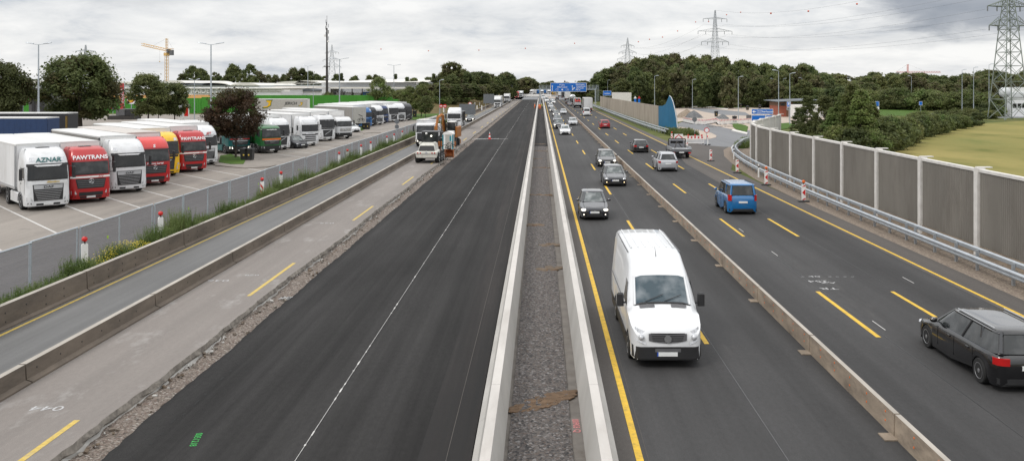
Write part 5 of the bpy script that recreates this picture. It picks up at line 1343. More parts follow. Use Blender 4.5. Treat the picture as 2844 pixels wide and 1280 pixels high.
# green perimeter wall (ribbed) + orange band on its left stretch
gw = thing('green_wall', 'long bright green ribbed wall along the back of the lorry park', 'wall', (0,0,0))
for i, (a, b, top) in enumerate(((60,300,273),(300,560,273),(560,690,270),(690,1040,265),(1040,1090,270),(1090,1130,276))):
    mb = MB(); Y = 242; bx_(mb, a, b-.6, top, 300, Y, .3, 'green_wall', 0)
    x = at(a, Y); k = 0
    while x < at(b, Y): mb.box(x, x+.06, Y-.06, Y-.001, .1, Z(top, Y)-.05, 'green_wall'); x += .55
    mb.build('wall_section', gw, smooth=0)
sh = thing('market_hall', 'white hall with an orange stripe and raised letters behind the green wall', 'hall', (0,0,0))
Y = 262
part('wall', sh, lambda mb: bx_(mb, 250, 780, 247, 300, Y, 60, 'facade_white', 0))
part('orange_stripe', sh, lambda mb: mb.box(at(300,Y), at(588,Y), Y-.1, Y-.003, Z(274,Y), Z(264,Y), 'orange_band'))
part('roof', sh, lambda mb: (mb.box(at(250,Y)-.5, at(780,Y)+.5, Y-1, Y+60, Z(247,Y)+.003, Z(245,Y), 'roof_light'), [mb.box(at(300+q*26,Y), at(318+q*26,Y), Y-.4, Y-.02, Z(250,Y), Z(244,Y), 'facade_grey') for q in range(17)]))
text('RAIDER CI', 2.0, 'plastic_white', sh, (at(575,Y), Y-.4, Z(253.5,Y)), name='roof_lettering', thick=.12)
part('roof_light', sh, lambda mb: [mb.box(at(690-q*0,Y)+q*2.1, at(690,Y)+q*2.1+1.9, Y-.3, Y-.02, Z(255,Y), Z(250,Y), 'plastic_white') for q in range(6)])
wh = thing('warehouse', 'low white warehouse with a tan roof and dark gutter, left of the radio mast', 'warehouse', (0,0,0))
Y = 285
part('wall', wh, lambda mb: mb.add([(at(782,Y),Y,0),(at(887,Y),Y+3,0),(at(887,Y),Y+3,Z(246,Y)),(at(782,Y),Y,Z(254,Y)),(at(782,Y),Y+40,0),(at(887,Y),Y+40,0),(at(887,Y),Y+40,Z(246,Y)),(at(782,Y),Y+40,Z(254,Y))],[(0,1,2,3),(1,5,6,2),(3,2,6,7),(4,0,3,7)],'facade_white'))
part('gutter', wh, lambda mb: mb.prism([(0,0)]*0 or [(at(781,Y),Y-.5),(at(888,Y),Y+2.5),(at(888,Y),Y+2.9),(at(781,Y),Y-.1)], Z(254,Y), Z(248.5,Y), 'roof_dark'))
part('roof', wh, lambda mb: mb.add([(at(700,Y),Y+2,Z(252,Y)),(at(886,Y),Y+3.2,Z(248,Y)+.3),(at(886,Y),Y+50,Z(241,Y)),(at(640,Y),Y+50,Z(241,Y))],[(0,1,2,3)],'roof_tan'))
back = thing('factory_hall', 'very long low factory hall with pale barrel roofs behind everything on the left', 'factory', (0,0,0))
Y = 380
part('wall', back, lambda mb: (bx_(mb, 60, 470, 229, 262, Y, 80, 'facade_grey', 0), bx_(mb, 470, 890, 237, 262, Y, 80, 'facade_grey', 0)))
def roofs(mb):
    for (a, b, t0) in ((75,140,225),(283,395,227),(395,450,227),(452,515,224),(515,640,231),(560,640,230),(640,720,231),(760,890,226),(820,890,224)):
        n = 8; r_ = []
        for y_ in (Y-.6, Y+60): r_.append([(at(a,Y)+(at(b,Y)-at(a,Y))*k/n, y_, Z(t0+7,Y)+(Z(t0,Y)-Z(t0+7,Y))*math.sin(math.pi*k/n)**.5) for k in range(n+1)])
        mb.loft(r_, 'roof_light' if a != 515 else 'roof_dark')
part('roof', back, roofs, 40)
lg = thing('logistics_hall', 'large white logistics hall with small signs on its gable, right of the radio mast', 'hall', (0,0,0))
Y = 318
part('wall', lg, lambda mb: (bx_(mb, 893, 1156, 229, 300, Y, 60, 'facade_grey', 0), bx_(mb, 1156, 1190, 228.5, 300, Y-2, 60, 'facade_white', 0)))
part('roof', lg, lambda mb: mb.add([(at(885,Y),Y-1,Z(230,Y)),(at(1191,Y),Y-3,Z(228.3,Y)),(at(1182,Y),Y+50,Z(218,Y)),(at(985,Y),Y+50,Z(219,Y)),(at(880,Y),Y+50,Z(224,Y))],[(0,1,2,3,4)],'roof_light'))
part('wall_sign', lg, lambda mb: (mb.box(at(1166,Y),at(1182,Y),Y-2.2,Y-2.01,Z(239,Y),Z(236,Y),'sign_red'), mb.box(at(1162,Y),at(1183,Y),Y-2.2,Y-2.01,Z(245.5,Y),Z(241,Y),'sign_grey'), mb.box(at(1162,Y),at(1183,Y),Y-2.2,Y-2.01,Z(248.5,Y),Z(246.5,Y),'sign_grey')))
cn = thing('open_canopy', 'open flat-roofed shelter on dark posts in front of the logistics hall', 'canopy', (0,0,0))
Y = 300
part('roof', cn, lambda mb: mb.box(at(905,Y), at(1125,Y), Y, Y+14, Z(247,Y), Z(243,Y), 'roof_light'))
for k in range(8): part('post', cn, lambda mb: mb.box(at(920+k*28.5,Y)-.15, at(920+k*28.5,Y)+.15, Y+.3, Y+.6, 0, Z(247,Y), 'steel_dark'))
part('stored_goods', cn, lambda mb: [mb.box(at(925+k*25,Y), at(925+k*25+20,Y), Y+4, Y+8, 0, Z(256+(k % 3)*1.5,Y), rr.choice(['facade_white','plastic_grey','truck_blue'])) for k in range(7)])
# petrol-station canopy and small buildings at far left
st_ = thing('station_canopy', 'dark flat canopy between the two trees on the far left', 'canopy', (0,0,0)); Y = 190
part('roof', st_, lambda mb: mb.box(at(48,Y), at(118,Y), Y, Y+14, Z(255,Y), Z(245.5,Y), 'steel_dark'))
part('kiosk', st_, lambda mb: mb.box(at(50,Y), at(104,Y), Y+4, Y+12, 0, Z(256,Y), 'plastic_grey'))
for k in (52, 88, 112): part('post', st_, lambda mb: mb.box(at(k,Y)-.3, at(k,Y)+.3, Y+.5, Y+1, 0, Z(255,Y), 'plastic_black'))
hut = thing('dark_container', 'stacked dark site containers behind the trailers, left of the shell sign', 'container', (0,0,0)); Y = 196
part('lower_container', hut, lambda mb: mb.box(at(298,Y), at(364,Y), Y, Y+5, 0, Z(322,Y)+.0, 'steel_dark'))
part('upper_container', hut, lambda mb: (mb.box(at(322,Y), at(346,Y), Y, Y+5, Z(321,Y), Z(304,Y), 'plastic_grey'), mb.box(at(347,Y), at(364,Y), Y+.1, Y+5, Z(321,Y), Z(304,Y), 'plastic_black')))
def shell(t):
    mb = MB(); mb.box(-.95,.95,-.1,.1,3.4,5.6,'sign_white'); o = mb.build('sign_panel', t, smooth=0)
    mb = MB(); cx, cz = 0, 3.95; pts = [(cx-.22,cz-.28)]
    for k in range(13): a = R(200-220*k/12); r_ = .74+(.05 if k % 2 else 0); pts.append((cx+r_*math.cos(a), cz+.35+r_*.95*math.sin(a)))
    pts.append((cx+.22, cz-.28)); mb.poly([(a,-.115,b) for a, b in pts], 'signal_red')
    mb.poly([(a*.8,-.125,cz+.35+(b-cz-.35)*.8) for a, b in pts], 'truck_yellow'); mb.build('emblem', o, smooth=0)
sign_post('station_sign', 'white petrol station sign with a yellow and red shell emblem beside the red banner', 365, 200, [shell], 3.5, r=.12)
t = thing('flag_banner', 'tall narrow red banner with white lettering on a pole', 'banner', (at(339,205),205,0))
part('pole', t, lambda mb: mb.cyl((.55,0,0),(.55,0,8.6),.06,n=8,m='pole_grey'), 40)
def ban(mb):
    n = 14
    mb.loft([[(-.48,.04*math.sin(k),2.1+6*k/n),(.46,.03*math.sin(k+1),2.1+6*k/n),(.46,.03*math.sin(k+1)+.01,2.1+6*k/n),(-.48,.04*math.sin(k)+.01,2.1+6*k/n)] for k in range(n+1)], 'banner_red')
bo = part('banner', t, ban, 60); text('GAZZILG', .80, 'sign_white', bo, (0,-.08,5.1), rot=(R(90),R(90),0), thick=.003)
t = thing('flag_banner', 'second red banner half hidden by the large tree', 'banner', (at(307,205),205,0)); part('pole', t, lambda mb: mb.cyl((.55,0,0),(.55,0,8.6),.06,n=8,m='pole_grey'), 40); part('banner', t, ban, 60)
for px, hh, lb in ((504,3.9,'white price pylon with a grey panel in front of the green wall'),(518,3.6,'narrow white and red pylon right of the price pylon')):
    Y = 190; t = thing('price_pylon', lb, 'pylon sign', (at(px,Y),Y,0)); part('body', t, lambda mb: mb.bbox(-.55,.55,-.2,.2,0,hh,.08,'plastic_white'), 0); part('panel', t, lambda mb: mb.box(-.42,.42,-.215,-.203,1.0,hh-.4,'facade_grey' if px==504 else 'signal_red'))
# rest-area toilet building and containers
bt = thing('brick_building', 'small brick building with a dark flat roof in the rest area', 'building', (0,0,0)); Y = 214
part('wall', bt, lambda mb: (mb.box(at(2164,Y), at(2202,Y), Y, Y+9, 0, 2.6, 'brick'), mb.box(at(2164,Y), at(2202,Y), Y+.02, Y+9, 2.601, 3.5, 'wood_brown')))
part('window', bt, lambda mb: mb.box(at(2168,Y), at(2180,Y), Y-.02, Y+.015, 2.7, 3.3, 'glass_dark'))
part('roof', bt, lambda mb: mb.add([(at(2153,Y),Y-2,3.75),(at(2270,Y),Y-1,4.15),(at(2270,Y),Y+11,4.3),(at(2153,Y),Y+11,3.9),(at(2153,Y),Y-2,3.62),(at(2270,Y),Y-1,4.0),(at(2270,Y),Y+11,4.15),(at(2153,Y),Y+11,3.75)],[(0,1,2,3),(4,5,6,7),(0,1,5,4),(1,2,6,5),(2,3,7,6),(3,0,4,7)],'roof_dark'))
part('door', bt, lambda mb: mb.box(at(2184,Y), at(2190,Y), Y-.02, Y-.003, 0, 2.1, 'wood_brown'))
for i, (a, b, hh) in enumerate(((2203,2236,3.1),(2237,2262,2.9),(2263,2296,3.0))):
    Y = 206+i; t = thing('site_container', ('first','second','third')[i]+' white container from the brick building, partly behind the birch trees', 'container', (0,0,0)); part('body', t, lambda mb: mb.box(at(a,Y), at(b,Y), Y, Y+2.5, .15, hh, 'plastic_white')); part('window', t, lambda mb: mb.box(at(a+8,Y), at(a+14,Y), Y-.03, Y-.003, 1.1, 2.1, 'glass_dark'))
wb = thing('office_building', 'white building with a dark window band behind the nearest pylon', 'building', (0,0,0)); Y = 214
part('wall', wb, lambda mb: mb.box(at(2808,Y), at(2960,Y), Y, Y+2, 0, Z(243,Y), 'facade_white'))
part('upper_storey', wb, lambda mb: mb.box(at(2808,Y), at(2960,Y), Y-.3, Y-.003, Z(270,Y), Z(258,Y), 'facade_grey'))
for k in range(5): part('window', wb, lambda mb: mb.box(at(2813+k*13,Y), at(2823+k*13,Y), Y-.1, Y-.005, Z(300,Y), Z(288,Y), 'glass_dark'))
part('ball_antenna', wb, lambda mb: mb.sph((at(2790,Y)-.5, Y-1, Z(257,Y)), 1.3, 'facade_grey', 12), 60)
tw = thing('church_tower', 'small distant dark tower above the blue gantry sign', 'tower', (0,0,0)); Y = 1200
part('shaft', tw, lambda mb: mb.box(at(1567,Y), at(1570.5,Y), Y, Y+3, 0, Z(227,Y), 'steel_dark'))
part('spire', tw, lambda mb: mb.loft([[(at(1566.5,Y),Y,Z(227,Y)),(at(1571,Y),Y,Z(227,Y)),(at(1571,Y),Y+3,Z(227,Y)),(at(1566.5,Y),Y+3,Z(227,Y))],[(at(1568.4,Y),Y+1.4,Z(223.5,Y)),(at(1569,Y),Y+1.4,Z(223.5,Y)),(at(1569,Y),Y+1.6,Z(223.5,Y)),(at(1568.4,Y),Y+1.6,Z(223.5,Y))]],'steel_dark'))
# radio mast
Y = 262; t = thing('radio_mast', 'tall dark slender radio mast with antennas at its head', 'mast', (at(908,Y),Y,0))
part('shaft', t, lambda mb: (mb.cyl((0,0,0),(0,0,13),.42,.33,12,'steel_dark'), mb.cyl((0,0,13),(0,0,24.5),.30,.22,12,'steel_dark'), mb.cyl((0,0,24.5),(0,0,28.3),.05,n=6,m='steel_dark')), 40)
part('platform', t, lambda mb: (mb.cyl((0,0,13.0),(0,0,13.12),.95,n=12,m='steel_dark'), mb.box(-1,1,-.04,.04,13.2,13.3,'steel_dark')))
for i in range(9):
    a = i*2.1; z = 21.0+i*.62
    part('antenna', t, lambda mb: mb.bbox(.45*math.cos(a)-.1,.45*math.cos(a)+.1,.45*math.sin(a)-.1,.45*math.sin(a)+.1,z,z+1.1,.03,'plastic_grey' if i % 2 else 'pylon_far'))
part('dish', t, lambda mb: (mb.cyl((-.5,-.2,22.3),(-.5,-.45,22.3),.35,n=12,m='plastic_white'), mb.cyl((.4,-.2,20.6),(.4,-.45,20.6),.28,n=12,m='plastic_white')))
# lattice pylons
def pylon(px, Y, h, base, waist, zwaist, arms, label, m, w=.09, ext=0):
    t = thing('power_pylon', label, 'pylon', (at(px,Y),Y,0), R(8), 'steel lattice power pylons')
    def hw(z): return (base+(waist-base)*min(1, z/zwaist))/2 if z < zwaist else waist/2+(.25-waist/2)*(z-zwaist)/(h-zwaist)
    mb = MB(); zs = [0]; 
    while zs[-1] < h-1: zs.append(min(h, zs[-1]+max(1.3, hw(zs[-1])*1.5)))
    cs = ((-1,-1),(1,-1),(1,1),(-1,1))
    for z0, z1 in zip(zs, zs[1:]):
        for i in range(4):
            a, b = cs[i], cs[(i+1) % 4]; h0, h1 = hw(z0), hw(z1)
            mb.beam((a[0]*h0,a[1]*h0,z0),(a[0]*h1,a[1]*h1,z1),w*1.5,m)
            mb.beam((a[0]*h0,a[1]*h0,z0),(b[0]*h1,b[1]*h1,z1),w*.75,m); mb.beam((b[0]*h0,b[1]*h0,z0),(a[0]*h1,a[1]*h1,z1),w*.75,m)
            mb.beam((a[0]*h1,a[1]*h1,z1),(b[0]*h1,b[1]*h1,z1),w*.6,m)
    mb.build('tower', t, smooth=0)
    for z, half in arms:
        mb = MB(); q = hw(z)
        for s_ in (-1, 1):
            for yy in (-q, q):
                mb.beam((s_*q,yy,z),(s_*half,0,z+.1),w*1.1,m); mb.beam((s_*q,yy,z+q*1.6),(s_*half,0,z+.12),w,m)
                for k in range(1, 6): u = k/6; mb.beam((s_*(q+(half-q)*u),yy*(1-u),z),(s_*(q+(half-q)*(u-.08)),yy*(1-u),z+q*1.6*(1-u)),w*.6,m)
            for u in (1, .55): mb.cyl((s_*half*u,0,z),(s_*half*u,0,z-h*.035),w*.9,n=6,m='wire')
        mb.build('crossarm', t, smooth=0)
    return t
pylon(2801, 197, 31.5, 6.0, 2.5, 22, [(20.9,4.7),(25.2,5.1),(29.6,3.6)], 'nearest huge steel pylon at the right edge, its top out of view', 'pylon_steel', .15)
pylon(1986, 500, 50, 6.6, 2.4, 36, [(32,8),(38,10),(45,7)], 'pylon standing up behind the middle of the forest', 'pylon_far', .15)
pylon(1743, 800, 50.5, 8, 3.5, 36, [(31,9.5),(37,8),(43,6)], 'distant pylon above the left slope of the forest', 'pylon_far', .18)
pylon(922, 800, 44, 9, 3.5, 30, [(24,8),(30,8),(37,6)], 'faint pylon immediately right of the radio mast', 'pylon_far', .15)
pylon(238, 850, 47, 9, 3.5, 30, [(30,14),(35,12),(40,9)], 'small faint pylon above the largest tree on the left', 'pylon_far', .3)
# conductors (sagging) from the near pylon to the next, with orange marker balls on the earth wire
def wire(p, q, sag, r=.02):
    mb = MB(); n = 26; pts = [(p[0]+(q[0]-p[0])*k/n, p[1]+(q[1]-p[1])*k/n, p[2]+(q[2]-p[2])*k/n-sag*4*(k/n)*(1-k/n)) for k in range(n+1)]
    for a, b in zip(pts, pts[1:]): mb.cyl(a, b, r*(.7+a[1]/500), n=3, m='wire')
    return mb, pts
X1, X2 = at(2801,197), at(1986,500); X3 = at(1743,800)
wt_ = thing('power_lines', 'thin sagging power lines strung between the pylons on the right', 'power line', (0,0,0))
for z, hf, z2, h2 in ((20.2,4.7,30.5,9),(24.6,5.1,36.5,7.5),(29,3.6,42,6)):
    for s_ in (-1, 1):
        mb, _ = wire((X1+s_*hf,197,z),(X2+s_*h2,500,z2),4); mb.build('wire', wt_, smooth=0)
        mb, _ = wire((X2+s_*h2,500,z2),(X3+s_*h2,800,z2),6); mb.build('wire', wt_, smooth=0)
mb, pts = wire((X1-2,197,34),(X2,500,50),5); mb.build('wire', wt_, smooth=0)
for px, py in ((2380,12),(2245,32),(2141,38),(2057,35),(1968,61),(1932,62),(1882,87),(1840,104),(1804,110),(1773,117),(1596,121),(1459,135),(1330,140),(1190,142),(1058,137),(2018,42)):
    Yb = 300+(2400-px)*.45; r_ = (2.6 if px > 2100 else 1.7)*Yb/FPX
    mb = MB(); mb.sph((0,0,0), r_, 'ball_orange', 12); o = mb.build('marker_ball', None, smooth=80); o.location = (at(px,Yb),Yb,Z(py,Yb)); tag(o, 'small orange warning ball strung high on the power line' if px > 1700 else 'tiny distant warning ball on the line above the left half of the picture', 'marker ball', 'warning balls on the power lines %s' % ('right' if px > 1700 else 'left'))
# far line carrying the small balls
mb = MB()
lp = [(300,139,900),(1058,137.5,850),(1190,142.5,800),(1330,140.5,760),(1459,135.5,720),(1596,121.5,660),(1773,117.5,590),(1804,110.5,570)]
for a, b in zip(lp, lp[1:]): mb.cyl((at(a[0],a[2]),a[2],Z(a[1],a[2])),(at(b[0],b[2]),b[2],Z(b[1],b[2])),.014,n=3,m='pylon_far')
tag(mb.build('power_line', smooth=0), 'faint distant power line crossing the whole sky with small balls', 'power line')
# cranes
def crane(px, Y, z, jl, cj, ang, label, m, hdr=False, tilt=0, w=1.4):
    t = thing('tower_crane', label, 'crane', (at(px,Y),Y,0), ang)
    def lat(mb, p, q, w_, n, thick):
        p, q = Vector(p), Vector(q); d = (q-p); 
        up = Vector((0,1,0)) if abs(d.normalized().y) < .9 else Vector((1,0,0)); side = d.cross(up).normalized()*w_/2; up2 = side.cross(d).normalized()*w_/2
        c = [side+up2, side-up2, -side-up2, -side+up2]
        for i in range(4): mb.beam(tuple(p+c[i]), tuple(q+c[i]), thick*1.3, m)
        for k in range(n):
            for i in range(4):
                a = p+d*(k/n)+c[i]; b = p+d*((k+1)/n)+c[(i+1) % 4]; mb.beam(tuple(a), tuple(b), thick*.8, m)
    mb = MB(); lat(mb, (0,0,0),(0,0,z), w, int(z/1.8), .16); mb.build('mast', t, smooth=0)
    mb = MB(); mb.box(-w*.8,w*.8,-w*.8,w*.8,z-2.0,z-.4,m); mb.build('slewing_ring', t, smooth=0)
    mb = MB(); mb.box(w*.5,w*1.6,-.8,.8,z-.4,z+1.6,'plastic_grey'); mb.build('cabin', t, smooth=0)
    jz = z+1.2; mb = MB(); lat(mb, (-.5,0,jz),(-jl,0,jz+tilt), 1.2, int(jl/2), .14); mb.build('jib', t, smooth=0)
    mb = MB(); lat(mb, (.5,0,jz),(cj,0,jz), 1.0, 4, .14); mb.box(cj-2.2,cj,-.6,.6,jz-3.0,jz-.2,'plastic_grey'); mb.build('counter_jib', t, smooth=0)
    mb = MB(); lat(mb, (0,0,z),(0,0,z+7.5), .9, 5, .13); mb.beam((0,0,z+7.5),(-jl*.55,0,jz+.6+tilt*.55),.07,'wire'); mb.beam((0,0,z+7.5),(cj,0,jz+.5),.07,'wire'); mb.build('apex_tower', t, smooth=0)
    mb = MB(); mb.cyl((-jl*.28,0,jz),(-jl*.28,0,jz-6),.04,n=4,m='wire'); mb.sph((-jl*.28,0,jz-6.3),.35,m,6); mb.build('hook', t, smooth=0)
    return t
crane(463, 480, 25.5, 20, 5, R(-28), 'yellow tower crane rising behind the white halls on the left', 'crane_yellow', tilt=3.4)
crane(2521, 700, 16.5, 26, 9, R(180), 'small red tower crane peeping over the forest', 'crane_red', tilt=0)

# ================================================================ VEGETATION
def crown(name, h0, h1, rx, n, leaf, m, seed, shape='round', clumps=40, m2=None, squash=1.0, twigs=True, lean=0, flat=.0):
    """one crown: leaf faces gathered in clumps spread through an uneven volume"""
    q = random.Random(seed); mb = MB(); V = []; Fc = []; MI = []
    mb.mi(m); 
    if m2: mb.mi(m2)
    cl = []
    for k in range(clumps):
        u = q.random(); zc = h0+(h1-h0)*u
        if shape == 'round': rad = rx*math.sqrt(max(.05, 1-(2*u-.95)**2))
        elif shape == 'cone': rad = rx*(1.05-u)*1.0+.15*rx
        elif shape == 'column': rad = rx*(.75+.25*math.sin(u*math.pi))
        elif shape == 'spread': rad = rx*min(1, .55+1.3*u)*math.sqrt(max(.08, 1-max(0, u-.45)**2*3.0))
        else: rad = rx
        a = q.random()*2*math.pi; r_ = rad*(.25+.75*q.random()**.45)
        cs = rx*(.13+.17*q.random())*(1.0 if shape != 'cone' else .8)
        cl.append((r_*math.cos(a)+lean*u, r_*math.sin(a), zc, cs, q.random()))
    if shape in ('round','spread'):
        for k in range(7): a = q.random()*6.28; cl.append((rx*.45*q.random()*math.cos(a), rx*.45*math.sin(a)*q.random(), h1-.1*(h1-h0)*q.random()-.05*(h1-h0), rx*.22, q.random()))
    for k in range(max(3, clumps//12)):
        a = q.random()*6.28; u = q.random(); rr_ = rx*(.9+.25*q.random())*(1-.5*u*u if shape != 'cone' else 1-u); cl.append((rr_*math.cos(a), rr_*math.sin(a), h0+(h1-h0)*(.15+.8*u), rx*(.10+.08*q.random()), q.random()))
    tot = sum(c[3]**2 for c in cl)
    for (cx, cy, cz, cs, cm) in cl:
        nn = int(n*cs*cs/tot)
        for _ in range(nn):
            d = Vector((q.gauss(0,1), q.gauss(0,1), q.gauss(0,1))); d.normalize(); d *= cs*(.30+1.0*q.random()) if q.random() < .8 else cs*1.9*q.random()
            p = Vector((cx, cy, cz)) + Vector((d.x, d.y, d.z*.72*squash))
            if p.z < h0*.6: p.z = h0*.6+q.random()*.3
            nrm = (d.normalized()*.7+Vector((q.gauss(0,.5), q.gauss(0,.5), q.gauss(.45,.5)))).normalized()
            t1 = nrm.cross(Vector((q.random(), q.random(), q.random()+.01))).normalized(); t2 = nrm.cross(t1)
            s_ = leaf*(.6+.8*q.random()); b = len(V)
            V += [tuple(p-t1*s_), tuple(p+t2*s_*.62), tuple(p+t1*s_), tuple(p-t2*s_*.62)]; Fc.append([b,b+1,b+2,b+3]); MI.append(1 if (m2 and cm > .72) else 0)
    mb.v = V; mb.f = Fc; mb.m = MI
    return mb
def trunk_mb(h, r, crown_r, seed, limbs=7, zl=.3):
    q = random.Random(seed); mb = MB(); p = Vector((0,0,-.1)); pts = [(p, r*1.25)]
    n = 6
    for k in range(1, n+1): p = Vector((q.uniform(-.04,.04)*h*.5*k/n, q.uniform(-.04,.04)*h*.5*k/n, h*k/n)); pts.append((p, r*(1-.75*k/n)))
    for (a, ra), (b, rb) in zip(pts, pts[1:]): mb.cyl(a, b, ra, rb, 8, 'bark')
    for k in range(limbs):
        u = zl+(.9-zl)*k/limbs; b = Vector((0,0,h*u)); a = q.random()*6.28; l = crown_r*(.55+.35*q.random())
        e = b+Vector((l*math.cos(a), l*math.sin(a), l*(.5+.4*q.random()))); mid = (b+e)/2+Vector((0,0,l*.1))
        mb.cyl(b, mid, r*.42, r*.28, 6, 'bark'); mb.cyl(mid, e, r*.28, r*.08, 6, 'bark')
    return mb
PROTO = {}
def proto(key, h, crown_r, h0, n, leaf, m, shape, seed, clumps=40, m2=None, tr=.22, squash=1):
    clumps = int(clumps*(1.5 if key in ('big','maple','mid','loose') else 2.6)); n = int(n*1.5); leaf *= .9
    PROTO[key] = dict(h=h, r=crown_r, h0=h0, n=n, leaf=leaf, m=m, shape=shape, seed=seed, clumps=clumps, m2=m2, tr=tr, squash=squash, made=None)
def tree(key, label, loc, sc=1.0, rz=None, group=None, cat='tree', name='tree', hs=None):
    P_ = PROTO[key]; rz = rnd.random()*6.28 if rz is None else rz
    s3 = (sc, sc, hs if hs else sc)
    if P_['made'] is None:
        t = thing(name, label, cat, (loc[0], loc[1], loc[2] if len(loc) > 2 else 0), rz, group)
        crown('crown', P_['h0'], P_['h'], P_['r'], P_['n'], P_['leaf'], P_['m'], P_['seed'], P_['shape'], P_['clumps'], P_['m2'], P_['squash']).build('crown', t, smooth=0, recalc=False)
        trunk_mb(P_['h']*.85, P_['tr'], P_['r'], P_['seed'], 8 if P_['tr'] > .06 else 3).build('trunk', t)
        t.scale = s3; P_['made'] = t
        return t
    c = dup(P_['made'], None, (loc[0], loc[1], loc[2] if len(loc) > 2 else 0), rz, s3); c.name = name; tag(c, label, cat)
    if group: c['group'] = group
    elif 'group' in c: del c['group']
    return c
proto('big', 12.2, 5.9, 2.2, 16000, .28, 'leaf_dark', 'spread', 11, 78, 'leaf_maple', .38)
proto('maple', 7.3, 3.0, 2.75, 12000, .125, 'leaf_red', 'spread', 17, 62, 'leaf_maple', .11)
proto('mid', 9.2, 3.5, 2.0, 9000, .22, 'leaf_mid', 'spread', 13, 60, 'leaf_dark', .16)
proto('loose', 8, 3.0, 2.0, 6000, .18, 'leaf_mid', 'round', 14, 46, 'leaf_light', .12)
proto('f1', 16, 5.2, 1.0, 5200, .50, 'leaf_dark', 'round', 21, 46, 'leaf_mid', .25)
proto('f2', 15, 4.4, .8, 4800, .48, 'leaf_mid', 'round', 22, 44, 'leaf_dark', .25)
proto('f3', 17, 4.0, .8, 4600, .46, 'leaf_mid', 'column', 23, 46, 'leaf_birch', .25)
proto('f4', 14, 5.4, .5, 5200, .52, 'leaf_birch', 'round', 24, 44, 'leaf_mid', .25)
proto('con', 14, 3.2, 1.0, 4000, .40, 'leaf_dark', 'cone', 25, 46, None, .25)
proto('birch', 7.6, 1.7, .6, 11000, .10, 'leaf_light', 'cone', 26, 70, 'leaf_mid', .09)
proto('birchd', 7.6, 1.6, .6, 9000, .10, 'leaf_mid', 'cone', 36, 60, 'leaf_dark', .09)
proto('bush', 3.4, 2.6, .1, 5200, .16, 'leaf_mid', 'round', 27, 34, 'leaf_light', .07)
proto('bush2', 3.2, 2.4, .1, 4200, .17, 'leaf_dark', 'round', 28, 30, 'leaf_mid', .07)
tree('big', 'largest broad dark green tree on the left, in front of the green wall', (at(222,160),160), 1.03, 1.0)
tree('big', 'dark broad tree cut by the left edge of the picture', (at(-14,150),150), .92, 3.2)
tree('mid', 'left of the two medium green trees beside the petrol station sign', (at(412,176),176), 1.04, .4)
tree('mid', 'right, smaller one of the two medium green trees in front of the green wall', (at(485,182),182), .84, 2.4)
tree('loose', 'small tree between the two medium green trees', (at(440,184),184), .8, 1)
tree('maple', 'red-brown maple standing on the grassy island between the lorries', (at(655,93),93), .95, .6)
tree('loose', 'small loose tree in front of the white logistics hall', (at(1056,244),244), 1.18, 2)
tree('loose', 'left tree of the pair on the grass at the end of the lorry park', (at(1140,216),216), .88, 1.2)
tree('loose', 'right tree of the pair on the grass at the end of the lorry park', (at(1170,214),214), .93, 4.2)
tree('loose', 'thin young tree on the grass with a slim trunk, right of the pair', (at(1182,206),206), .62, 4.2)
tree('bush', 'shrub in front of the foot of the radio mast', (at(912,246),246), 1.0, 1, hs=1.5)
tree('bush', 'low shrub left of the foot of the radio mast', (at(890,246),246), .8, 2, hs=1.0)
# individually placed horizon trees on the left
HL = [('f1',535,700,185,.62),('f1',560,720,192,.55),('f3',599,760,203,.35),('f1',648,760,180,.80),('f2',694,760,181,.72),('f1',610,720,212,.5),('f2',630,700,210,.55),('f2',670,700,207,.6),('f4',720,700,203,.6),('f2',745,720,209,.5),('f1',790,700,208,.5),('f4',815,600,194,.75),('f1',838,600,192,.8),('f2',862,600,200,.7),('f1',880,620,207,.6),('f3',898,700,213,.4),('f2',935,640,208,.5),('con',948,640,206,.55),('f1',985,640,212,.4),('f2',1025,620,211,.5),('f1',1045,620,209,.55),('con',1098,600,208,.6),('f2',380,700,216,.4),('f1',300,700,217,.3),('f2',68,420,218,.7),('f1',82,430,221,.7),('f2',15,420,222,.6),('f1',98,500,222,.5),('f2',505,700,207,.5),('f4',765,690,212,.5),('f1',575,730,211,.5),('f2',590,690,215,.4),('f1',705,690,214,.5)]
for i, (k, px, Y, top, wd) in enumerate(HL):
    hh = Z(top, Y); s_ = hh/PROTO[k]['h']
    tree(k, 'one of the rounded dark trees on the horizon above the white halls', (at(px,Y),Y), max(s_*.85, .8), None, 'trees on the left horizon', hs=s_)
# trees above the left embankment up to the vanishing point
TL = [(1130,330,214,'con'),(1150,330,216,'f2'),(1178,300,226,'f1'),(1190,350,214,'f2'),(1205,330,205,'con'),(1214,300,230,'f2'),(1222,340,210,'f1'),(1237,330,190,'f2'),(1247,320,174,'f3'),(1262,318,174,'f3'),(1254,300,205,'f1'),(1238,290,232,'f4'),(1270,330,192,'f2'),(1285,340,195,'f4'),(1299,330,198,'f1'),(1312,345,200,'f1'),(1325,350,200,'f2'),(1340,350,199,'f1'),(1350,360,203,'f2'),(1366,390,208,'f4'),(1380,380,212,'f2'),(1392,420,208,'f1'),(1404,430,202,'f3'),(1412,430,201,'f1'),(1422,440,212,'f2'),(1290,300,232,'f4'),(1310,305,236,'f1'),(1330,310,238,'f4'),(1350,330,236,'f2'),(1370,350,238,'f1'),(1262,290,236,'f2'),(1395,380,238,'f4'),(1200,290,238,'f4'),(1225,280,240,'f2'),(1410,420,236,'f2')]
for px, Y, top, k in TL:
    b = 3.6 if px < 1400 else 1.5; s_ = (Z(top, Y)-b)/PROTO[k]['h']
    tree(k, 'one of the tall dense trees on the bank left of the motorway', (at(px,Y),Y,b-.3), max(s_*.95, .55), None, 'trees on the left bank', hs=max(s_, .3))
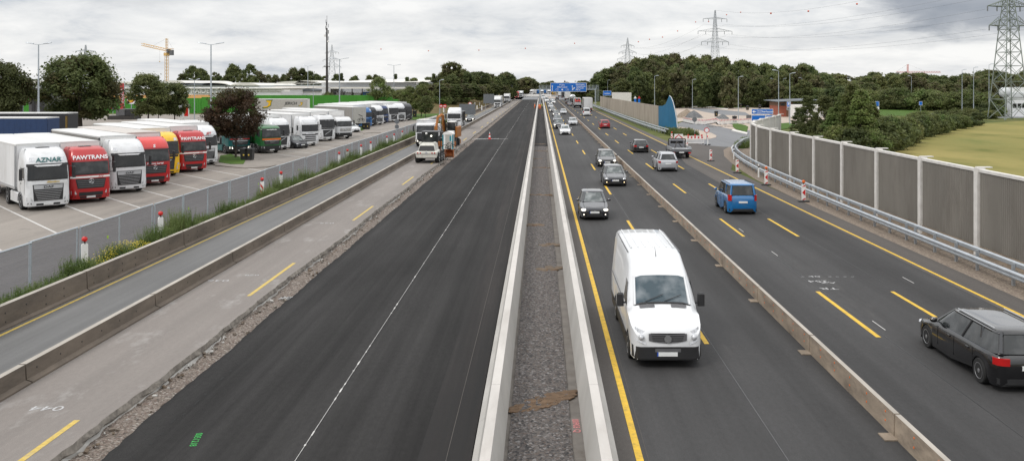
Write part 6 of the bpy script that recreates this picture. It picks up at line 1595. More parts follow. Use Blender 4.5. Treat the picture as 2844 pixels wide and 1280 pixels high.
TF = [(1430+i*6.2, 760+rnd.uniform(-40,40), (218+abs(i-5)*1.0 if i < 9 else 226+(i-9)*5)+rnd.uniform(-1.5,1.5)) for i in range(13)] + [(1505+i*7, 950, 236-rnd.uniform(4,9)) for i in range(11)]
for px, Y, top in TF:
    k = rnd.choice(['f1','f2','f4']); s_ = Z(top, Y)/PROTO[k]['h']
    tree(k, 'one of the far dark trees closing the motorway at the vanishing point', (at(px,Y),Y), max(s_*1.15, .9), None, 'trees at the vanishing point', hs=s_)
# forest on the right: rows of trees following the skyline
SKY = [(1600,229),(1625,222),(1640,213),(1660,206),(1690,192),(1720,176),(1760,170),(1800,162),(1820,148),(1840,152),(1870,154),(1900,160),(1940,158),(1990,158),(2030,166),(2060,172),(2100,176),(2140,180),(2165,186),(2190,180),(2220,179),(2250,184),(2270,200),(2300,206),(2340,208),(2360,212),(2400,212),(2440,198),(2470,204),(2500,210),(2540,202),(2580,202),(2620,212),(2660,210),(2720,200),(2760,196),(2800,205),(2844,204),(2900,205)]
cnt = 0
for row, (Yb, nst, drop) in enumerate(((430,27,0),(375,30,6),(330,34,22),(300,34,42))):
    for i in range(nst):
        px = 1600+(2880-1600)*(i+.5+rnd.uniform(-.3,.3))/nst
        Y = Yb+rnd.uniform(-14,14)
        if px < 1760: Y += (1760-px)*.55
        if row >= 2 and px < 1720: continue
        if row == 3 and px > 2420 and px < 2590: continue
        top = interp(px, SKY)+drop*(.55 if px > 2250 else 1)+rnd.uniform(-5,6)*(1 if row else .7)
        k = rnd.choice(['f1','f2','f3','f4','f1','f2']) if row < 3 else rnd.choice(['f4','f2','f4','f1'])
        s_ = Z(top, Y)/PROTO[k]['h']
        if s_ < .25: continue
        w_ = 1280/nst*Y/FPX/2*1.35/PROTO[k]['r']
        tree(k, 'one of the dense forest trees behind the rest area' if px < 2300 else 'one of the dense forest trees between the rest area and the pylon', (at(px,Y),Y), max(w_, s_*.75), None, 'forest trees behind the rest area' if px < 2300 else 'forest trees towards the pylon', hs=s_)
        cnt += 1
# undergrowth at the forest foot
for i in range(46):
    px = 1660+i*24+rnd.uniform(-8,8); 
    if px > 2790: break
    Y = interp(px, [(1660,400),(1760,345),(1900,318),(2250,300),(2400,290),(2460,282),(2560,268),(2800,235)])+rnd.uniform(-4,4)
    k = rnd.choice(['bush','bush2']); s_ = rnd.uniform(1.2,2.0)
    tree(k, 'one of the bushes along the foot of the forest', (at(px,Y),Y), s_*1.15, None, 'bushes at the forest foot', 'bush', 'bush', hs=s_)
# birches and hedge behind the noise barrier
for px, Y, top, sc, lb in ((2243,112,268,1.05,'dark slim tree rising left-most behind the noise barrier'),(2218,118,300,.8,'small dark tree at the left foot of the birch group'),(2290,108,268,1.25,'second slim tree behind the noise barrier, left of the tallest'),(2368,100,236,1.25,'tallest light green birch behind the noise barrier'),(2345,104,262,1.2,'birch directly left of the tallest one'),(2392,98,252,1.2,'birch directly right of the tallest one'),(2418,101,285,1.1,'lower birch right of the tallest group'),(2320,104,300,1.2,'low bushy birch between the slim tree and the tallest')):
    hh = Z(top, Y); tree('birch' if px > 2300 else 'birchd', lb, (at(px,Y),Y), sc, None, None, hs=hh/7.6)
hb = [(2440,100,322),(2465,106,318),(2490,112,318),(2512,118,318),(2538,126,320),(2560,132,312),(2586,138,308),(2608,142,314),(2634,150,318),(2658,156,318),(2680,162,322),(2700,168,328),(2450,118,322),(2480,128,318),(2520,140,318),(2560,152,305),(2610,162,298),(2655,172,302),(2405,104,318),(2270,112,330),(2300,106,340),(2340,98,345),(2375,96,342),(2415,96,352),(2440,98,352),(2690,200,300),(2730,206,296),(2752,202,304),(2712,190,312),(2770,215,290),(2740,214,285)]
for i, (px, Y, top) in enumerate(hb):
    k = 'bush' if i % 2 else 'bush2'; hh = max(1.0, Z(top+rnd.uniform(-5,5), Y)); tree(k, 'one of the hedge bushes running from the noise barrier to the pylon', (at(px,Y),Y), min(1.25, max(.8, hh/3.8)), None, 'hedge bushes by the meadow', 'bush', 'bush', hs=hh/4.0)
for i in range(26):
    Y = 262+i*8+rnd.uniform(-3,3); X = -24-rnd.uniform(0,26); s_ = rnd.uniform(.5,1.1)
    tree(rnd.choice(['bush','bush2']), 'one of the low bushes on the left bank under the trees', (X,Y,2.6 if X < -35 else 1.2), s_*1.3, None, 'bushes on the left bank', 'bush', 'bush', hs=s_)
# weeds between the fence and the brown barrier
def blades(name, label, gen, n, m, hgt, wid, seed, leafy=.5, cat='weeds', lab=True):
    q = random.Random(seed); V = []; Fc = []
    for _ in range(n):
        x, y, k = gen(q); h = hgt*k*(.35+.75*q.random()); a = q.random()*6.28; ln = q.uniform(0,.35)*h; z0 = .0
        top = Vector((x+ln*math.cos(a), y+ln*math.sin(a), h)); b0 = Vector((x, y, z0)); sd = Vector((math.sin(a+1), math.cos(a+1), 0))*wid*(.5+.6*q.random())*(1+y*.006)
        b = len(V); V += [tuple(b0-sd*.4), tuple(b0+sd*.4), tuple((b0+top)/2+sd*.5), tuple(top), tuple((b0+top)/2-sd*.5)]; Fc.append([b,b+1,b+2,b+3,b+4])
        for _ in range(3):
            u = q.uniform(.25,1); c = b0.lerp(top, u); d = Vector((q.gauss(0,1),q.gauss(0,1),q.gauss(.2,.6))).normalized()*wid*2.3*(1+y*.006); e = d.cross(Vector((0,0,1)))*.45
            b = len(V); V += [tuple(c), tuple(c+d*.5+e), tuple(c+d), tuple(c+d*.5-e)]; Fc.append([b,b+1,b+2,b+3])
    mb = MB(); mb.mi(m); mb.v = V; mb.f = Fc; mb.m = [0]*len(Fc); o = mb.build(name, smooth=0, recalc=False); return tag(o, label, cat, kind='stuff')
def gw_(q):
    y = 20+170*q.random()**2.0; x = -18.35+1.05*q.random()
    k = .62+.38*math.sin(y*.55)*math.sin(y*.23+1)+.25*math.sin(y*1.9); k = max(.5, k)
    return x, y, k
blades('weeds', 'wild green weeds growing along the strip behind the tall brown barrier', gw_, 52000, 'weed', 1.38, .026, 1)
def gd_(q): y = 20+170*q.random()**1.4; return -18.3+1.0*q.random(), y, .9*max(.3, .6+.4*math.sin(y*.55)*math.sin(y*.23+1))
blades('dry_grass', 'dry straw-coloured grass stems among the green weeds', gd_, 3600, 'leaf_brown', 1.35, .010, 2)
fl = random.Random(4); V = []; Fc = []
for _ in range(900):
    y = 34.8+5.2*fl.random(); x = -18.2+.75*fl.random(); z = .35+.75*fl.random()*math.sin((y-34.3)/6.2*math.pi); s_ = .022+.012*fl.random(); b = len(V)
    V += [(x-s_,y,z),(x,y-s_,z+.01),(x+s_,y,z),(x,y+s_,z+.012)]; Fc.append([b,b+1,b+2,b+3])
mb = MB(); mb.mi('flower'); mb.v = V; mb.f = Fc; mb.m = [0]*len(Fc); tag(mb.build('yellow_flowers', smooth=0, recalc=False), 'patch of small yellow flowers among the weeds near the front', 'flowers', kind='stuff')
def gr_(q): y = 138+170*q.random(); return interp(y, [(138,20.2),(150,19.6),(300,19.2)])+q.random()*interp(y, [(138,3),(150,2.6),(158,.9),(290,.7),(310,3)]), y, 1
blades('verge_grass', 'long grass on the verge below the old noise wall', gr_, 9000, 'weed', .55, .05, 6, cat='grass')
def ge_(q): a = q.random(); return 19.6+4.5*q.random(), 133+10*q.random()**.7, 1.1
blades('verge_weeds', 'overgrown weeds at the foot of the blue fin', ge_, 1800, 'weed', .8, .05, 8)
def gl_(q): return -19.6-22*q.random(), 236+190*q.random(), 1
def g3_(q): i = q.random(); px = 2046+26*i; x, y = G(px, 412-20*i); return x+q.uniform(-.3,1.4), y+q.uniform(-1,1), 1
blades('verge_weeds', 'grass tuft inside the curve of the guardrail', g3_, 1500, 'weed', .7, .04, 9)

# ================================================================ SITE EQUIPMENT AND PEOPLE
def toilet():
    t = thing('portable_toilet', 'portable toilet with white domed roof and teal frame beside the excavator', 'portable toilet', (-10.95,104.3,0), R(-6))
    part('cabin', t, lambda mb: (mb.box(-.55,.55,0,1.1,.12,1.85,'toilet_grey'), mb.box(-.55,-.30,-.03,0,.12,1.85,'board_white'), mb.box(.40,.56,-.03,0,.12,1.85,'board_white')))
    part('door', t, lambda mb: (mb.box(-.30,.40,-.04,-.003,.16,1.85,'toilet_grey'), mb.box(.22,.42,-.05,-.041,1.1,1.7,'toilet_teal')))
    part('frame', t, lambda mb: [mb.box(x-.06,x+.06,-.06,.06,.05,1.9,'toilet_teal') for x in (-.58,.58)])
    part('roof', t, lambda mb: mb.loft([[(.62*math.cos(R(a)),y,1.85+.38*math.sin(R(a))) for a in range(0,181,15)] for y in (-.08,1.15)],'board_white'), 40)
    part('base', t, lambda mb: mb.box(-.6,.6,-.05,1.15,.0,.12,'plastic_black'))
toilet()
t = thing('bicycle', 'dark bicycle leaning against the front of the portable toilet', 'bicycle', (-10.75,103.9,0), R(10))
for x in (-.5,.5): part('wheel', t, lambda mb: [mb.beam((x+.34*math.cos(a*.5236),0,.36+.34*math.sin(a*.5236)),(x+.34*math.cos((a+1)*.5236),0,.36+.34*math.sin((a+1)*.5236)),.05,'rubber') for a in range(12)])
part('frame', t, lambda mb: [mb.beam(a,b,.05,'plastic_black') for a,b in (((-.5,0,.36),(-.15,0,.9)),((-.15,0,.9),(.35,0,.85)),((-.1,0,.36),(.35,0,.85)),((-.1,0,.36),(-.15,0,.95)),((.35,0,.95),(.5,0,.36)),((-.5,0,.36),(-.1,0,.36)),((.25,0,1.02),(.45,0,1.0)))])
def roller():
    t = thing('compactor_roller', 'white three-axle rubber-tyred roller with black cage, seen from behind', 'roller', (-11.25,87.0,0), R(-3))
    part('engine_hood', t, lambda mb: (mb.loft([[(-.98,0,.55),(.98,0,.55),(.98,1.7,.55),(-.98,1.7,.55)],[(-1.05,-.05,.75),(1.05,-.05,.75),(1.05,1.8,.75),(-1.05,1.8,.75)],[(-1.05,0,1.12),(1.05,0,1.12),(1.05,1.8,1.2),(-1.05,1.8,1.2)],[(-.86,.18,1.22),(.86,.18,1.22),(.9,1.8,1.3),(-.9,1.8,1.3)],[(-.74,.35,1.78),(.74,.35,1.78),(.8,1.8,1.9),(-.8,1.8,1.9)],[(-.62,.5,1.9),(.62,.5,1.9),(.7,1.7,1.98),(-.7,1.7,1.98)]],'digger_white'),), 30)
    part('rear_grille', t, lambda mb: mb.add([(-.80,.10,1.24),(.80,.10,1.24),(.68,.28,1.72),(-.68,.28,1.72)],[(0,1,2,3)],'plastic_black'))
    part('rear_bar', t, lambda mb: mb.box(-1.1,1.1,-.12,.0,.95,1.12,'digger_white'))
    for s_ in (-1,1):
        for q in (.0,.26): part('tail_light', t, lambda mb: mb.cyl((s_*(.84-q),-.14,1.03),(s_*(.84-q),-.10,1.03),.07,n=10,m='tail_red'))
    part('badge', t, lambda mb: mb.cyl((0,-.14,1.04),(0,-.11,1.04),.13,n=14,m='silver_trim'))
    for x in (-.72,.72): part('hood_bracket', t, lambda mb: mb.bbox(x-.12,x+.12,.45,.8,1.85,2.08,.04,'digger_white'))
    for s_ in (-1,1):
        for y in (.75,2.2,3.5): wheel(t, s_*.98, y, .52, .40, 'board_white', truck=True)
    part('chassis', t, lambda mb: mb.box(-.7,.7,.2,3.9,.45,.9,'plastic_black'))
    def cage(mb):
        for x in (-.8,0,.8):
            for y in (2.0,3.5): mb.beam((x,y,1.2),(x,y,3.0),.07,'plastic_black')
        mb.box(-.9,.9,1.85,3.7,2.98,3.06,'plastic_grey'); mb.box(-.78,.78,1.96,1.98,1.3,2.95,'glass')
    part('cab', t, cage)
    part('work_lamp', t, lambda mb: (mb.sph((-.35,1.85,2.85),.12,'board_white'), mb.sph((.15,1.85,2.6),.09,'head_on')))
roller()
def excavator():
    t = thing('wheeled_excavator', 'orange wheeled excavator with a raised folded arm working on the strip', 'excavator', (-11.7,110.5,0), R(-4))
    part('chassis', t, lambda mb: (mb.box(-1.0,1.0,.4,3.6,.55,1.15,'plastic_black'), mb.box(-1.25,1.25,-.1,.15,.15,.75,'digger_orange'), mb.box(.75,1.3,3.5,4.2,.2,.8,'digger_orange')))
    part('dozer_blade', t, lambda mb: mb.box(-1.25,1.25,-.3,-.1,.05,.62,'rust'))
    for s_ in (-1,1):
        for y in (.75,3.1): wheel(t, s_*1.05, y, .52, .45, 'plastic_grey', truck=True)
    up = part('upper_body', t, lambda mb: (mb.bbox(-1.2,1.2,1.0,4.4,1.2,1.9,.08,'plastic_grey'), mb.bbox(.15,1.3,2.6,4.6,1.9,2.6,.1,'digger_orange'), mb.bbox(1.0,1.32,.8,4.6,1.25,2.75,.1,'digger_orange')), 30)
    part('cab', t, lambda mb: (mb.bbox(-.05,.98,.7,2.3,1.9,3.4,.1,'glass'), mb.bbox(-.08,1.0,.65,2.35,3.36,3.5,.05,'board_white'), mb.bbox(-.08,1.0,.66,2.34,1.85,2.2,.05,'board_white')), 30)
    for x, y in ((-.05,.72),(.96,.72),(-.05,2.28),(.96,2.28)): part('cab_pillar', t, lambda mb: mb.beam((x,y,1.9),(x,y,3.4),.09,'plastic_black'))
    def arm(mb):
        P1 = [(-.55,1.5,1.8),(-.6,.5,3.1),(-.62,-.1,4.4)]
        for a, b, w_ in ((P1[0],P1[1],.42),(P1[1],P1[2],.36)): mb.beam(a,b,w_,'digger_orange')
    part('boom', t, arm)
    part('dipper', t, lambda mb: (mb.beam((-.75,-.1,4.5),(-1.15,-.9,4.1),.34,'digger_orange'), mb.beam((-1.15,-.9,4.2),(-1.35,-1.5,2.3),.30,'digger_orange')))
    part('hydraulic_ram', t, lambda mb: (mb.cyl((-.9,.9,1.9),(-.95,-.1,3.7),.07,n=8,m='chrome'), mb.cyl((-1.0,-.4,4.5),(-1.5,-1.2,3.2),.06,n=8,m='chrome'), mb.cyl((-.3,1.0,2.0),(-.35,.1,3.7),.10,n=8,m='steel_dark')), 40)
    part('tool_coupler', t, lambda mb: (mb.box(-1.7,-1.2,-1.9,-1.2,1.6,2.4,'steel_dark'), mb.box(-1.55,-1.1,-1.6,-1.3,2.4,2.9,'digger_orange'), mb.cyl((-1.6,-1.6,1.5),(-1.2,-1.6,1.5),.25,n=10,m='digger_orange')))
    part('hoses', t, lambda mb: [mb.cyl((-1.0-.1*k,-.2,1.9+.3*k),(-.4,.4,1.3+.2*k),.04,n=5,m='rubber') for k in range(4)])
    return t
_ex = excavator(); _ex.scale = (.88,.88,.9)
for loc, sz, lb, m_ in (((-9.72,94.2),(.42,.5,.85),'rust-orange steel bucket standing on the strip edge in front of the toilet','rust'),((-12.5,102.8),(.85,.5,.62),'brown wide digging bucket lying beside the excavator','wood_brown')):
    t = thing('digging_bucket', lb, 'bucket', (loc[0],loc[1],0)); w_, d_, h_ = sz
    part('shell', t, lambda mb: mb.loft([[(x, d_*math.cos(R(a)), h_*.5+h_*.5*math.sin(R(a))) for a in range(-170,100,30)] + [(x, d_*.9*math.cos(R(a)), h_*.5+h_*.45*math.sin(R(a))) for a in range(70,-171,-30)] for x in (-w_,w_)], m_), 30)
    part('side_plates', t, lambda mb: [mb.box(x-.02,x+.02,-d_,d_*.9,.02,h_,m_) for x in (-w_-.03,w_+.03)])
    part('hitch', t, lambda mb: mb.box(-.15,.15,-.2,.2,h_,h_+.15,'steel_dark'))
t = thing('traffic_cone', 'red and white traffic cone on the fresh asphalt', 'cone', (*G(1360,386.5),0))
part('cone', t, lambda mb: [mb.cyl((0,0,.04+.24*k),(0,0,.04+.24*(k+1)),.17-.035*k,.17-.035*(k+1),12,'signal_red' if k % 2 == 0 else 'board_white') for k in range(4)], 40); part('base', t, lambda mb: mb.box(-.24,.24,-.24,.24,0,.04,'signal_red'))
def person(label, X, Y, rz, cloth, legs, bend=0):
    t = thing('person', label, 'person', (X,Y,-.05), rz, None)
    me = bpy.data.meshes.new('body')
    J = [(0,0,.98,.14),(0,-.02-bend*.2,1.22,.15),(0,-.03-bend*.5,1.44,.16),(0,-.03-bend*.6,1.52,.06),(0,-.05-bend*.68,1.66,.105),(0,-.05-bend*.7,1.76,.09),
         (-.2,-.03-bend*.5,1.42,.07),(-.27,-.05-bend*.6,1.14,.05),(-.24,-.24-bend*.6,.98,.04),(-.23,-.32-bend*.6,.95,.035),(.2,-.03-bend*.5,1.42,.07),(.27,.0-bend*.5,1.14,.05),(.29,-.1-bend*.6,.9,.04),(.29,-.12-bend*.6,.82,.035),
         (-.1,0,.9,.10),(-.13,-.06,.5,.07),(-.14,.0,.1,.05),(-.14,-.14,.05,.045),(.1,0,.9,.10),(.13,.04,.5,.07),(.16,.12,.1,.05),(.16,-.02,.05,.045)]
    E = [(0,1),(1,2),(2,3),(3,4),(4,5),(2,6),(6,7),(7,8),(8,9),(2,10),(10,11),(11,12),(12,13),(0,14),(14,15),(15,16),(16,17),(0,18),(18,19),(19,20),(20,21)]
    me.from_pydata([j[:3] for j in J], E, []); o = bpy.data.objects.new('body', me); COL.objects.link(o); o.parent = t
    o.modifiers.new('s', 'SKIN'); o.modifiers.new('d', 'SUBSURF').render_levels = 1
    for v, j in zip(me.skin_vertices[0].data, J): v.radius = (j[3], j[3]*.8)
    me.skin_vertices[0].data[0].use_root = True
    m, nt, b = _nodes('person_'+cloth); N = nt.nodes.new; L = nt.links.new
    tc = N('ShaderNodeTexCoord'); s_ = N('ShaderNodeSeparateXYZ'); L(tc.outputs['Object'], s_.inputs[0]); cr = N('ShaderNodeValToRGB'); cr.color_ramp.interpolation = 'CONSTANT'
    dv = N('ShaderNodeMath'); dv.operation = 'DIVIDE'; dv.inputs[1].default_value = 2; L(s_.outputs[2], dv.inputs[0]); L(dv.outputs[0], cr.inputs[0])
    e = cr.color_ramp.elements; e[0].color = (.02,.02,.02,1); e[1].position = .06; e[1].color = (*legs,1)
    e.new(.47).color = ((.85,.17,.02,1) if cloth == 'orange' else (.5,.55,.05,1)); e.new(.755).color = (.45,.27,.19,1)
    L(cr.outputs[0], b.inputs['Base Color']); me.materials.append(m)
    part('helmet', t, lambda mb: mb.sph((0,-.05-bend*.7,1.76),.125,'board_white',12,(1,1.15,.75)), 60)
    part('reflective_band', t, lambda mb: mb.loft([[(.175*math.cos(a*.5236),-.02-bend*.2+.145*math.sin(a*.5236),z) for a in range(12)] for z in (1.17,1.22)],'plastic_white'), 40)
person('worker in orange jacket and trousers standing in the median beside the left wall', -.45, 281, R(30), 'orange', (.85,.17,.02))
person('worker in orange trousers and helmet in the middle of the median', -.05, 277, R(-20), 'orange', (.85,.17,.02), .2)
person('worker in a yellow-green vest with dark trousers next to the right wall', .55, 284, R(-60), 'lime', (.05,.08,.07), .3)
person('worker in orange outside the left wall, on the new asphalt', -1.9, 286, R(70), 'orange', (.85,.17,.02), .1)
# far junction: white boards, soil, diverted traffic
mb = MB(); mb.box(-14, 1, 585, 690, -.4, .25, 'verge_gravel'); struct('sand_strip', mb)
mb = MB(); mb.box(3, 9.5, 500, 560, .0, .12, 'paving_light'); struct('sand_strip', mb)
k = 0
for i in range(30):
    px = 1440+i*3.1; Y = 560+rnd.uniform(-10,10)
    t = thing('warning_board', 'one of the tiny white boards lined across the road at the far junction', 'warning board', (at(px,Y),Y,0), 0, 'white boards at the far junction'); part('board', t, lambda mb: (mb.bbox(-.30,.30,-.05,.05,.2,1.9,.08,'board_white'), mb.box(-.5,.5,-.3,.3,0,.12,'plastic_black')))
for px, py in ((1310,311),(1319,300),(1325,309),(1332,298),(1338,309),(1306,313),(1232,314)):
    x, y = G(px, py); beacon((x, y), 'one of the white boards set in two rows left of the approaching lorries' if px != 1232 else 'single white board on the grass under the no-entry signs', lamp=False, tall=1.5, group='white boards at the detour split' if px != 1232 else None)
# ================================================================ PARKED LORRIES
S3 = .0
lorry('white lorry with AZNAR lettering and a plain white box trailer, nearest in the row', (-30.4,54.5), style='daf', side='tarp_white', curtain=False, ch=3.78, doors='tarp_white', sign=[('AZNAR', .42, 'truck_teal', .05, 3.10, .1), ('Altendorn', .17, 'gold', .25, 1.76, .3)], opt=('hatch',))
lorry('red lorry with PAWTRANS lettering, second in the row beside the AZNAR one', (-29.5,57.9), color='truck_red', style='mb', side='tarp_grey', ch=3.62, sign=[('PAWTRANS', .40, 'sign_white', 0, 2.98, 0)], opt=('band','hatch'), z1=3.9)
lorry('plain white lorry with chrome-slatted grille between two red lorries, grey curtain trailer', (-29.4,63.1), style='daf', side='tarp_grey', ch=3.78, frame='plastic_grey', opt=())
lorry('red lorry with a pale red roof and a dark visor, lettered below the windscreen', (-29.5,67.5), color='truck_red', style='mb', side='tarp_grey', roof='trailer_roof_tan', ch=3.7, sign=[('Jusumos Larvai', .20, 'sign_white', 0, 1.74, .3), ('S', .36, 'sign_white', 0, 3.05, .2)], opt=(('roof','truck_lightred'),'visor'))
lorry('yellow lorry with a black windscreen visor, squeezed between red ones', (-31.5,74.2), color='truck_yellow', style='volvo', side='tarp_grey', ch=3.7, opt=('rooflights',))
lorry('red lorry with PAWTRANS lettering, farther one next to the yellow lorry', (-30.7,78.2), color='truck_red', style='mb', side='tarp_white', ch=3.62, sign=[('PAWTRANS', .40, 'sign_white', 0, 2.98, 0)], opt=('band','hatch'))
lorry('white lorry with red JET lettering at the kerb of the maple island', (-32.2,85.0), style='daf', side='tarp_white', ch=3.78, sign=[('JET', .34, 'truck_red', .3, 3.05, .3)], opt=())
lorry('teal lorry with a red band below the windscreen, behind the maple trunk', (-33.6,98.8), color='truck_teal', style='man', side='tarp_black', ch=3.05, z1=3.3, opt=('low','darkbumper','redband','lights'), sign=[('KLEBINGER', .13, 'sign_white', 0, 1.67, 0)])
t = lorry('green lorry with an orange band carrying a green roll-off container', (-30.3,99.6), color='truck_green', style='man', ch=3.05, opt=('low','darkbumper','orangeband'), sign=[('www.baehlert.de', .17, 'sign_white', 0, 2.68, 0)], trailer=False, skirt='silver_trim', name='container_lorry')
part('roll_off_container', t, lambda mb: (mb.box(-1.22,1.22,2.7,7.6,1.2,3.0,'truck_green'), [mb.box(s_*1.23-.03,s_*1.23+.03,2.8+.6*k,2.9+.6*k,1.2,3.0,'truck_green') for s_ in (-1,1) for k in range(8)], mb.box(-1.26,1.26,2.66,7.64,2.98,3.08,'truck_green')))
lorry('white lorry with a black grille and a blue roof emblem, behind the green one', (-30.7,104.6), style='volvo', side='tarp_white', curtain=False, ch=3.75, opt=('hatch','rooflights'))
car('estate_car', 'dark grey estate car parked between two white lorries', 'car', (-28.9,107.3), False, 4.85, 1.85, 1.47, 'truck_charcoal', 'wagon', group='cars parked in the rest area', rz=DIRA)
lorry('large plain white lorry with five dark grille slots, right of the parked estate car', (-29.0,111.3), style='scania', side='tarp_white', curtain=False, ch=3.7, opt=('hatch','rooflights','whitemirror'))
lorry('white lorry with a tall black grille and a black forehead panel', (-29.2,121.2), style='volvo', side='tarp_white', curtain=False, ch=3.55, opt=('hatch',), sign=[('Transporte', .15, 'silver_trim', 0, 2.86, 0)])
lorry('white lorry with a perforated grille and black bumper, lower than its neighbours', (-27.9,126.2), style='arocs', side='tarp_white', curtain=False, ch=3.2, opt=('low','darkbumper'))
lorry('white high-roofed lorry looking over the one with the perforated grille', (-30.0,131.5), style='scania', side='tarp_white', curtain=False, ch=3.85, opt=('hatch',))
car('parked_car', 'small white car parked at the second grassy island', 'car', (-29.9,143.5), False, 4.2, 1.8, 1.5, 'paint_white', 'hatch', group='cars parked in the rest area', rz=DIRA)
t = thing('parked_trailer', 'silver-grey trailer standing alone with a bicycle decal on its end wall', 'trailer', (-30.9,150.5,0), DIRA, None)
trailer_box(t, 0, 13.6, 'tarp_grey', 'trailer_roof', doors='toilet_grey', name='body', legs=True, frame='silver_trim')
part('bicycle_decal', t, lambda mb: [mb.beam((x+.25*math.cos(a*.785),-.03,1.7+.25*math.sin(a*.785)),(x+.25*math.cos((a+1)*.785),-.03,1.7+.25*math.sin((a+1)*.785)),.05,'plastic_black') for x in (-.1,.7) for a in range(8)]+[mb.beam((-.1,-.03,1.7),(.2,-.03,2.1),.05,'plastic_black'), mb.beam((.2,-.03,2.1),(.7,-.03,1.7),.05,'plastic_black'), mb.beam((.5,-.03,2.3),(.7,-.03,1.7),.05,'plastic_black'), mb.beam((-.2,-.03,2.7),(.6,-.03,2.4),.06,'plastic_black')])
for lb, loc, c, s_, ch, o_, sd in (
    ('bright blue lorry directly right of the silver trailer', (-31.6,160.6), 'truck_blue', 'scania', 3.6, ('rooflights',), 'tarp_white'),
    ('black lorry with a yellow lower front, right of the bright blue one', (-31.7,166.0), 'truck_charcoal', 'volvo', 3.5, (), 'tarp_white'),
    ('white lorry with a big black grille between the black and the dark blue one', (-31.2,170.5), 'truck_white', 'daf', 3.7, (), 'tarp_white'),
    ('dark blue lorry with a horn bracket on its roof', (-31.4,177.0), 'truck_navy', 'man', 3.5, (), 'tarp_white'),
    ('white lorry with a black windscreen surround, third from the end of the row', (-30.2,182.2), 'truck_white', 'volvo', 3.6, ('hatch',), 'tarp_white'),
    ('plain white high-roofed lorry, second from the end of the row', (-29.5,187.0), 'truck_white', 'daf', 3.8, (), 'tarp_white'),
    ('dark grey lorry at the far end of the row beside the grass', (-28.6,191.0), 'truck_charcoal', 'volvo', 3.7, (), 'tarp_black')):
    lorry(lb, loc, color=c, style=s_, ch=ch, opt=o_, side=sd)
# trailers standing across the back
for lb, px0, px1, Yt, side, z1, fr in (('dark navy blue trailer standing across the back of the row at the left edge', -60, 148, 101, 'tarp_navy', 4.05, 'tarp_navy'), ('black trailer behind the navy one with yellow edge marks', -40, 202, 110, 'tarp_black', 4.3, 'plastic_black')):
    t = thing('parked_trailer', lb, 'trailer', (at(px1,Yt), Yt, 0), R(90)); trailer_box(t, 0, 13.6, side, 'trailer_roof', z1=z1, name='body', frame=fr, legs=True, doors=side)
    if side == 'tarp_black': part('edge_marks', t, lambda mb: mb.box(-1.30,-1.24,.0,.16,1.6,3.9,'truck_yellow'))
    else: part('white_emblem', t, lambda mb: mb.poly([(-1.31,8.2,2.0),(-1.31,8.0,3.0),(-1.31,7.3,3.0),(-1.31,7.9,1.6)][::-1],'board_white'))
Yt = 226; t = thing('parked_trailer', 'grey trailer lettered JERICH with yellow and green emblems, in front of the green wall', 'trailer', (at(857,Yt), Yt, 0), R(90))
tr = trailer_box(t, 0, 13.4, 'toilet_grey', 'trailer_roof', z1=4.15, name='body', legs=True, curtain=False)
text('JERICH', 1.0, 'truck_charcoal', tr, (-1.30, 4.2, 3.0), rot=(R(90),0,R(-90)), thick=.005, shear=.2)
for cy, sz in ((10.0,1.0),(1.6,.45)):
    for m_, g_ in (('truck_green',1.25),('truck_yellow',1.0)):
        part('emblem', tr, lambda mb: mb.poly([(-1.295-.004*(g_<1.1), cy+sz*g_*b, 2.85+sz*g_*a) for a, b in ((.85,-1.0),(.85,.45),(.45,.3),(.35,-.15),(-.1,-.05),(-.55,.2),(-.7,1.2),(-.95,1.1),(-.8,.1),(-.3,-.65),(.4,-.7))], m_))
# white trailers/roofs glimpsed between the cabs
for lb, px, py, z1, m_ in (('white van body glimpsed behind the trailers under the large tree', 215, 345, 2.4, 'tarp_white'),):
    pass
# ================================================================ TRAFFIC
OG = 'cars oncoming towards the bridge'; AG = 'cars driving away from the bridge'
big_van('large_van', 'large white high-roofed panel van driving towards the viewer in the near lane', (3.48,24.1))
K = .97
def c_in(label, px, py, **k):
    x, y = G(px, py); y *= K; return car('car', label, 'car', (at(px, y), y), False, group=OG, **k)
def c_out(label, px, py, L=4.3, **k):
    x, y = G(px, py); y *= K; return car('car', label, 'car', (at(px, y), y+L), True, L=L, group=AG, **k)
c_in('small black hatchback alone in the lane behind the white van', 1652, 601, L=3.7, W=1.66, Ht=1.50, color='paint_darkblue', lights='on')
c_in('black hatchback with yellow fog lamps beside the tan barrier', 1709.7, 510, L=4.25, W=1.79, Ht=1.47, color='paint_darkblue', lights='fog')
c_in('black hatchback with lit headlamps just behind the one with fog lamps', 1687, 457.6, L=4.25, W=1.79, Ht=1.50, color='paint_black', lights='on')
c_in('white hatchback at the front of the left oncoming queue', 1570, 371, L=4.0, W=1.7, Ht=1.46, color='paint_white')
c_in('silver hatchback in the right oncoming lane beside the white one', 1591.5, 345.8, L=4.3, W=1.8, Ht=1.48, color='paint_silver')
c_in('black off-roader second in the left oncoming queue', 1552, 354.7, L=4.6, W=1.88, Ht=1.70, color='paint_black', style='suv', lights='on')
c_in('dark grey estate third in the left oncoming queue', 1548, 337.6, L=4.6, W=1.82, Ht=1.5, color='paint_grey', style='wagon')
c_in('dark car fourth in the left oncoming queue with bright lamps', 1545, 321.4, L=4.4, color='paint_black', lights='on')
c_in('dark car with bright lamps in front of a silver one, fifth in the queue', 1534.8, 310, L=4.4, color='paint_black', lights='on')
c_in('silver saloon in the right oncoming lane, farther back', 1565, 315.7, L=4.6, color='paint_silver', style='sedan', Ht=1.44)
c_in('silver car sixth in the left oncoming queue', 1530, 298.7, L=4.4, color='paint_silver')
c_in('dark car with lit headlamps under the left part of the gantry', 1527, 289, L=4.4, color='paint_grey', lights='on')
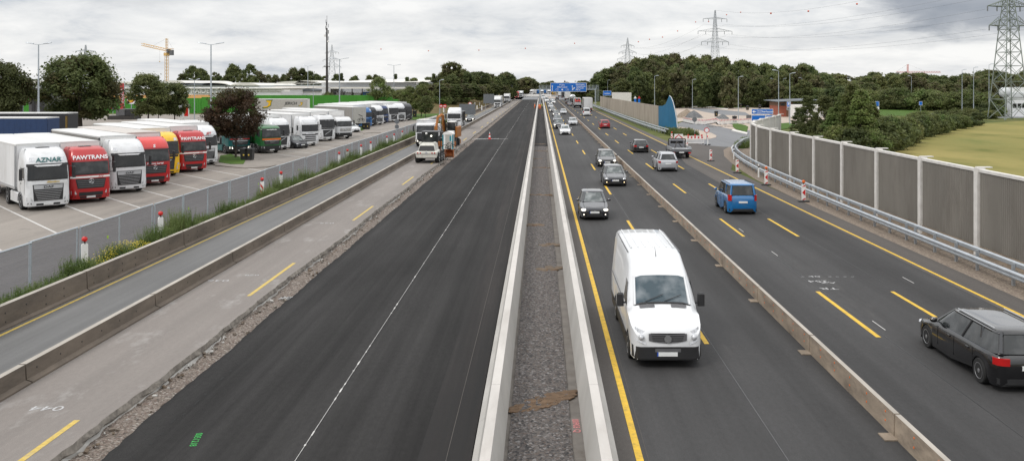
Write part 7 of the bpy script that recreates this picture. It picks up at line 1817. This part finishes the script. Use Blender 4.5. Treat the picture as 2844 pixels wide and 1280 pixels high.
c_in('white car with lit headlamps right of the dark one under the gantry', 1536.5, 286.5, L=4.4, color='paint_white', lights='on', Ht=1.6, style='suv')
c_in('white delivery van at the far end of the oncoming queue', 1518.7, 283.5, L=5.4, W=1.95, Ht=2.3, color='paint_white', style='van')
c_in('pale car just beyond the far white delivery van', 1533, 279.5, L=4.4, color='paint_silver')
c_in('small white van farthest back before the junction', 1508.5, 274.5, L=5.4, W=1.95, Ht=2.2, color='paint_white', style='van')
c_out('red hatchback with a pale roof rail in the middle departing lane', 1681, 353.8, L=4.3, W=1.8, Ht=1.5, color='paint_red')
c_out('black hatchback in the middle departing lane', 1781.5, 419, L=4.2, W=1.77, Ht=1.45, color='paint_black')
c_out('grey off-roader beside the flatbed pickup', 1856.5, 470, L=4.5, W=1.86, Ht=1.66, color='paint_silver', style='suv')
c_out('bright blue boxy family van in the departing lanes', 2064, 586, L=4.4, W=1.84, Ht=1.84, color='paint_blue', style='mpv')
c_out('white van following the tall white box lorry', 1630, 320, L=4.9, W=1.95, Ht=1.95, color='paint_white', style='van')
c_out('dark saloon on the inner departing lane left of the red-loaded lorry', 1583, 293, L=4.6, color='paint_grey', style='sedan', Ht=1.44)
c_out('dark car ahead of the dark saloon on the inner departing lane', 1577, 288, L=4.4, color='paint_black')
c_out('dark car near the sandy strip at the far junction', 1547.5, 276, L=4.4, color='paint_black')
car('car', 'black estate car with roof rails cut by the right edge', 'car', (12.35,26.9), True, L=4.75, W=1.88, Ht=1.50, color='paint_black', style='wagon', group=AG)
# grey flatbed pickup
x, y = G(1893, 435); t = thing('flatbed_pickup', 'grey flatbed recovery pickup next to the closed exit', 'pickup', (at(1893,y*.97), y*.97+5.6, 0), math.pi, None)
part('cab', t, lambda mb: mb.loft([[(x_,y_,z) for x_,y_ in ((-.9*w_,a),(.9*w_,a),(.9*w_,b),(-.9*w_,b))] for z,w_,a,b in ((.35,1,0,2.3),(.95,1,.02,2.3),(1.12,.98,.9,2.3),(1.75,.85,1.5,2.2),(1.82,.78,1.6,2.15))],'paint_grey'), 30)
part('windows', t, lambda mb: (mb.box(-.68,.68,2.2,2.26,1.2,1.66,'glass_dark'), mb.box(-.86,-.80,1.5,2.1,1.2,1.65,'glass_dark'), mb.box(.80,.86,1.5,2.1,1.2,1.65,'glass_dark')))
part('flatbed', t, lambda mb: (mb.box(-1.05,1.05,2.35,5.6,.82,.95,'silver_trim'), mb.box(-1.05,-1.0,2.35,5.6,.95,1.2,'silver_trim'), mb.box(1.0,1.05,2.35,5.6,.95,1.2,'silver_trim'), mb.box(-1.05,1.05,5.55,5.62,.72,1.0,'paint_grey')))
part('load_frame', t, lambda mb: [mb.beam(a,b,.09,'steel_dark') for a,b in (((-.9,2.5,.9),(-.9,2.5,1.9)),((.9,2.5,.9),(.9,2.5,1.9)),((-.9,2.5,1.9),(.9,2.5,1.9)),((-.5,2.9,1.0),(.2,3.6,1.7)),((.2,3.6,1.7),(.5,4.2,1.0)))])
for s_ in (-1,1):
    part('tail_light', t, lambda mb: mb.box(s_*.85-.14,s_*.85+.14,5.6,5.66,.55,.7,'tail_red'))
    wheel(t, s_*.82, .85, .36, .22); wheel(t, s_*.82, 4.3, .36, .30)
part('chassis', t, lambda mb: mb.box(-.5,.5,.5,5.3,.38,.82,'plastic_black'))
part('licence_plate', t, lambda mb: mb.box(-.26,.26,5.6,5.65,.6,.72,'plate'))
# departing lorries
def away_lorry(label, px, py, side, doors, L=9, z1=3.9, name='box_lorry', cabc='truck_white'):
    x, y = G(px, py); y *= .95; t = thing(name, label, 'lorry', (at(px,y), y+L+2.4, 0), math.pi, 'lorries driving away on the motorway')
    cab(t, cabc, 'daf', 3.3); tractor_base(t, 'plastic_grey', rear=L*.72); 
    if side: trailer_box(t, 2.4, L, side, 'trailer_roof', z1=z1, doors=doors, name='box_body', wheels=(1,) if L < 10 else (0,1,2), z0=1.0)
    return t
away_lorry('tall white box lorry with grey sides driving away under the gantry', 1633.5, 306, 'tarp_grey', 'tarp_white', 9, 3.95)
t = away_lorry('flatbed lorry loaded with a red folded crane ahead of the white box lorry', 1606, 297, None, None, 8, name='flatbed_lorry')
part('load_bed', t, lambda mb: (mb.box(-1.25,1.25,2.6,9.4,1.0,1.2,'silver_trim'), mb.box(-1.25,1.25,9.3,9.4,1.2,1.9,'silver_trim'), mb.box(-1.25,-1.2,2.6,9.4,1.2,1.9,'silver_trim'), mb.box(1.2,1.25,2.6,9.4,1.2,1.9,'silver_trim')))
part('folded_crane', t, lambda mb: [mb.beam(a,b,.22,'crane_red' if i % 2 else 'signal_red') for i,(a,b) in enumerate((((-.9,6,1.5),(-.3,7.5,3.1)),((-.3,7.5,3.1),(.3,7,1.8)),((.3,7,1.8),(.8,7.8,3.0)),((.8,7.8,3.0),(1.0,8.5,1.6)),((-1,8.6,2.2),(1,8.6,2.4))))])
t = away_lorry('lorry with a round shiny tank seen from behind', 1591, 285.5, None, None, 9, name='tank_lorry')
part('tank', t, lambda mb: (mb.cyl((0,2.6,2.5),(0,11.2,2.5),1.25,n=20,m='chrome'), mb.sph((0,11.2,2.5),1.25,'chrome',20,(1,.3,1)), mb.box(-1.2,1.2,2.6,11.4,.9,1.3,'plastic_grey')), 50)
away_lorry('white and red trailer lorry ahead of the tank lorry', 1577, 277, 'tarp_white', 'plastic_white', 13, 4.0)
away_lorry('dark lorry in the distance between the sign and the white and red trailer', 1566, 271, 'tarp_black', 'tarp_black', 9, 3.8)
away_lorry('far white lorry just below the middle of the blue gantry sign', 1556, 268, 'tarp_white', 'tarp_white', 9, 3.9)
# oncoming lorries on the detour lanes
def in_lorry(label, px, py, **k):
    x, y = G(px, py); y *= .955; return lorry(label, (at(px,y), y), rz=k.pop('rz', 0), group='lorries coming along the detour lane', **k)
t = in_lorry('light lorry with a white tipper body and dark lower front beside the weeds', 1180.5, 400, style='man', ch=2.9, opt=('low','darkbumper','lights'), trailer=False, name='tipper_lorry', skirt='plastic_black')
part('tipper_body', t, lambda mb: (mb.box(-1.25,1.25,2.3,6.6,1.1,2.6,'tarp_white'), mb.box(-1.25,1.25,1.7,2.4,2.6,3.25,'tarp_white'), mb.box(-1.3,1.3,1.6,2.3,3.22,3.3,'tarp_white')))
part('front_panel', t, lambda mb: mb.box(-1.0,1.0,-.05,-.0,.9,1.7,'truck_charcoal'))
t = in_lorry('white tipper lorry with a grey skip body behind the excavator', 1261, 354, style='scania', ch=3.75, opt=('rooflights',), trailer=False, name='tipper_lorry')
part('tipper_body', t, lambda mb: (mb.loft([[(-1.1,2.4,1.2),(1.1,2.4,1.2),(1.1,8.0,1.2),(-1.1,8.0,1.2)],[(-1.27,2.4,2.9),(1.27,2.4,2.9),(1.27,8.4,2.9),(-1.27,8.4,2.9)]],'plastic_grey'), [mb.box(s_*1.27-.04,s_*1.27+.04,2.5+.8*k,2.62+.8*k,1.3,2.9,'steel_dark') for s_ in (-1,1) for k in range(7)], mb.box(-1.3,1.3,1.9,8.45,2.9,3.02,'plastic_grey')))
for s_ in (-1,1): wheel(t, s_*1.0, 6.4, .5, .5, truck=True)
x, y = G(1304, 336); car('car', 'dark car with lit headlamps following the white tipper lorry', 'car', (at(1304,y*.97),y*.97), False, 4.4, 1.8, 1.48, 'paint_black', lights='on', group=None)
in_lorry('white lorry with a white box approaching on the left, nearer of two', 1381.5, 297, style='mb', ch=3.7, color='truck_white', L=8, side='tarp_white', name='box_lorry')
in_lorry('white lorry with a dark blue lower front approaching behind the first', 1407, 284.5, style='man', ch=3.6, color='truck_white', opt=('darkbumper',), L=8, name='box_lorry')
in_lorry('red lorry approaching at the far left bend', 1435.5, 271, style='mb', color='truck_red', ch=3.8, opt=('lights',))
in_lorry('white lorry next to the far red one', 1446.5, 269.5, style='daf', color='truck_white', ch=3.8)
def far_lorry(label, px, Y, color, side, rz):
    t = thing('box_lorry', label, 'lorry', (at(px,Y),Y,.3), R(rz), 'far lorries crossing at the junction'); cab(t, color, 'daf', 3.7); trailer_box(t, 2.6, 12, side, 'trailer_roof', curtain=False, wheels=(0,1)); return t
far_lorry('white lorry crossing the far junction, left of the blue one', 1474, 655, 'truck_white', 'tarp_white', -35)
far_lorry('blue lorry crossing the far junction behind the white boards', 1488, 660, 'truck_blue', 'truck_blue', -70)
far_lorry('white lorry just left of the blue gantry sign', 1505, 640, 'truck_white', 'tarp_white', 0)
far_lorry('white and orange lorry under the left corner of the gantry sign', 1526, 650, 'truck_white', 'tarp_white', 5)
far_lorry('orange lorry under the left half of the gantry sign', 1539, 655, 'truck_yellow', 'orange', 15)
# ================================================================ SKY, SUN, CAMERA
w = bpy.data.worlds.new('World'); scene.world = w; w.use_nodes = True; nt = w.node_tree; N = nt.nodes.new; L = nt.links.new
for n in list(nt.nodes): nt.nodes.remove(n)
SUN_EL, SUN_AZ = R(48), R(228)     # azimuth measured clockwise from +Y (the sun stands behind the viewer, to the left)
sky = N('ShaderNodeTexSky'); sky.sky_type = 'NISHITA'; sky.sun_disc = False; sky.sun_elevation = SUN_EL; sky.sun_rotation = SUN_AZ
tc = N('ShaderNodeTexCoord')
sp = N('ShaderNodeSeparateXYZ'); L(tc.outputs['Generated'], sp.inputs[0])
def math_(op, a, b=None, c=None):
    n = N('ShaderNodeMath'); n.operation = op
    for i, v_ in enumerate((a, b, c)):
        if v_ is None: continue
        if isinstance(v_, (int, float)): n.inputs[i].default_value = v_
        else: L(v_, n.inputs[i])
    return n.outputs[0]
zz_ = math_('ADD', math_('MAXIMUM', sp.outputs[2], 0.0), .22)
cx_ = math_('DIVIDE', sp.outputs[0], zz_); cy_ = math_('DIVIDE', sp.outputs[1], zz_)
cb = N('ShaderNodeCombineXYZ'); L(cx_, cb.inputs[0]); L(cy_, cb.inputs[1])
def sky_noise(sc, det, ro, off, dist=0):
    mp = N('ShaderNodeMapping'); mp.inputs['Location'].default_value = off; L(cb.outputs[0], mp.inputs[0])
    n = N('ShaderNodeTexNoise'); n.inputs['Scale'].default_value = sc; n.inputs['Detail'].default_value = det; n.inputs['Roughness'].default_value = ro; n.inputs['Distortion'].default_value = dist
    L(mp.outputs[0], n.inputs['Vector']); return n.outputs['Fac']
n1 = sky_noise(1.05, 9, .60, (3.1,1.7,0), .5); n2 = sky_noise(3.0, 8, .62, (7.7,2.2,0), .3)
# broad dark cloud banks of this particular sky, given as directions
def bank(dx, dz, rx, rz, amt):
    az = math_('DIVIDE', sp.outputs[0], math_('MAXIMUM', sp.outputs[1], .05)); el = math_('DIVIDE', sp.outputs[2], math_('MAXIMUM', sp.outputs[1], .05))
    wob = math_('MULTIPLY', math_('SUBTRACT', n2, .5), .7)
    a = math_('POWER', math_('DIVIDE', math_('SUBTRACT', az, dx), rx), 2.0); b = math_('POWER', math_('DIVIDE', math_('SUBTRACT', el, dz), rz), 2.0)
    d = math_('ADD', math_('SQRT', math_('ADD', a, b)), math_('MULTIPLY', wob, 1.6))
    r = N('ShaderNodeMapRange'); r.interpolation_type = 'SMOOTHSTEP'; r.inputs['From Min'].default_value = 1.15; r.inputs['From Max'].default_value = .45; L(d, r.inputs[0])
    front = math_('GREATER_THAN', sp.outputs[1], .05)
    return math_('MULTIPLY', math_('MULTIPLY', r.outputs[0], front), amt)
bk = bank(.50, .092, .17, .045, .95)
for a in ((.28,.125,.22,.018,.75), (-.03,.118,.20,.014,.6), (-.22,.118,.13,.010,.45), (-.45,.105,.10,.018,.25), (.62,.11,.12,.05,.7), (-.16,.075,.16,.012,.14), (.33,.05,.22,.012,.22)): bk = math_('MAXIMUM', bk, bank(*a))
cr = N('ShaderNodeValToRGB'); e = cr.color_ramp.elements
e[0].position = .38; e[0].color = (.60,.635,.69,1); e[1].position = .58; e[1].color = (1.0,.995,.985,1); x_ = e.new(.46); x_.color = (.82,.83,.845,1)
nmix = math_('ADD', math_('MULTIPLY', n1, .6), math_('MULTIPLY', n2, .4)); L(nmix, cr.inputs[0])
dk = N('ShaderNodeValToRGB'); e = dk.color_ramp.elements; e[0].position = .3; e[0].color = (.29,.32,.38,1); e[1].position = .7; e[1].color = (.46,.48,.53,1); L(n2, dk.inputs[0])
mx = N('ShaderNodeMix'); mx.data_type = 'RGBA'; L(bk, mx.inputs[0]); L(cr.outputs[0], mx.inputs[6]); L(dk.outputs[0], mx.inputs[7])
# overall overcast brightness away from the view: brighter overhead
up = N('ShaderNodeMapRange'); up.inputs['From Min'].default_value = .15; up.inputs['From Max'].default_value = .7; up.inputs['To Min'].default_value = 1.0; up.inputs['To Max'].default_value = 1.9; L(sp.outputs[2], up.inputs[0])
vm = N('ShaderNodeVectorMath'); vm.operation = 'SCALE'; L(mx.outputs[2], vm.inputs[0]); L(up.outputs[0], vm.inputs['Scale'])
bg1 = N('ShaderNodeBackground'); L(sky.outputs[0], bg1.inputs[0]); bg1.inputs[1].default_value = .10
bg2 = N('ShaderNodeBackground'); L(vm.outputs[0], bg2.inputs[0]); bg2.inputs[1].default_value = 1.0
ms = N('ShaderNodeMixShader'); ms.inputs[0].default_value = .93; L(bg1.outputs[0], ms.inputs[1]); L(bg2.outputs[0], ms.inputs[2])
wo = N('ShaderNodeOutputWorld'); L(ms.outputs[0], wo.inputs[0])
sl = bpy.data.lights.new('sun', 'SUN'); sl.energy = 1.1; sl.angle = R(14); sl.color = (1,.95,.88); so = bpy.data.objects.new('sun', sl); COL.objects.link(so)
d = Vector((math.sin(SUN_AZ)*math.cos(SUN_EL), math.cos(SUN_AZ)*math.cos(SUN_EL), math.sin(SUN_EL))); so.rotation_euler = d.to_track_quat('Z', 'Y').to_euler()
cam = bpy.data.cameras.new('camera'); co = bpy.data.objects.new('camera', cam); COL.objects.link(co); scene.camera = co
co.location = (0,0,H); co.rotation_euler = (R(90),0,0); cam.sensor_width = 36; cam.lens = 36*FPX/2844
cam.shift_x = -(VX-1422)/2844; cam.shift_y = -(640-VY)/2844; cam.clip_start = .5; cam.clip_end = 8000
vs = scene.view_settings; vs.view_transform = 'Standard'; vs.look = 'None'; vs.exposure = 0; vs.gamma = 1; vs.use_curve_mapping = False
scene.render.engine = 'CYCLES'; scene.cycles.use_denoising = True; scene.cycles.max_bounces = 6; scene.cycles.transparent_max_bounces = 24
